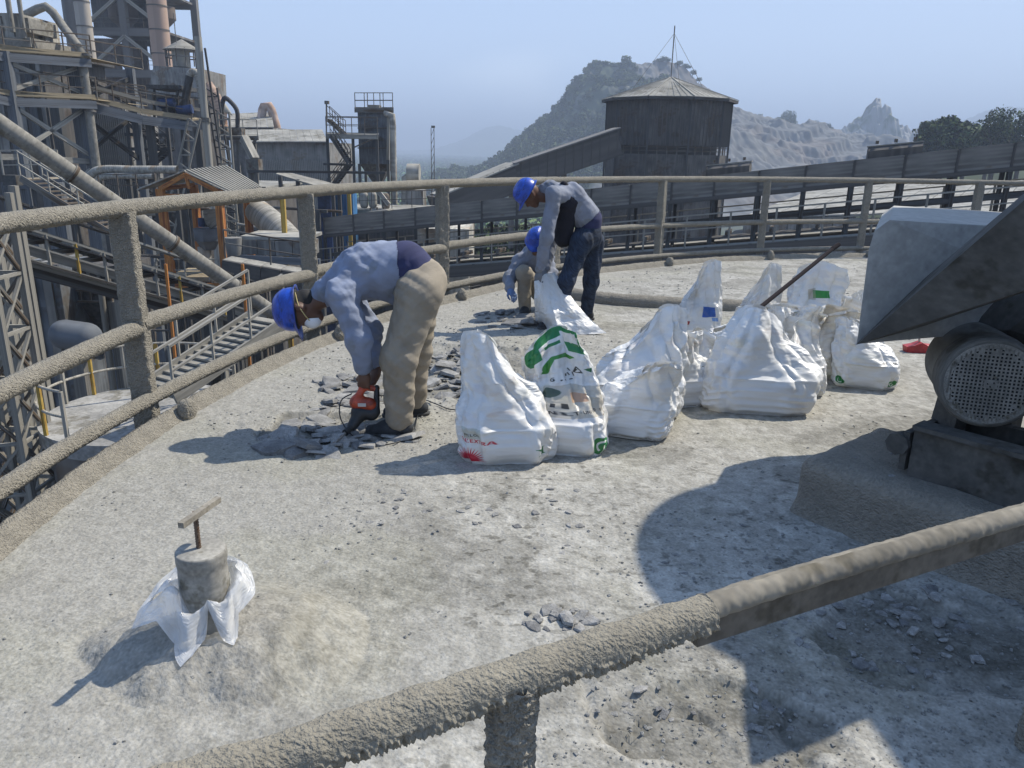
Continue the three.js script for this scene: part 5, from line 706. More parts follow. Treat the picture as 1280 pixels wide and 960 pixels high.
{ // many-sided storage bin with its inclined feeder
  const Z = 78, c = base(831, 200, Z + 6.5), yTop = D(831, 121, Z).y, y1 = D(831, 182, Z).y, y2 = D(831, 193, Z).y, R = 6.35, n = 10, rot = 0.16;
  const o = thing('round_bin', 'dark ten sided storage bin under a conical ribbed roof', 'storage bin', c); const P = (i, r, y) => V(c.x + r * Math.cos(i / n * 2 * Math.PI + rot), y, c.z + r * Math.sin(i / n * 2 * Math.PI + rot));
  for (let i = 0; i < n; i++) {
    const pan = (name, r, ya, yb, m) => poly(o, name, [P(i, r, ya), P(i, r, yb), P(i + 1, r, yb), P(i + 1, r, ya)], -0.12, m);
    pan('wall_panel', R, y1, yTop + 0.3, M.sheetDark); pan('lower_panel', R * 0.985, GY, y2, M.sheetDark); bar(o, 'corner_post', P(i, R + 0.02, GY), P(i, R + 0.02, yTop), 0.16, M.steelDark);
    for (let k = 1; k < 9; k++) { const p = P(i, R, 0).lerp(P(i + 1, R, 0), k / 9), d = p.clone().sub(V(c.x, 0, c.z)).setY(0).normalize(); p.addScaledVector(d, 0.02); bar(o, 'cladding_rib', V(p.x, y1, p.z), V(p.x, yTop, p.z), 0.09, M.sheetDark, 0.09); }
    const lp = (nm, y) => bar(o, nm, P(i, R - 0.1, y), P(i + 1, R - 0.1, y), 0.06, M.steelGrey); lp('gap_rail', y2 + 0.35); lp('gap_rail', y2 + 0.7); for (let k = 1; k < 4; k++) { const q = P(i, R - 0.1, y2).lerp(P(i + 1, R - 0.1, y2), k / 4); bar(o, 'gap_post', q, q.clone().add(V(0, y1 - y2, 0)), 0.08, M.steelGrey); }
    const ap = V(c.x, D(836, 96, Z + 6.5).y, c.z), e0 = P(i, R * 1.1, yTop + 0.1), e1 = P(i + 1, R * 1.1, yTop + 0.1); poly(o, 'roof_panel', [ap, e0, e1], 0.06, M.roofDust);
    for (let k = 0; k < 7; k++) { const q = e0.clone().lerp(e1, k / 7); bar(o, 'roof_rib', q.clone().add(V(0, 0.05, 0)), ap.clone().lerp(q, 0.04 + 0.25 * (k ? 1 : 0)).add(V(0, 0.05, 0)), k ? 0.05 : 0.12, M.roofDust, k ? 0.025 : 0.05); }
    bar(o, 'eave_beam', P(i, R * 1.08, yTop - 0.05), P(i + 1, R * 1.08, yTop - 0.05), 0.18, M.steelDark, 0.25);
  }
  const core = new THREE.CylinderGeometry(R * 0.82, R * 0.82, y1 + 1 - GY, 24); core.translate(0, (y1 + 1 - GY) / 2, 0); mesh('inner_bin', core, M.sheetDark, o);
  const ap = V(c.x, D(836, 96, Z + 6.5).y, c.z), top = D(837, 32, Z + 6.5); top.x = ap.x; top.z = ap.z; const ms = thing('roof_mast', 'thin guyed mast on the conical bin roof', 'mast', ap); rod(ms, 'pole', ap, top, 0.11, M.steelGrey); for (const q of [D(790, 112, Z + 2), D(878, 108, Z + 3), D(850, 112, Z + 1)]) rod(ms, 'guy_wire', top.clone().lerp(ap, 0.15), q, 0.035, M.steelGrey);
  const f = thing('inclined_feeder', 'dark enclosed feeder sloping up into the round bin', 'conveyor', base(660, 220, 74)); const A = [D(770, 178, Z - 2), D(640, 222, 74), D(545, 262, 70)];
  for (let i = 0; i < 2; i++) { const h = 2.35; bar(f, 'gallery_side', A[i], A[i + 1], 2.2, M.sheetDark, h); const up = V(0, h / 2 + 0.1, 0); bar(f, 'gallery_roof', A[i].clone().add(up), A[i + 1].clone().add(up), 2.5, i ? M.roofDust : M.concreteOld, 0.12); for (let k = 0; k < 12; k++) { const p = A[i].clone().lerp(A[i + 1], k / 12).add(V(0, 0, 1.13)); bar(f, 'side_rib', p.clone().add(V(0, -h / 2, 0)), p.clone().add(V(0, h / 2, 0)), 0.08, M.sheetDark); } }
  for (const p of [A[1], A[0].clone().lerp(A[1], 0.5)]) bar(f, 'trestle_leg', p, toGround(p), 0.5, M.concreteOld);
}
{ // long storage shed roof beyond the gallery
  const o = thing('storage_shed', 'long low shed with a pale dusty roof beyond the conveyor gallery', 'shed', base(1180, 260, 95)); const p = [D(930, 272, 88), D(1420, 262, 88), D(1420, 222, 125), D(1030, 232, 125)];
  const n = 14; for (let i = 0; i < n; i++) poly(o, 'roof_sheet', [p[0].clone().lerp(p[1], i / n), p[0].clone().lerp(p[1], (i + 0.96) / n), p[3].clone().lerp(p[2], (i + 0.96) / n), p[3].clone().lerp(p[2], i / n)], 0.15, M.roofDust);
  for (let i = 0; i < 26; i++) { const a = p[0].clone().lerp(p[1], i / 26).add(V(0, -0.3, 0.1)), b = p[0].clone().lerp(p[1], (i + 0.9) / 26).add(V(0, -0.3, 0.1)); poly(o, 'wall_sheet', [a, b, toGround(b), toGround(a)], 0.1, M.sheetGrey); }
  const w = thing('beige_building', 'pale concrete building under the conveyor gallery', 'building', base(560, 360, 30)); block(w, 'wall', 520, 286, 586, 420, 46, 6, M.beige, true); block(w, 'annex', 586, 345, 640, 430, 47, 4, M.sheetGrey, true); block(w, 'window', 590, 352, 606, 364, 46.9, 0.1, M.steelDark); bar(w, 'ledge', D(586, 344, 46.6), D(642, 341, 46.6), 0.3, M.beige, 0.2); railing(w, [D(580, 372, 42), D(612, 366, 42)], 1, 1.2, M.steelPale); for (const x of [612, 622]) bar(w, 'column', D(x, 331, 40), toGround(D(x, 331, 40)), 0.9, M.steelGrey);
}
{ // blue steel process tower at the far side
  const o = thing('steel_tower', 'blue grey steel frame tower with decks and diagonal braces', 'steel structure', base(50, 150, 44)); const bk = V(0, 0, -6);
  const c0 = D(6, 64, 42), c1 = D(97, 72, 45.5), far = D(-60, 55, 40); const yA = [D(6, 64, 42).y, D(10, 120, 42).y, D(14, 196, 42).y], yB = [D(97, 72, 45.5).y, D(104, 124, 45.5).y, D(112, 202, 45.5).y];
  for (const [c, m] of [[c0, M.steelBlue], [c1, M.steelBlue], [far, M.steelBlue]]) { bar(o, 'column', c, toGround(c), 0.42, m); bar(o, 'column', c.clone().add(bk), toGround(c.clone().add(bk)), 0.42, m); }
  const at = (c, y) => V(c.x, y, c.z);
  for (let i = 0; i < 2; i++) { const q = [at(far, yA[i] + 0.4), at(c0, yA[i]), at(c1, yB[i]), at(c1, yB[i]).add(V(0.8, 0, 0))]; const pts = [q[0], q[1], q[3], q[3].clone().add(bk), q[0].clone().add(bk)]; poly(o, 'deck_plate', pts, 0.1, M.deckTan); for (let k = 0; k < 2; k++) { bar(o, 'floor_beam', q[k ? 1 : 0].clone().add(V(0, -0.3, 0.2)), q[k ? 3 : 1].clone().add(V(0, -0.3, 0.2)), 0.14, M.steelBlue, 0.42); bar(o, 'toe_board', q[k ? 1 : 0].clone().add(V(0, 0.12, 0.22)), q[k ? 3 : 1].clone().add(V(0, 0.12, 0.22)), 0.04, M.deckTan, 0.24); } railing(o, [q[0], q[1], q[3]], 1.15, 1.3, M.steelGrey, 0.06); railing(o, [q[0].clone().add(bk), q[3].clone().add(bk)], 1.15, 1.6, M.steelGrey, 0.06); }
  bar(o, 'floor_beam', at(far, yA[2]), at(c0, yA[2]), 0.2, M.steelDust, 0.3); bar(o, 'floor_beam', at(c0, yA[2]), at(c1, yB[2]), 0.2, M.steelDust, 0.3);
  for (let i = 0; i < 2; i++) { bar(o, 'brace', at(c0, yA[i] - 0.5), at(c1, yB[i + 1] + 0.3), 0.2, M.steelPale); bar(o, 'brace', at(c0, yA[i + 1] + 0.3), at(c1, yB[i] - 0.5), 0.2, M.steelPale); bar(o, 'brace', at(c0, yA[i] - 0.5).add(bk), at(c1, yB[i + 1]).add(bk), 0.24, M.steelDark); bar(o, 'brace', at(c0, yA[i + 1]).add(bk), at(c1, yB[i] - 0.5).add(bk), 0.24, M.steelDark); }
  bar(o, 'brace', at(c1, yB[2] - 0.3), at(c0, yA[2] - 4), 0.2, M.steelPale); bar(o, 'column', D(70, 130, 52), toGround(D(70, 130, 52)), 0.6, M.steelDark);
  const e = thing('filter_unit', 'pale box shaped filter unit on the top deck of the steel tower', 'machine', D(10, 55, 43)); block(e, 'casing', -30, 16, 26, 46, 43.5, 3.5, M.steelPale); block(e, 'hatch', 26, 22, 36, 40, 43.4, 2.5, M.steelDust); block(e, 'skid', -30, 46, 38, 58, 43, 3.8, M.steelDust); rod(e, 'vent_pipe', D(16, 40, 43), V(D(16, 40, 43).x, D(12, -30, 43).y, -43), 0.25, M.steelDust); rod(e, 'vent_pipe', D(31, 48, 43), V(D(31, 48, 43).x, D(28, -30, 43).y, -43), 0.22, M.steelDust); for (let i = 0; i < 4; i++) block(e, 'panel_seam', -26 + i * 14, 20, -24.6 + i * 14, 46, 43.45, 0.06, M.steelGrey);
  const cb = thing('control_cabinet', 'tall grey cabinet standing on the top deck of the steel tower', 'cabinet', D(52, 62, 45)); block(cb, 'body', 47, 34, 57, 62, 45, 0.7, M.sheetGrey); block(cb, 'dark_door', 47.5, 36, 52, 47, 44.95, 0.1, M.black);
  const w = thing('dark_building', 'dark clad building behind the steel tower', 'building', base(30, 130, 52)); block(w, 'wall', -60, 66, 60, 200, 53, 8, M.sheetDark, true); for (const x of [-10, 16, 42]) block(w, 'wall_panel', x, 72, x + 14, 190, 52.9, 0.1, M.sheetGrey); block(w, 'roof_edge', -60, 63, 61, 67, 52.8, 8.4, M.steelDark);
  const pp = thing('bent_duct', 'thin dusty duct bent over the steel tower and dropping to the ground', 'duct', base(118, 205, 45)); wpipe(pp, 'duct', [D(30, 20, 46), D(44, 13, 46), D(56, 8, 46), D(64, 13, 46), D(80, 35, 46), D(96, 56, 45.3), D(101, 64, 45.2), D(104, 84, 45.2), toGround(D(118, 200, 45.2))], 0.23, M.steelDust, 90, 14); for (const y of [130, 60]) { const c = D(108 + (y - 60) * 0.07, y + 10, 45.2); rod(pp, 'pipe_flange', c, c.clone().add(V(0, 0.12, 0)), 0.6, M.steelGrey); }
}
{ // bridge from the tower to the drive platform
  const o = thing('walkway_bridge', 'sloping steel walkway with tan deck leading from the steel tower', 'walkway', base(160, 140, 47)); const a = D(106, 124, 46), b = D(178, 142, 48), c = D(240, 151, 50), w = V(0, 0.1, -1.6);
  poly(o, 'deck', [a, b, b.clone().add(w), a.clone().add(w)], 0.1, M.deckTan); poly(o, 'deck', [b, c, c.clone().add(w), b.clone().add(w)], 0.1, M.deckTan); for (const [p, q] of [[a, b], [b, c]]) { bar(o, 'girder', p.clone().add(V(0, -0.35, 0.1)), q.clone().add(V(0, -0.35, 0.1)), 0.14, M.steelBlue, 0.5); bar(o, 'toe_board', p.clone().add(V(0, 0.15, 0.1)), q.clone().add(V(0, 0.15, 0.1)), 0.04, M.deckTan, 0.28); bar(o, 'cable_tray', p.clone().add(V(0, 0.7, -1.2)), q.clone().add(V(0, 0.7, -1.2)), 0.5, M.steelDust, 0.2); }
  railing(o, [a, b, c], 1.2, 1.25, M.steelGrey, 0.06); railing(o, [a.clone().add(w), b.clone().add(w), c.clone().add(w)], 1.2, 1.6, M.steelGrey, 0.06); for (const p of [b, c]) bar(o, 'leg', p.clone().add(V(0, -0.5, -0.8)), toGround(p.clone().add(V(0, 0, -0.8))), 0.4, M.steelDark);
  const e = thing('drive_unit', 'cluster of blue motors and gearboxes on the drive platform', 'machine', D(215, 148, 50)); for (const [x, y, w2, h, m] of [[196, 122, 10, 12, M.navy], [207, 118, 8, 10, M.steelGrey], [203, 132, 14, 12, M.steelBlue], [218, 128, 10, 16, M.steelGrey], [228, 122, 9, 22, M.steelDark], [212, 138, 20, 8, M.steelDark]]) block(e, 'gearbox', x, y, x + w2, y + h, 50.3 + (x % 3) * 0.3, 0.8, m); for (const x of [193, 222]) bar(e, 'roof_post', D(x, 150, 50), D(x, 110, 50), 0.12, M.steelDark); block(e, 'rain_roof', 183, 106, 224, 111, 49.6, 3, M.steelDark); for (const [x, y] of [[200, 130], [222, 138]]) { const q = D(x, y, 49.9); rod(e, 'motor', q, q.clone().add(V(0.9, 0.1, 0)), 0.55, M.navy); }
}
stackPipe('chimney_stack', 'pale tall chimney stack with flange rings beside the preheater tower', 115, 105, 112, 1.95, 48, M.stack, 20);
stackPipe('chimney_stack', 'dark slim chimney stack beside the pale stack', 98, 105, 116, 1.5, 48, M.concreteOld, 8);
stackPipe('chimney_stack', 'peach coloured tall duct stack next to the preheater tower', 206, 105, 114, 2.55, 48, M.peach, 18);
{ // preheater tower
  const o = thing('preheater_tower', 'tall concrete frame preheater tower with brown cyclones and white braces', 'tower', base(160, 105, 124)); const r = rect(110, 0, 208, 115, 122), z = -122, zb = -134, xs = [r.x0, (r.x0 + r.x1) / 2, r.x1], ys = [GY, -8, D(160, 92, 122).y, D(160, 40, 122).y, D(160, -12, 122).y, 40];
  for (const x of xs) for (const q of [z, zb]) bar(o, 'column', V(x, GY, q), V(x, 42, q), 1.0, M.concreteOld);
  for (let k = 1; k < ys.length; k++) { for (const q of [z, zb]) bar(o, 'floor_beam', V(xs[0], ys[k], q), V(xs[2], ys[k], q), 0.6, M.concreteOld, 1.1); poly(o, 'floor_slab', [V(xs[0], ys[k], z), V(xs[2], ys[k], z), V(xs[2], ys[k], zb), V(xs[0], ys[k], zb)], 0.3, M.concreteOld);
    for (let s = 0; s < 2; s++) { const a = V(xs[s], ys[k - 1] + 0.5, z + 0.4), b = V(xs[s + 1], ys[k] - 0.6, z + 0.4), top = V(xs[1], ys[k] - 0.6, z + 0.4), lo = V(s ? xs[2] : xs[0], ys[k - 1] + 0.6, z + 0.4); bar(o, 'brace', lo, top, 0.45, M.steelPale); } railing(o, [V(xs[0], ys[k] + 0.6, z + 0.3), V(xs[2], ys[k] + 0.6, z + 0.3)], 1.2, 3, M.steelGrey, 0.08); }
  for (let k = 0; k < 4; k++) for (let s = 0; s < 2; s++) { const x = (xs[s] + xs[s + 1]) / 2, y0 = ys[k] + 1, y1 = ys[k + 1] - 1, cy = new THREE.CylinderGeometry(2.1, 2.1, (y1 - y0) * 0.5, 20); cy.translate(x - o.position.x, y0 + (y1 - y0) * 0.72 - o.position.y, -128 - o.position.z); mesh('cyclone', cy, M.brown, o); const cn = new THREE.CylinderGeometry(2.1, 0.5, (y1 - y0) * 0.45, 20); cn.translate(x - o.position.x, y0 + (y1 - y0) * 0.24 - o.position.y, -128 - o.position.z); mesh('cyclone_cone', cn, M.brown, o); }
  block(o, 'rear_cladding', 112, 48, 150, 92, 131, 0.4, M.brown); block(o, 'rear_cladding', 160, 48, 184, 92, 131, 0.4, M.brown); block(o, 'rear_cladding', 114, -20, 148, 36, 131, 0.4, M.sheetDark); block(o, 'rear_cladding', 160, -20, 186, 36, 131, 0.4, M.sheetDark); block(o, 'base_cladding', 114, 96, 205, 140, 126, 4, M.brown, true);
}
{ // canopy and hopper house
  const o = thing('hopper_house', 'grey sloping hopper house topped by a round canopy', 'building', base(220, 110, 100)); const pts = []; for (const [x, y] of [[192, 82], [252, 86], [254, 122], [184, 118], [186, 108]]) for (const d of [0, 8]) pts.push(D(x, y, 100).add(V(0, 0, -d)).sub(o.position)); mesh('hopper_shell', boxUV(new ConvexGeometry(pts)), M.sheetGrey, o); block(o, 'support_wall', 186, 116, 252, 170, 101, 7, M.sheetDark, true);
  const c = D(230, 84, 103), cap = new THREE.ConeGeometry(2.3, 1.3, 24); cap.translate(c.x - o.position.x, D(230, 56, 103).y - o.position.y, c.z - o.position.z); mesh('canopy_roof', cap, M.steelDust, o); for (let i = 0; i < 12; i++) { const a = i / 12 * 6.283, p = V(c.x + 2 * Math.cos(a), c.y, c.z + 2 * Math.sin(a)); bar(o, 'canopy_post', p, V(p.x, D(230, 61, 103).y, p.z), 0.12, M.steelGrey); } const ring = new THREE.TorusGeometry(2.0, 0.08, 6, 30); ring.rotateX(Math.PI / 2); ring.translate(c.x - o.position.x, c.y + 1.1 - o.position.y, c.z - o.position.z); mesh('canopy_rail', ring, M.steelGrey, o); const cy = new THREE.CylinderGeometry(1, 1, 2.6, 18); cy.translate(c.x - o.position.x - 0.3, c.y + 1.3 - o.position.y, c.z - o.position.z); mesh('canopy_drum', cy, M.steelPale, o);
  rod(o, 'lightning_rod', D(221, 60, 102), V(D(221, 60, 102).x, D(220, 16, 102).y, -102), 0.1, M.steelGrey);
}
{ // corrugated silo house, stair tower, slender pole, ducts and ladders
  const s = thing('ribbed_silo_house', 'grey ribbed metal silo house below the sloping walkway', 'building', base(140, 190, 58)); block(s, 'wall', 122, 136, 162, 232, 58, 5, M.sheetGrey, true); ribs(s, 122, 136, 162, 232, 58, 16, M.steelPale, 0.05, true);
  const t = thing('stair_tower', 'black steel stair tower with zigzag flights', 'stairs', base(180, 190, 54)); for (const x of [158, 208]) for (const d of [0, 2.4]) { const p = D(x, 148, 54).add(V(0, 0, -d)); bar(t, 'column', p, toGround(p), 0.2, M.steelDark); } const f = [[158, 150], [204, 185], [160, 222], [206, 258], [160, 292]]; for (let i = 0; i < f.length - 1; i++) { const a = D(...f[i], 53.8 - i * 0.02), b = D(...f[i + 1], 53.8 - i * 0.02); a.z -= (i % 2) * 1.2; b.z -= (i % 2) * 1.2; stairs(t, a, b, 1.0, 12, M.steelDark, M.steelDark); } for (const y of [168, 186, 224]) bar(t, 'landing_beam', D(156, y, 54), D(210, y + 1, 54), 0.15, M.steelDark, 0.22);
  const p = thing('slender_pipe', 'tall slender pale pipe rising above the drive platform', 'pipe', base(260, 190, 48)); const pb = base(259, 175, 48); rod(p, 'pipe', pb, V(pb.x, D(251, 46, 48).y, pb.z), 0.42, M.steelPale); for (const y of [3, -1]) rod(p, 'pipe_collar', V(pb.x, y, pb.z), V(pb.x, y + 0.25, pb.z), 0.58, M.steelGrey); bar(p, 'dark_brace', V(pb.x + 0.35, D(254, 60, 48).y, pb.z), V(pb.x + 0.75, D(254, 200, 48).y, pb.z), 0.1, M.steelDark);
  const u = thing('hairpin_duct', 'narrow duct looping over like a hairpin by the slender pipe', 'duct', base(233, 190, 50)); wpipe(u, 'dark_leg', [base(228, 200, 50), D(231, 150, 50), D(235, 105, 50), D(237, 95, 50)], 0.24, M.steelDark, 30); wpipe(u, 'pale_leg', [D(236, 99, 50), D(238, 92, 50), D(243, 90, 50), D(248, 96, 50), D(251, 112, 50), D(253, 130, 50)], 0.22, M.steelPale, 40);
  for (const [x0, y0, x1, y1, z, lb] of [[243, 148, 226, 222, 47, 'leaning ladder conveyor by the stair tower'], [264, 110, 281, 214, 50, 'dark caged ladder beside the slender pipe'], [279, 140, 285, 215, 49, 'pale caged ladder below the peach nozzle']]) { const o = thing('lattice_ladder', lb, 'ladder', base(x1, y1, z)); const a = D(x0, y0, z), b = D(x1, y1, z), e = b.clone().addScaledVector(b.clone().sub(a).normalize(), 6); const m = x0 === 264 ? M.steelDark : M.steelDust; for (const d of [-0.35, 0.35]) bar(o, 'stile', a.clone().add(V(d, 0, 0)), e.clone().add(V(d, 0, 0)), 0.1, m); for (let i = 0; i < 22; i++) { const q = a.clone().lerp(e, i / 22), q2 = a.clone().lerp(e, (i + 1) / 22); bar(o, 'rung', q.clone().add(V(-0.35, 0, 0)), (i % 2 ? q : q2).clone().add(V(0.35, 0, 0)), 0.07, m); } }
  const k = thing('peach_nozzle', 'short peach coloured duct with a conical end', 'duct', base(272, 130, 72)); wpipe(k, 'duct', [D(258, 106, 72), D(266, 118, 72), D(274, 134, 72), D(277, 160, 72)], 0.55, M.peach, 24, 16); const cn = new THREE.ConeGeometry(0.5, 1.2, 16); cn.rotateZ(-2.2); const kp = D(284, 139, 72).sub(k.position); cn.translate(kp.x, kp.y, kp.z); mesh('end_cone', cn, M.steelPale, k);
  const ar = thing('arched_pipe', 'thin dark pipe arched over the small deck', 'pipe', D(278, 155, 60)); wpipe(ar, 'pipe', [D(278, 156, 60), D(278, 130, 60), D(281, 122, 60), D(288, 127, 60), D(296, 138, 60), D(297, 160, 60)], 0.16, M.steelDark, 40);
  const pf2 = thing('small_deck', 'small railed deck between the ladders and the warehouse', 'platform', base(300, 165, 60)); const q = [D(270, 170, 60), D(322, 170, 60), D(322, 168, 63), D(270, 168, 63)]; platform(pf2, q, 0.15, M.steelDust, M.steelGrey); railing(pf2, [q[0], q[1]], 1.15, 1.1, M.steelDust); for (const x of [284, 296, 318]) { const c = D(x, 172, 60.5); bar(pf2, 'leg', c, toGround(c), 0.18, M.steelGrey); } bar(pf2, 'knee_brace', D(322, 172, 60), D(310, 186, 60), 0.14, M.steelGrey);
  for (const [x, y, w2, h] of [[272, 158, 12, 10], [288, 160, 14, 9]]) block(pf2, 'blower', x, y, x + w2, y + h, 61, 0.8, M.steelGrey);
  const dd = thing('diagonal_chute', 'pale chute dropping into a small box beside the warehouse', 'chute', base(318, 200, 56)); bar(dd, 'chute', D(305, 172, 57), D(319, 200, 56), 0.5, M.steelPale); block(dd, 'chute_box', 308, 199, 323, 216, 55.8, 1, M.steelGrey); bar(dd, 'stand', D(315, 216, 56.3), toGround(D(315, 216, 56.3)), 0.4, M.steelGrey);
}
{ // warehouses and elbow duct
  const w = thing('warehouse', 'long grey warehouse with ribbed wall and pale roof', 'warehouse', base(360, 190, 95)); block(w, 'wall', 308, 177, 409, 240, 96, 16, M.sheetGrey, true); ribs(w, 309, 200, 406, 240, 96, 44, M.steelPale, 0.09, true); const p = [D(300, 178, 95.2), D(410, 178, 95.2), D(403, 163, 104), D(303, 163, 104)]; const n = 12; for (let i = 0; i < n; i++) poly(w, 'roof_sheet', [p[0].clone().lerp(p[1], i / n), p[0].clone().lerp(p[1], (i + 0.97) / n), p[3].clone().lerp(p[2], (i + 0.97) / n), p[3].clone().lerp(p[2], i / n)], 0.12, M.roofDust);
  const w2 = thing('warehouse', 'taller pale roofed warehouse behind the ribbed one', 'warehouse', base(320, 160, 112)); const p2 = [D(285, 160, 110), D(343, 160, 110), D(339, 141, 122), D(288, 143, 122)]; for (let i = 0; i < 7; i++) poly(w2, 'roof_sheet', [p2[0].clone().lerp(p2[1], i / 7), p2[0].clone().lerp(p2[1], (i + 0.97) / 7), p2[3].clone().lerp(p2[2], (i + 0.97) / 7), p2[3].clone().lerp(p2[2], i / 7)], 0.12, M.roofDust); block(w2, 'wall', 287, 159, 342, 180, 110.6, 10, M.sheetGrey, true);
  const e = thing('elbow_duct', 'large peach elbow duct rising above the warehouse roofs', 'duct', base(335, 160, 118)); wpipe(e, 'elbow', [toGround(D(326, 160, 118)), D(327, 148, 118), D(329, 135, 118), D(333, 130, 118), D(338, 135, 118), D(343, 150, 118), D(350, 175, 118)], 0.62, M.paleDuct, 60, 18);
  const l = thing('lean_to_roof', 'low sloping sheet roof on posts beside the dust collector', 'roof', base(380, 230, 48)); poly(l, 'roof_sheet', [D(345, 217, 48), D(352, 213, 52), D(428, 232, 50), D(415, 238, 46)], 0.08, M.steelDust); for (const [x, y] of [[350, 219], [372, 224], [416, 238]]) { const c = D(x, y, 47.5); bar(l, 'post', c, toGround(c), 0.2, M.steelDark); } bar(l, 'long_rail', D(310, 214, 45), D(482, 216, 45), 0.1, M.steelDark, 0.14);
  const bc = thing('blue_cladding', 'bright blue ribbed cladding beneath the dust collector', 'wall', base(425, 255, 50)); block(bc, 'panel', 404, 236, 441, 300, 50, 1.5, M.blueSheet, true); ribs(bc, 404, 236, 441, 300, 50, 10, M.blueSheet, 0.1, true); block(bc, 'dark_drum', 398, 244, 414, 300, 48.8, 1, M.navy, true); for (const x of [424, 436]) bar(bc, 'post', D(x, 240, 49), toGround(D(x, 240, 49)), 0.22, x === 424 ? M.steelDark : M.yellow);
}
{ // dust collector with stair platform
  const z = 60, o = thing('dust_collector', 'grey dust collector vessel with hopper, railed top and side pipe', 'dust collector', base(468, 200, z)); const r = rect(448, 136, 486, 205, z), cx = (r.x0 + r.x1) / 2, w = r.x1 - r.x0; block(o, 'casing', 448, 136, 486, 205, z, 2.6, M.steelBlue); const h = []; const yb = D(466, 232, z).y; for (const [x, q] of [[r.x0, -z], [r.x1, -z], [r.x0, -z - 2.6], [r.x1, -z - 2.6]]) { h.push(V(x, r.y0, q).sub(o.position)); h.push(V(lerp(cx, x, 0.2), yb, lerp(-z - 1.3, q, 0.2)).sub(o.position)); } mesh('hopper', boxUV(new ConvexGeometry(h)), M.steelGrey, o);
  const deck = [D(444, 136, z - 0.2), D(491, 136, z - 0.2), D(491, 135, z + 3), D(444, 135, z + 3)]; platform(o, deck, 0.1, M.steelDust, M.steelGrey); railing(o, [deck[0], deck[1], deck[2], deck[3], deck[0]], 1.1, 0.8, M.steelGrey, 0.05); for (const x of [449, 485]) for (const d of [0.1, 2.5]) { const c = D(x, 205, z).add(V(0, 0, -d)); bar(o, 'leg', c, toGround(c), 0.2, M.steelGrey); } const sp = D(490, 150, z - 0.5); wpipe(o, 'side_pipe', [D(482, 142, z - 0.2), D(487, 141, z - 0.4), D(491, 146, z - 0.5), D(491, 160, z - 0.5), toGround(D(491, 180, z - 0.5))], 0.24, M.steelPale, 50, 12); bar(o, 'white_pipe', D(485.5, 145, z - 0.3), D(485, 200, z - 0.3), 0.18, M.steelPale); for (const y of [160, 185]) bar(o, 'stiffener', D(447, y, z - 0.1), D(487, y, z - 0.1), 0.08, M.steelGrey); block(o, 'cap', 460, 131, 474, 135, z + 0.5, 1, M.steelDust);
  const s = thing('stair_platform', 'railed platform and black stairs climbing to the dust collector', 'stairs', base(435, 190, 57)); const d2 = [D(408, 168, 57), D(472, 169, 57), D(472, 167, 59.5), D(408, 166, 59.5)]; platform(s, d2, 0.12, M.steelDust, M.steelDust); railing(s, [d2[0], d2[1]], 1.15, 0.9, M.steelGrey); railing(s, [d2[3], d2[2]], 1.15, 1.1, M.steelGrey); stairs(s, D(415, 170, 56.8), D(437, 204, 56.8), 1.0, 12, M.steelDark, M.steelDark); stairs(s, D(437, 206, 57.8), D(412, 240, 57.8), 1.0, 12, M.steelDark, M.steelDark); for (const x of [409, 441, 471]) { const c = D(x, 170, 57.2); bar(s, 'column', c, toGround(c), 0.18, M.steelDark); } bar(s, 'brace', D(443, 184, 57), D(470, 172, 57), 0.1, M.steelGrey); bar(s, 'landing', D(405, 205, 57), D(442, 206, 57), 0.5, M.steelDark, 0.15); stairs(s, D(431, 168, 58), D(411, 150, 58), 0.8, 6, M.steelGrey, M.steelGrey);
  const lp = thing('flood_lamp', 'small flood lamp on a pole by the stair platform', 'lamp', D(408, 166, 56.8)); rod(lp, 'pole', D(408, 166, 56.8), D(408, 130, 56.8), 0.1, M.steelGrey); block(lp, 'lamp_head', 405.5, 126, 410.5, 130, 56.7, 0.3, M.steelGrey);
  const f = thing('fan_elbow', 'pale fan scroll with a drum end behind the railing', 'fan', base(512, 230, 58)); wpipe(f, 'elbow_pipe', [toGround(D(508, 240, 58)), D(508, 226, 58), D(509, 219, 58), D(513, 216, 58), D(518, 216, 58)], 0.36, M.steelPale, 40, 14); const dr = new THREE.CylinderGeometry(0.7, 0.7, 0.9, 24); dr.rotateZ(Math.PI / 2); const dp = D(517, 217, 58).sub(f.position); dr.translate(dp.x, dp.y, dp.z); mesh('drum', dr, M.steelPale, f); block(f, 'plinth_box', 508, 238, 529, 262, 57.5, 2, M.sheetGrey, true);
  const tm = thing('lattice_mast', 'thin lattice radio mast standing before the plain', 'mast', base(541, 210, 120)); for (const d of [-0.22, 0.22]) { const b = base(541, 200, 120); bar(tm, 'mast_leg', b.clone().add(V(d, 0, 0)), V(b.x + d, D(541, 160, 120).y, b.z), 0.09, M.steelGrey); } for (let i = 0; i < 30; i++) { const b = base(541, 200, 120), y = GY + (D(541, 160, 120).y - GY) * i / 30; bar(tm, 'lacing', V(b.x - 0.22, y, b.z), V(b.x + 0.22, y + 1.1, b.z), 0.06, M.steelGrey); } block(tm, 'antenna', 539, 157, 543.5, 160, 120, 0.4, M.steelGrey);
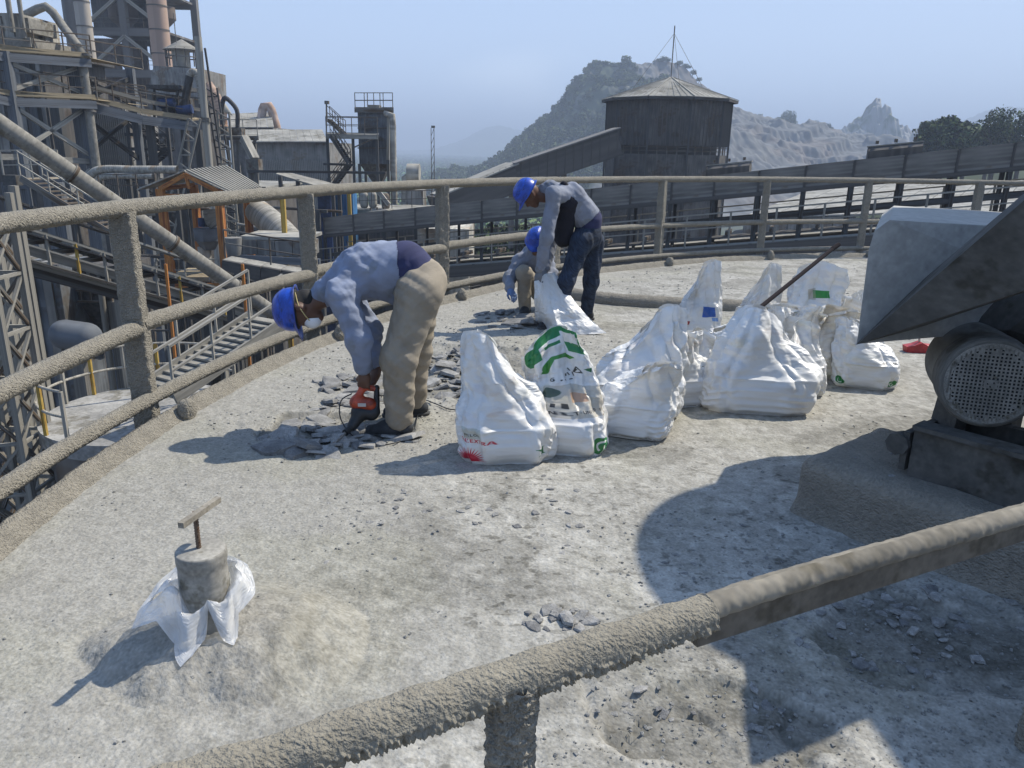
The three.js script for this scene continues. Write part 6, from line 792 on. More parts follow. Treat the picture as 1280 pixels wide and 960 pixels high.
  const vs = thing('pale_vessels', 'low roof with white vessels and pipes under the dust collector', 'machine', base(460, 260, 52)); block(vs, 'flat_roof', 420, 262, 540, 268, 52, 5, M.roofDust); block(vs, 'wall', 420, 268, 540, 330, 52.4, 4.5, M.sheetDark, true); for (const [x, y, m] of [[455, 250, M.steelPale], [466, 250, M.steelPale], [482, 252, M.steelGrey]]) { const q = D(x, y, 53), g = new THREE.CapsuleGeometry(0.28, 0.6, 6, 14); g.translate(q.x - vs.position.x, q.y - vs.position.y, q.z - vs.position.z); mesh('vessel', g, m, vs); } bar(vs, 'diagonal_pipe', D(472, 238, 52.5), D(486, 256, 52.5), 0.28, M.steelPale); railing(vs, [D(440, 262, 52), D(540, 259, 52)], 1.1, 1.5, M.steelGrey);
}
{ // timber coloured kiosk and machinery under it
  const z = 34, o = thing('orange_kiosk', 'open kiosk with orange posts under a corrugated gable roof', 'kiosk', base(243, 300, z)); const rid0 = D(231, 214, z), rid1 = D(284, 208, z + 4), eL0 = D(171, 238, z - 0.2), eL1 = D(228, 229, z + 4), eR0 = D(288, 241, z - 0.2), eR1 = D(328, 235, z + 4);
  const slope = (a, b, c, d) => { const n = 12; for (let i = 0; i < n; i++) { const p = t => a.clone().lerp(b, t), q = t => d.clone().lerp(c, t); poly(o, 'roof_sheet', [p(i / n), p((i + 0.94) / n), q((i + 0.94) / n), q(i / n)], 0.04, M.steelPale); bar(o, 'sheet_ridge', p((i + 0.5) / n).add(V(0, 0.05, 0)), q((i + 0.5) / n).add(V(0, 0.05, 0)), 0.12, M.steelPale, 0.05); } }; slope(rid0, rid1, eR1, eR0); slope(rid0, rid1, eL1, eL0);
  const post = (x, y, zz) => { const p = D(x, y, zz), q = D(x + 5, 352, zz); q.x = p.x + (x < 220 ? 0.1 : 0); q.z = p.z; bar(o, 'post', p, q, 0.3, M.orange); bar(o, 'post_footing', q, toGround(q), 0.3, M.steelDark); return [p, q]; }; const a = post(200, 236, z), b = post(273, 239, z), c = post(242, 231, z + 3.5), d = post(308, 238, z + 3.5);
  bar(o, 'tie_beam', a[0].clone().add(V(0, -0.3, 0)), b[0].clone().add(V(0, -0.25, 0)), 0.14, M.orange, 0.2); bar(o, 'rafter', a[0], rid0.clone().add(V(0, -0.15, 0)), 0.12, M.orange, 0.18); bar(o, 'rafter', b[0], rid0.clone().add(V(0, -0.15, 0)), 0.12, M.orange, 0.18); bar(o, 'king_post', rid0.clone().add(V(0, -0.1, 0)), D(237, 236, z), 0.12, M.orange); bar(o, 'side_beam', b[0], d[0], 0.12, M.orange, 0.18); bar(o, 'side_beam', a[0], c[0], 0.12, M.orange, 0.18);
  const fl = [D(203, 352, z), D(292, 352, z), D(318, 340, z + 4), D(236, 340, z + 4)]; poly(o, 'floor', fl, 0.2, M.deckTan); bar(o, 'floor_beam', fl[0].clone().add(V(0, -0.2, 0.1)), fl[1].clone().add(V(0, -0.2, 0.1)), 0.1, M.orange, 0.3); railing(o, [fl[0], fl[1]], 1.0, 1.2, M.steelPale); block(o, 'white_panel', 255, 233, 268, 245, z + 3.6, 0.1, M.steelPale);
  const cy = thing('grey_cyclone', 'blue grey cyclone hopper with a navy motor under the kiosk', 'cyclone', base(258, 310, z + 2)); const dq = (x, y, r0, r1, h, m, nm) => { const q = D(x, y, z + 2), g = new THREE.CylinderGeometry(r0, r1, h, 22); g.translate(q.x - cy.position.x, q.y - cy.position.y, q.z - cy.position.z); mesh(nm, g, m, cy); }; dq(260, 293, 0.62, 0.6, 0.55, M.steelBlue, 'drum'); dq(260, 304, 0.6, 0.3, 0.6, M.steelBlue, 'cone'); dq(256, 318, 0.3, 0.27, 0.7, M.steelPale, 'outlet'); dq(252, 278, 0.16, 0.16, 0.4, M.navy, 'motor'); wpipe(cy, 'inlet_pipe', [D(262, 262, z + 2), D(264, 274, z + 2), D(270, 282, z + 2)], 0.3, M.steelDust, 20); bar(cy, 'stand', D(258, 326, z + 2), toGround(D(258, 326, z + 2)), 0.2, M.steelDark);
  const tk = thing('round_tub', 'open round grey tub next to the kiosk post', 'tub', base(292, 310, z - 1)); const q = D(292, 308, z - 1), tg = new THREE.CylinderGeometry(0.36, 0.3, 0.75, 24); tg.translate(q.x - tk.position.x, q.y - tk.position.y, q.z - tk.position.z); mesh('shell', tg, M.sheetGrey, tk); bar(tk, 'stand', q, toGround(q), 0.3, M.steelDark);
  const sb = thing('steel_trough', 'long dusty steel trough beyond the kiosk', 'trough', base(340, 315, 33)); for (let i = 0; i < 4; i++) block(sb, 'trough_panel', 300 + i * 22, 300 + i, 321 + i * 22, 318 + i, 33.2, 1.6, M.sheetGrey); bar(sb, 'trough_beam', D(285, 322, 33), D(400, 328, 33), 0.2, M.steelBlue, 0.3); for (const x of [300, 340, 380]) bar(sb, 'leg', D(x, 322, 33.3), toGround(D(x, 322, 33.3)), 0.25, M.steelDark); block(sb, 'dusty_top', 300, 296, 385, 300, 33.3, 2.5, M.roofDust);
  const dc = thing('fat_duct', 'fat pale duct sloping down behind the railing post', 'duct', base(345, 290, 37)); wpipe(dc, 'duct', [D(318, 262, 38), D(335, 275, 37), D(352, 290, 36.5), D(372, 312, 36)], 0.62, M.steelPale, 30, 18); bar(dc, 'stand', D(340, 285, 37), toGround(D(340, 285, 37)), 0.4, M.steelDark); bar(dc, 'yellow_post', D(353, 244, 35), toGround(D(353, 320, 35)), 0.2, M.yellow);
  const ch = thing('chain_conveyor', 'dark enclosed drag conveyor running below the kiosk', 'conveyor', base(330, 345, 30)); for (let i = 0; i < 5; i++) bar(ch, 'casing', D(284 + i * 24, 334 + i * 4, 30), D(307 + i * 24, 338 + i * 4, 30), 1.2, M.sheetDark, 0.7); for (let i = 0; i < 5; i++) bar(ch, 'dusty_lid', D(284 + i * 24, 323 + i * 4, 30), D(307 + i * 24, 327 + i * 4, 30), 1.0, M.steelDust, 0.05); for (const x of [290, 345, 400]) bar(ch, 'leg', D(x, 345, 30), toGround(D(x, 345, 30)), 0.3, M.steelDark); railing(ch, [D(282, 322, 28), D(395, 340, 28)], 1.0, 1.4, M.steelGrey);
}
{ // big inclined pipe, near belt conveyor, lattice mast, tubs and stairs below the silo
  const o = thing('inclined_pipe', 'thick dusty pipe slanting down past the railing', 'pipe', base(200, 305, 20)); const A = D(-40, 127, 16.5), B = D(430, 452, 22.5); wpipe(o, 'pipe', [A, A.clone().lerp(B, 0.33), A.clone().lerp(B, 0.66), B], 0.185, M.steelDust, 80, 20); for (const t of [0.2, 0.44, 0.62, 0.82]) { const p = A.clone().lerp(B, t), q = A.clone().lerp(B, t + 0.008); rod(o, 'pipe_flange', p, q, 0.44, M.steelGrey); } bar(o, 'hanger', A.clone().lerp(B, 0.6), toGround(A.clone().lerp(B, 0.6)), 0.16, M.steelDark);
  const c = thing('belt_conveyor', 'dusty belt conveyor with yellow railing posts sloping past the silo', 'conveyor', base(90, 320, 22)); const a = D(-60, 284, 20), b = D(330, 398, 27), n = 12, S = V(0.5, 0, -1.1); bar(c, 'stringer', a, b, 0.14, M.steelDust, 0.3); bar(c, 'stringer', a.clone().add(S), b.clone().add(S), 0.14, M.steelDust, 0.3); bar(c, 'belt', a.clone().addScaledVector(S, 0.5).add(V(0, 0.2, 0)), b.clone().addScaledVector(S, 0.5).add(V(0, 0.2, 0)), 0.9, M.black, 0.04); bar(c, 'walkway', a.clone().addScaledVector(S, -0.4).add(V(0, -0.12, 0)), b.clone().addScaledVector(S, -0.4).add(V(0, -0.12, 0)), 0.7, M.steelDark, 0.06); bar(c, 'toe_board', a.clone().addScaledVector(S, -0.75), b.clone().addScaledVector(S, -0.75), 0.04, M.steelDust, 0.22);
  const R0 = a.clone().addScaledVector(S, -0.75), R1 = b.clone().addScaledVector(S, -0.75); for (const h of [0.5, 0.95]) bar(c, 'handrail', R0.clone().add(V(0, h, 0)), R1.clone().add(V(0, h, 0)), 0.06, M.steelDust); for (let i = 0; i <= n; i++) { const p = R0.clone().lerp(R1, i / n); bar(c, 'rail_post', p, p.clone().add(V(0, 0.95, 0)), 0.07, i % 2 ? M.yellow : M.steelDust); bar(c, 'idler', a.clone().lerp(b, i / n).add(V(0, 0.1, 0)), a.clone().lerp(b, i / n).add(S).add(V(0, 0.1, 0)), 0.14, M.steelGrey); bar(c, 'cover_sheet', a.clone().lerp(b, i / n).add(S).add(V(0, 0.75, 0)), a.clone().lerp(b, (i + 0.9) / n).add(S).add(V(0, 0.75, 0)), 0.9, i > 3 && i < 7 ? M.roofDust : M.steelDark, 0.06); } bar(c, 'lower_girder', a.clone().add(V(0, -0.55, 0)), b.clone().add(V(0, -0.55, 0)), 0.16, M.steelDark, 0.4); for (const t of [0.12, 0.45, 0.8]) bar(c, 'trestle_leg', a.clone().lerp(b, t), toGround(a.clone().lerp(b, t)), 0.3, M.steelDust);
  const l = thing('lattice_mast', 'rusty lattice trestle mast standing against the silo', 'mast', base(25, 450, 13)); const w = 0.8, lb = D(-14, 320, 13), y0 = lb.y, corners = [V(lb.x, 0, lb.z), V(lb.x - w, 0, lb.z + 0.2), V(lb.x - w, 0, lb.z - w), V(lb.x, 0, lb.z - w)]; for (const q of corners) bar(l, 'leg', V(q.x, y0 + 1, q.z), V(q.x, GY, q.z), 0.11, M.steelDust); for (let k = 0; k < 9; k++) for (let i = 0; i < 4; i++) { const p = corners[i], q = corners[(i + 1) % 4], ya = y0 + 0.6 - k * 1.0, yb = ya - 1.0; bar(l, 'lacing', V(p.x, ya, p.z), V(q.x, yb, q.z), 0.055, M.steelDust); bar(l, 'lacing', V(q.x, ya, q.z), V(p.x, yb, p.z), 0.055, M.steelGrey); bar(l, 'strut', V(p.x, ya, p.z), V(q.x, ya, q.z), 0.06, M.steelDust); }
  const l2 = thing('lattice_mast', 'second rusty lattice trestle mast behind the first one', 'mast', base(5, 450, 15)); const c2 = corners.map(q => V(q.x - 1.3, 0, q.z - 2.2)); for (const q of c2) bar(l2, 'leg', V(q.x, y0 + 1, q.z), V(q.x, GY, q.z), 0.14, M.steelDust); for (let k = 0; k < 10; k++) for (let i = 0; i < 4; i++) { const p = c2[i], q = c2[(i + 1) % 4], ya = y0 + 0.2 - k * 1.1; bar(l2, 'lacing', V(p.x, ya, p.z), V(q.x, ya - 1.1, q.z), 0.08, M.steelDust); bar(l2, 'lacing', V(q.x, ya, q.z), V(p.x, ya - 1.1, p.z), 0.08, M.steelGrey); }
  const g = thing('panelled_housing', 'blue grey panelled housing under the belt conveyor', 'building', base(60, 380, 24)); for (let i = 0; i < 4; i++) block(g, 'wall_panel', 36 + i * 11, 322 + i * 3, 46.5 + i * 11, 440, 24 + (i % 2) * 0.1, 2, i % 2 ? M.steelBlue : M.sheetGrey, true); 
  const hb = thing('barred_hopper', 'dark steel hopper framed with bars under the belt conveyor', 'hopper', base(108, 380, 25)); block(hb, 'bin', 76, 336, 138, 376, 25, 3, M.sheetDark); const hp = []; const r = rect(76, 336, 138, 376, 25); for (const [x, zz] of [[r.x0, -25], [r.x1, -25], [r.x0, -28], [r.x1, -28]]) { hp.push(V(x, r.y0, zz).sub(hb.position), V(lerp((r.x0 + r.x1) / 2, x, 0.25), r.y0 - 1.5, lerp(-26.5, zz, 0.25)).sub(hb.position)); } mesh('cone', boxUV(new ConvexGeometry(hp)), M.steelDark, hb); for (let i = 0; i <= 5; i++) { const x = lerp(r.x0, r.x1, i / 5); bar(hb, 'stiffener', V(x, r.y1, -24.95), V(x, r.y0, -24.95), 0.08, M.steelGrey); } for (let i = 0; i <= 3; i++) bar(hb, 'stiffener', V(r.x0, lerp(r.y0, r.y1, i / 3), -24.94), V(r.x1, lerp(r.y0, r.y1, i / 3), -24.94), 0.07, M.steelGrey); for (const x of [r.x0, r.x1]) bar(hb, 'leg', V(x, r.y0, -25), V(x, GY, -25), 0.25, M.steelGrey); rod(hb, 'drain_pipe', D(146, 345, 24.5), toGround(D(146, 400, 24.5)), 0.34, M.steelGrey); rod(hb, 'drain_pipe', D(125, 352, 24.8), toGround(D(125, 410, 24.8)), 0.2, M.steelDust);
  const tk = thing('round_tank', 'round topped grey tank behind the middle rail', 'tank', base(95, 425, 21)); const tq = D(95, 420, 21), tg = new THREE.CapsuleGeometry(0.42, 0.6, 8, 24); tg.rotateZ(1.45); tg.translate(tq.x - tk.position.x, tq.y - tk.position.y, tq.z - tk.position.z); mesh('shell', tg, M.steelBlue, tk); bar(tk, 'saddle', tq, toGround(tq), 0.35, M.steelGrey);
  const y = -3.4, dc = G(184, 514, y), dk = thing('round_deck', 'pale round concrete deck with a curved railing below the silo', 'platform', V(dc.x, GY, dc.z)); const R = 1.9; const dg = new THREE.CylinderGeometry(R, R, 0.3, 48); dg.translate(0, y - 0.15 - GY, 0); mesh('deck', boxUV(dg), dusty(0.42, 0.41, 0.385, 0.5, 0.01), dk); const cg = new THREE.CylinderGeometry(R * 0.92, R * 0.92, y - 0.3 - GY, 32); cg.translate(0, (y - 0.3 - GY) / 2, 0); mesh('drum', boxUV(cg), M.concreteOld, dk);
  const arcP = (h) => { const o2 = []; for (let i = 0; i <= 30; i++) { const t = 1.9 + i / 30 * 3.6; o2.push(V(dc.x + R * 0.98 * Math.cos(t), y + h, dc.z + R * 0.98 * Math.sin(t))); } return o2; }; for (const h of [0.95, 0.48]) wpipe(dk, 'curved_rail', arcP(h), 0.028, M.steelPale, 80, 8); arcP(0).forEach((p, i) => { if (i % 3 === 0) bar(dk, 'rail_post', p, p.clone().add(V(0, 0.95, 0)), 0.06, i % 2 ? M.yellow : M.steelPale); }); 
  const st = thing('outdoor_stairs', 'dusty steel stairs climbing beside the silo', 'stairs', base(260, 450, 14)); stairs(st, D(335, 398, 15.5), D(196, 492, 13.2), 1.0, 15, M.steelDust, M.steelPale); bar(st, 'support', D(270, 450, 14.4), toGround(D(270, 450, 14.4)), 0.2, M.steelDark); for (const x of [207, 303]) bar(st, 'orange_pole', D(x, 330, 15.8), toGround(D(x, 480, 15.8)), 0.05, M.orange);
  const gy = thing('stepped_gantry', 'blue and tan stair gantry behind the thick slanting pipe', 'stairs', base(60, 230, 30)); const p0 = [D(6, 226, 30), D(76, 224, 31), D(76, 221, 33), D(6, 223, 32)]; platform(gy, p0, 0.15, M.deckTan, M.steelBlue); railing(gy, [p0[0], p0[1]], 1.1, 0.9, M.steelPale); stairs(gy, D(40, 222, 29.5), D(150, 290, 29), 1.1, 14, M.steelGrey, M.steelPale); for (const x of [10, 34, 72]) bar(gy, 'column', D(x, 228, 30.5), toGround(D(x, 228, 30.5)), 0.35, M.steelBlue); block(gy, 'lamp_box', 3, 219, 20, 232, 29, 0.4, M.steelDark);
  const pr = thing('pipe_rack', 'horizontal pipe rack with pale pipes in front of the ribbed silo house', 'pipe rack', base(165, 225, 40)); wpipe(pr, 'pipe', [D(110, 222, 40), D(122, 213, 40), D(170, 212, 40), D(222, 212, 40)], 0.2, M.steelPale, 40); wpipe(pr, 'pipe', [D(122, 240, 39.8), D(123, 224, 39.8), D(130, 221, 39.8), D(192, 220, 39.8)], 0.16, M.steelPale, 40); for (const x of [125, 160, 192, 218]) bar(pr, 'trestle', D(x, 216, 40.3), toGround(D(x, 216, 40.3)), 0.2, M.steelDark); railing(pr, [D(126, 248, 38), D(196, 246, 38)], 1.1, 1.0, M.steelGrey);
  const db = thing('dark_shed_block', 'dark shed block filling the yard under the conveyors', 'building', base(200, 300, 62)); block(db, 'wall', -80, 232, 330, 330, 64, 10, M.sheetDark, true); for (let i = 0; i < 16; i++) block(db, 'bay_post', -70 + i * 26, 234, -66 + i * 26, 330, 63.9, 0.3, M.steelGrey, true); block(db, 'dusty_roof', -80, 229, 332, 233, 63.5, 11, M.roofDust);
  for (let i = 0; i < 26; i++) { const x = rr(120, 400), yy = rr(250, 420), z = rr(39, 47); const mm = [M.steelDark, M.steelGrey, M.steelDust, M.sheetDark][i % 4]; if (i < 13) { const q = thing('pipe_run', 'service pipe threading through the yard machinery', 'pipe', D(x, yy, z), 'service pipes in the yard'); rod(q, 'pipe', D(x - rr(30, 80), yy - rr(-6, 12), z + 1), D(x + rr(20, 60), yy + rr(-6, 12), z), rr(0.1, 0.22), mm); const e = D(x, yy, z); rod(q, 'pipe_support', e, toGround(e), 0.1, M.steelDark); } else { const q = thing('support_column', 'dark steel column carrying the yard machinery', 'column', base(x, yy, z), 'steel columns in the yard'); bar(q, 'shaft', D(x, yy - 30, z), toGround(D(x, yy, z)), rr(0.16, 0.3), mm); bar(q, 'bracket', D(x - 12, yy - 28, z), D(x + 12, yy - 28, z), 0.18, mm); } }
}
// ---------- landscape ----------
const M_ground = mat(0.2, 0.19, 0.165, 1, T_dust, 1), M_veg = new THREE.MeshStandardMaterial({ vertexColors: true, roughness: 1 });
{
  const ring = [0, 40, 80, 140, 220, 320, 450, 700, 1100, 1800, 3000, 5000, 9000, 20000], pos = [], uv = [], idx = [], col = [], n = 96;
  for (let k = 0; k < ring.length; k++) for (let i = 0; i <= n; i++) { const a = i / n * 2 * Math.PI, x = Math.cos(a) * ring[k], z = Math.sin(a) * ring[k]; pos.push(x, GY, z); uv.push(x / 20, z / 20); const f = sstep(200, 380, ring[k]); col.push(lerp(1.0, 0.3, f), lerp(1, 0.42, f), lerp(1, 0.22, f)); }
  for (let k = 0; k < ring.length - 1; k++) for (let i = 0; i < n; i++) { const a = k * (n + 1) + i, b = a + n + 1; idx.push(a, a + 1, b, a + 1, b + 1, b); }
  const g = new THREE.BufferGeometry(); g.setAttribute('position', new THREE.Float32BufferAttribute(pos, 3)); g.setAttribute('uv', new THREE.Float32BufferAttribute(uv, 2)); g.setAttribute('color', new THREE.Float32BufferAttribute(col, 3)); g.setIndex(idx); g.computeVertexNormals(); const m = M_ground.clone(); m.vertexColors = true; struct('ground', g, m);
}
function terrain(name, sil, Z, front, back, opts) { // heightfield whose crest follows a list of measured crest points
  const pts = sil.map(([x, y]) => D(x, y, Z)), nx = opts.nx || 260, nz = opts.nz || 130, x0 = pts[0].x, x1 = pts[pts.length - 1].x, pos = [], col = [], idx = [];
  const crest = x => { let i = 0; while (i < pts.length - 2 && pts[i + 1].x < x) i++; const t = clamp((x - pts[i].x) / (pts[i + 1].x - pts[i].x)); return lerp(pts[i].y, pts[i + 1].y, t); };
  const ht = (x, z) => { const c = crest(x + opts.warp * noise(z / 60, x / 60, 3) * clamp((-z - Z) / -front) ) - GY, d = -z - Z; let p = d < 0 ? 1 - clamp(-d / front) : 1 - clamp(d / back); p = d < 0 ? Math.pow(p, opts.pow || 1.2) : p * p; let h = c * p; const w = clamp(Math.abs(d) / (front * 0.14)); h += c * 0.2 * w * p * fbm(x / opts.s, z / opts.s, 5, 5) * 2; h -= w * p * c * 0.1 * Math.abs(noise(x / (opts.s * 0.3), z / opts.s, 2)); h += opts.rough * (fbm(x / 9, z / 9, 8, 3) + 0.35 * (0.5 - Math.abs(noise(x / 4.5, z / 4.5, 12))) + 0.25 * noise(x / 2.4, z / 2.4, 13)) * Math.min(1, p * 4); if (opts.bench) { const b = opts.bench(x), q = h / 9 + 0.8 * noise(x / 50, z / 50, 6), fl = Math.floor(q) + sstep(0.55, 1, q - Math.floor(q)); h = lerp(h, (fl - 0.8 * noise(x / 50, z / 50, 6)) * 9, b * w); } return GY - 1 + Math.max(-0.5, h); };
  for (let j = 0; j <= nz; j++) for (let i = 0; i <= nx; i++) { const x = lerp(x0, x1, i / nx), z = -(Z - front + (front + back) * j / nz); pos.push(x, ht(x, z), z); }
  for (let j = 0; j < nz; j++) for (let i = 0; i < nx; i++) { const a = j * (nx + 1) + i, b = a + nx + 1; idx.push(a, a + 1, b, a + 1, b + 1, b); }
  const g = new THREE.BufferGeometry(); g.setAttribute('position', new THREE.Float32BufferAttribute(pos, 3)); g.setIndex(idx); g.computeVertexNormals(); const N = g.attributes.normal;
  for (let i = 0; i < N.count; i++) col.push(...opts.color(pos[3 * i], pos[3 * i + 1], pos[3 * i + 2], N.getY(i))); g.setAttribute('color', new THREE.Float32BufferAttribute(col, 3)); const o = struct(name, g, M_veg); o.userData.ht = undefined; return ht;
}
const hillC = D(800, 150, 640).x;
const hillH = terrain('quarry_hill', [[560, 215], [612, 208], [640, 186], [665, 160], [690, 141], [704, 124], [720, 103], [734, 84], [745, 79], [765, 82], [790, 77], [815, 75], [840, 77], [858, 85], [880, 106], [918, 133], [940, 141], [985, 151], [1030, 156], [1060, 164], [1145, 176], [1200, 190], [1300, 206]], 640, 260, 200, {
  s: 45, rough: 3.6, warp: 26, pow: 1.0, bench: x => sstep(D(880, 150, 640).x, D(930, 150, 640).x, x) * (0.35 + 0.35 * noise(x / 40, 3, 1)), nx: 520, nz: 240,
  color: (x, y, z, ny) => { const v = sstep(0.05, -0.3, (x - hillC + 10) / 80 - 0.45 * fbm(x / 25, y / 25, z / 25, 4)) , n = fbm(x / 5, y / 2.2, z / 5, 4), st = 0.06 * Math.sin(y * 0.9 + 3 * noise(x / 30, z / 30, 1)); const r = 0.115 + 0.085 * n + st * 0.3, warm = 0.018 * sstep(0.1, 0.4, fbm(x / 30, y / 30, z / 30, 3)); const g = 0.05 + 0.03 * n, q = v * sstep(-0.35, 0.05, fbm(x / 11, y / 11, z / 11, 3) + 0.1); return [lerp(r + warm, g * 0.9, q), lerp(r, g * 1.25, q), lerp(r * 0.97 - warm * 0.6, g * 0.6, q)]; } });
terrain('rock_crag', [[1030, 168], [1058, 160], [1068, 148], [1078, 141], [1086, 130], [1096, 121], [1101, 124], [1104, 146], [1114, 149], [1126, 155], [1140, 166], [1160, 176]], 800, 60, 60, { s: 14, rough: 5, warp: 0, pow: 0.25, nx: 120, nz: 60, color: (x, y, z) => { const n = fbm(x / 8, y / 8, z / 8, 3), q = sstep(0, 0.25, n); return [lerp(0.24, 0.07, q), lerp(0.24, 0.09, q), lerp(0.23, 0.05, q)]; } });
terrain('mountain', [[440, 189], [540, 187], [575, 176], [605, 160], [622, 156], [650, 163], [690, 176], [760, 190]], 3400, 700, 700, { s: 200, rough: 6, warp: 30, nx: 120, nz: 50, color: () => [0.06, 0.09, 0.06] });
terrain('mountain', [[1140, 202], [1200, 152], [1230, 139], [1262, 133], [1300, 138], [1380, 160], [1460, 200]], 2600, 600, 600, { s: 160, rough: 6, warp: 30, nx: 120, nz: 50, color: () => [0.06, 0.09, 0.06] });
terrain('wooded_rise', [[1060, 240], [1120, 225], [1180, 216], [1300, 212], [1500, 215], [1700, 240]], 175, 45, 200, { s: 40, rough: 1.5, warp: 4, nx: 60, nz: 60, color: (x, y, z) => { const n = 0.05 + 0.03 * fbm(x / 6, y / 6, z / 6, 3); return [n, n * 1.3, n * 0.6]; } });
function crownGeo(n, leaf, lobes, sd) { // leaf clumps through the volume of several lobes
  const s0 = seed; seed = sd; const pos = [], nor = [], col = []; const L = []; for (let i = 0; i < lobes; i++) { const a = rr(0, 6.28), r = i ? rr(0.25, 0.62) : 0; L.push([Math.cos(a) * r, rr(-0.35, 0.5), Math.sin(a) * r, rr(0.28, 0.5)]); }
  for (let i = 0; i < n; i++) { const l = L[Math.floor(rnd() * lobes)], d = V(rr(-1, 1), rr(-1, 1), rr(-1, 1)).normalize(), rad = l[3] * (0.62 + 0.42 * Math.pow(rnd(), 0.5)) * (1 + 0.25 * noise(d.x * 3 + l[0] * 9, d.y * 3, d.z * 3)), c = V(l[0], l[1], l[2]).addScaledVector(d, rad); const t = V(rr(-1, 1), rr(-1, 1), rr(-1, 1)).normalize(), u = t.clone().cross(d).normalize(), w = u.clone().cross(t).normalize(), k = leaf * rr(0.6, 1.4), b = rr(0.65, 1.35);
    for (const [p, q] of [[-1, -0.5], [1, -0.4], [0.1, 1]]) { const v = c.clone().addScaledVector(u, p * k).addScaledVector(w, q * k); pos.push(v.x, v.y, v.z); nor.push(d.x, d.y, d.z); col.push(0.058 * b, 0.09 * b, 0.032 * b); } }
  seed = s0; const g = new THREE.BufferGeometry(); g.setAttribute('position', new THREE.Float32BufferAttribute(pos, 3)); g.setAttribute('normal', new THREE.Float32BufferAttribute(nor, 3)); g.setAttribute('color', new THREE.Float32BufferAttribute(col, 3)); return g;
}
const M_leaf = new THREE.MeshStandardMaterial({ vertexColors: true, roughness: 0.9, side: THREE.DoubleSide }), M_bark = mat(0.12, 0.095, 0.07, 1, T_dust, 0.5);
const CROWNS = [crownGeo(9000, 0.045, 12, 5), crownGeo(8000, 0.05, 9, 6), crownGeo(3200, 0.045, 9, 7)], SMALL = [crownGeo(420, 0.14, 5, 8), crownGeo(420, 0.14, 4, 9)];
function tree(name, label, foot, top, rx, crown, m, group) { // foot and top in the world
  const o = thing(name, label, 'tree', foot, group), H = top.y - foot.y, ry = Math.min(rx * 1.05, H * 0.42), cy = H - ry * 0.92; const tg = new THREE.CylinderGeometry(rx * 0.05, rx * 0.1, cy, 9); tg.translate(0, cy / 2, 0); mesh('trunk', tg, M_bark, o);
  for (let i = 0; i < 5; i++) { const a = i * 1.3 + rx, s = o.position.clone().add(V(0, cy * 0.8, 0)); bar(o, 'limb', s, s.clone().add(V(Math.cos(a) * rx * 0.55, ry * 0.6, Math.sin(a) * rx * 0.55)), rx * 0.05, M_bark); }
  const c = mesh('crown', crown, m, o); c.scale.set(rx / 0.85, ry / 0.85, rx / 0.85); c.position.y = cy; c.rotation.y = rx * 7 + foot.x; return o;
}
for (const [x, y, r, k, z, lb] of [[1188, 141, 5.6, 0, 150, 'broad dense dark tree above the conveyor gallery'], [1166, 152, 3.2, 1, 152, 'low dark tree at the edge of the grove'], [1216, 148, 4.2, 0, 158, 'dark tree close beside the broad dense one'], [1246, 140, 3.6, 2, 148, 'thin airy tree with gaps between its leaves'], [1250, 160, 5.0, 1, 156, 'rounded tree under the airy one'], [1286, 142, 4.2, 2, 150, 'airy tree at the end of the grove'], [1140, 184, 2.4, 1, 150, 'low bush beside the long hood']]) { const t = D(x, y, z), f = V(t.x, 0, t.z); f.y = Math.min(t.y - 8, -3); tree('grove_tree', lb, V(t.x, Math.min(t.y - 9, -2), t.z), t, r, CROWNS[k], M_leaf, 'grove on the rise'); }
for (const [x, y, r, z] of [[600, 292, 4, 80], [628, 286, 4.5, 84], [652, 290, 4, 82], [560, 300, 3.5, 76], [612, 312, 3, 70]]) tree('yard_tree', 'green yard tree seen between the rails under the gallery', base(x, y, z), D(x, y, z), r, CROWNS[1], M_leaf, 'yard trees under the gallery');
for (const [x, y, r] of [[58, 404, 0.8], [72, 402, 0.7], [66, 412, 0.9]]) tree('yard_shrub', 'small green shrub beside the round topped tank', base(x, y, 26), D(x, y - 4, 26), r, SMALL[0], M_leaf, 'shrubs by the tank');
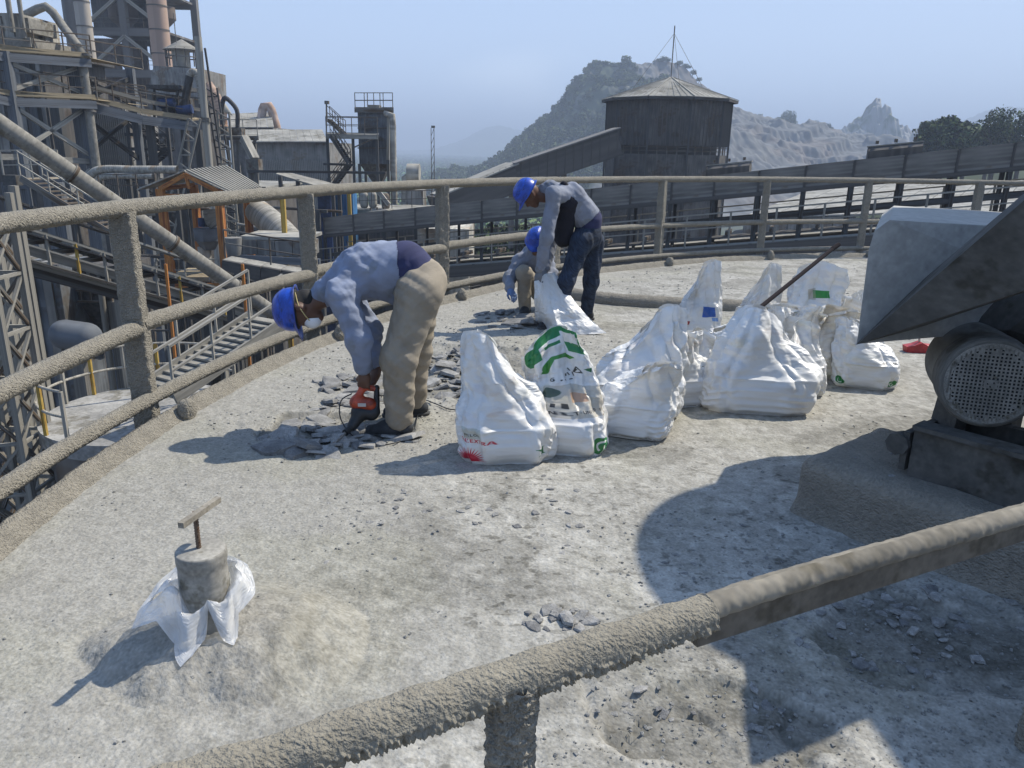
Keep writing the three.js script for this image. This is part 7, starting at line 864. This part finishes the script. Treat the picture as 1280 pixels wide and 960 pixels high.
{ // trees along the crest of the hill
  const spots = [[824, 73, 640, 4.5], [832, 71, 640, 5], [850, 76, 640, 4], [858, 80, 640, 4.5], [866, 88, 640, 4], [874, 97, 640, 3.5], [748, 76, 640, 3], [738, 82, 640, 3.5], [984, 141, 660, 10], [972, 148, 660, 5], [1018, 152, 660, 5], [1036, 155, 660, 4], [950, 143, 650, 4], [936, 140, 650, 3], [696, 132, 620, 4], [660, 160, 600, 4], [676, 146, 610, 4], [640, 182, 590, 4]];
  for (const [x, y, z, r] of spots) { const t = D(x, y, z), gy = hillH(t.x, t.z); tree('crest_tree', 'bushy tree on the crest of the quarry hill', V(t.x, Math.min(gy, t.y - r * 1.2) - 0.5, t.z), t, r, CROWNS[2], M_leaf, 'trees on the hill crest'); }
  const im = new THREE.InstancedMesh(SMALL[0], M_leaf, 2600), mt = new THREE.Matrix4(), q = new THREE.Quaternion(); let k = 0, guard = 0; while (k < 2600 && guard++ < 90000) { const x = rr(-60, 130), z = -rr(420, 700), y = hillH(x, z); if (y < GY + 1.5) continue; const v = (x - hillC + 10) / 80 - 0.45 * fbm(x / 25, y / 25, z / 25, 4); if (v > 0.05 * rr(0.2, 1.5)) continue; const s = rr(2, 4.6); mt.compose(V(x, y + s * 0.3, z), q.setFromAxisAngle(yAxis, rr(0, 6)), V(s, s * rr(0.8, 1.2), s)); im.setMatrixAt(k++, mt); } im.count = k; im.name = 'hillside_forest'; tag(im, 'dark scrub forest covering the flank of the quarry hill', 'forest', null, 'stuff'); scene.add(im);
  const N = 12000, f = new THREE.InstancedMesh(SMALL[1], M_leaf, N); k = 0; while (k < N) { const d = 240 + 3200 * Math.pow(rnd(), 1.8), a = rr(-0.36, 0.09), x = Math.tan(a) * d, z = -d; const s = rr(4, 7.5) * (1 + d / 2500); mt.compose(V(x, GY + s * 0.45, z), q.setFromAxisAngle(yAxis, rr(0, 6)), V(s, s * rr(0.7, 1.1), s)); f.setMatrixAt(k, mt); f.setColorAt(k, new THREE.Color().setRGB(rr(1.0, 1.7), rr(1.2, 1.9), rr(0.9, 1.4))); k++; } f.name = 'plain_forest'; tag(f, 'green wooded plain stretching to the hazy horizon', 'forest', null, 'stuff'); scene.add(f);
}
renderer.render(scene, camera);
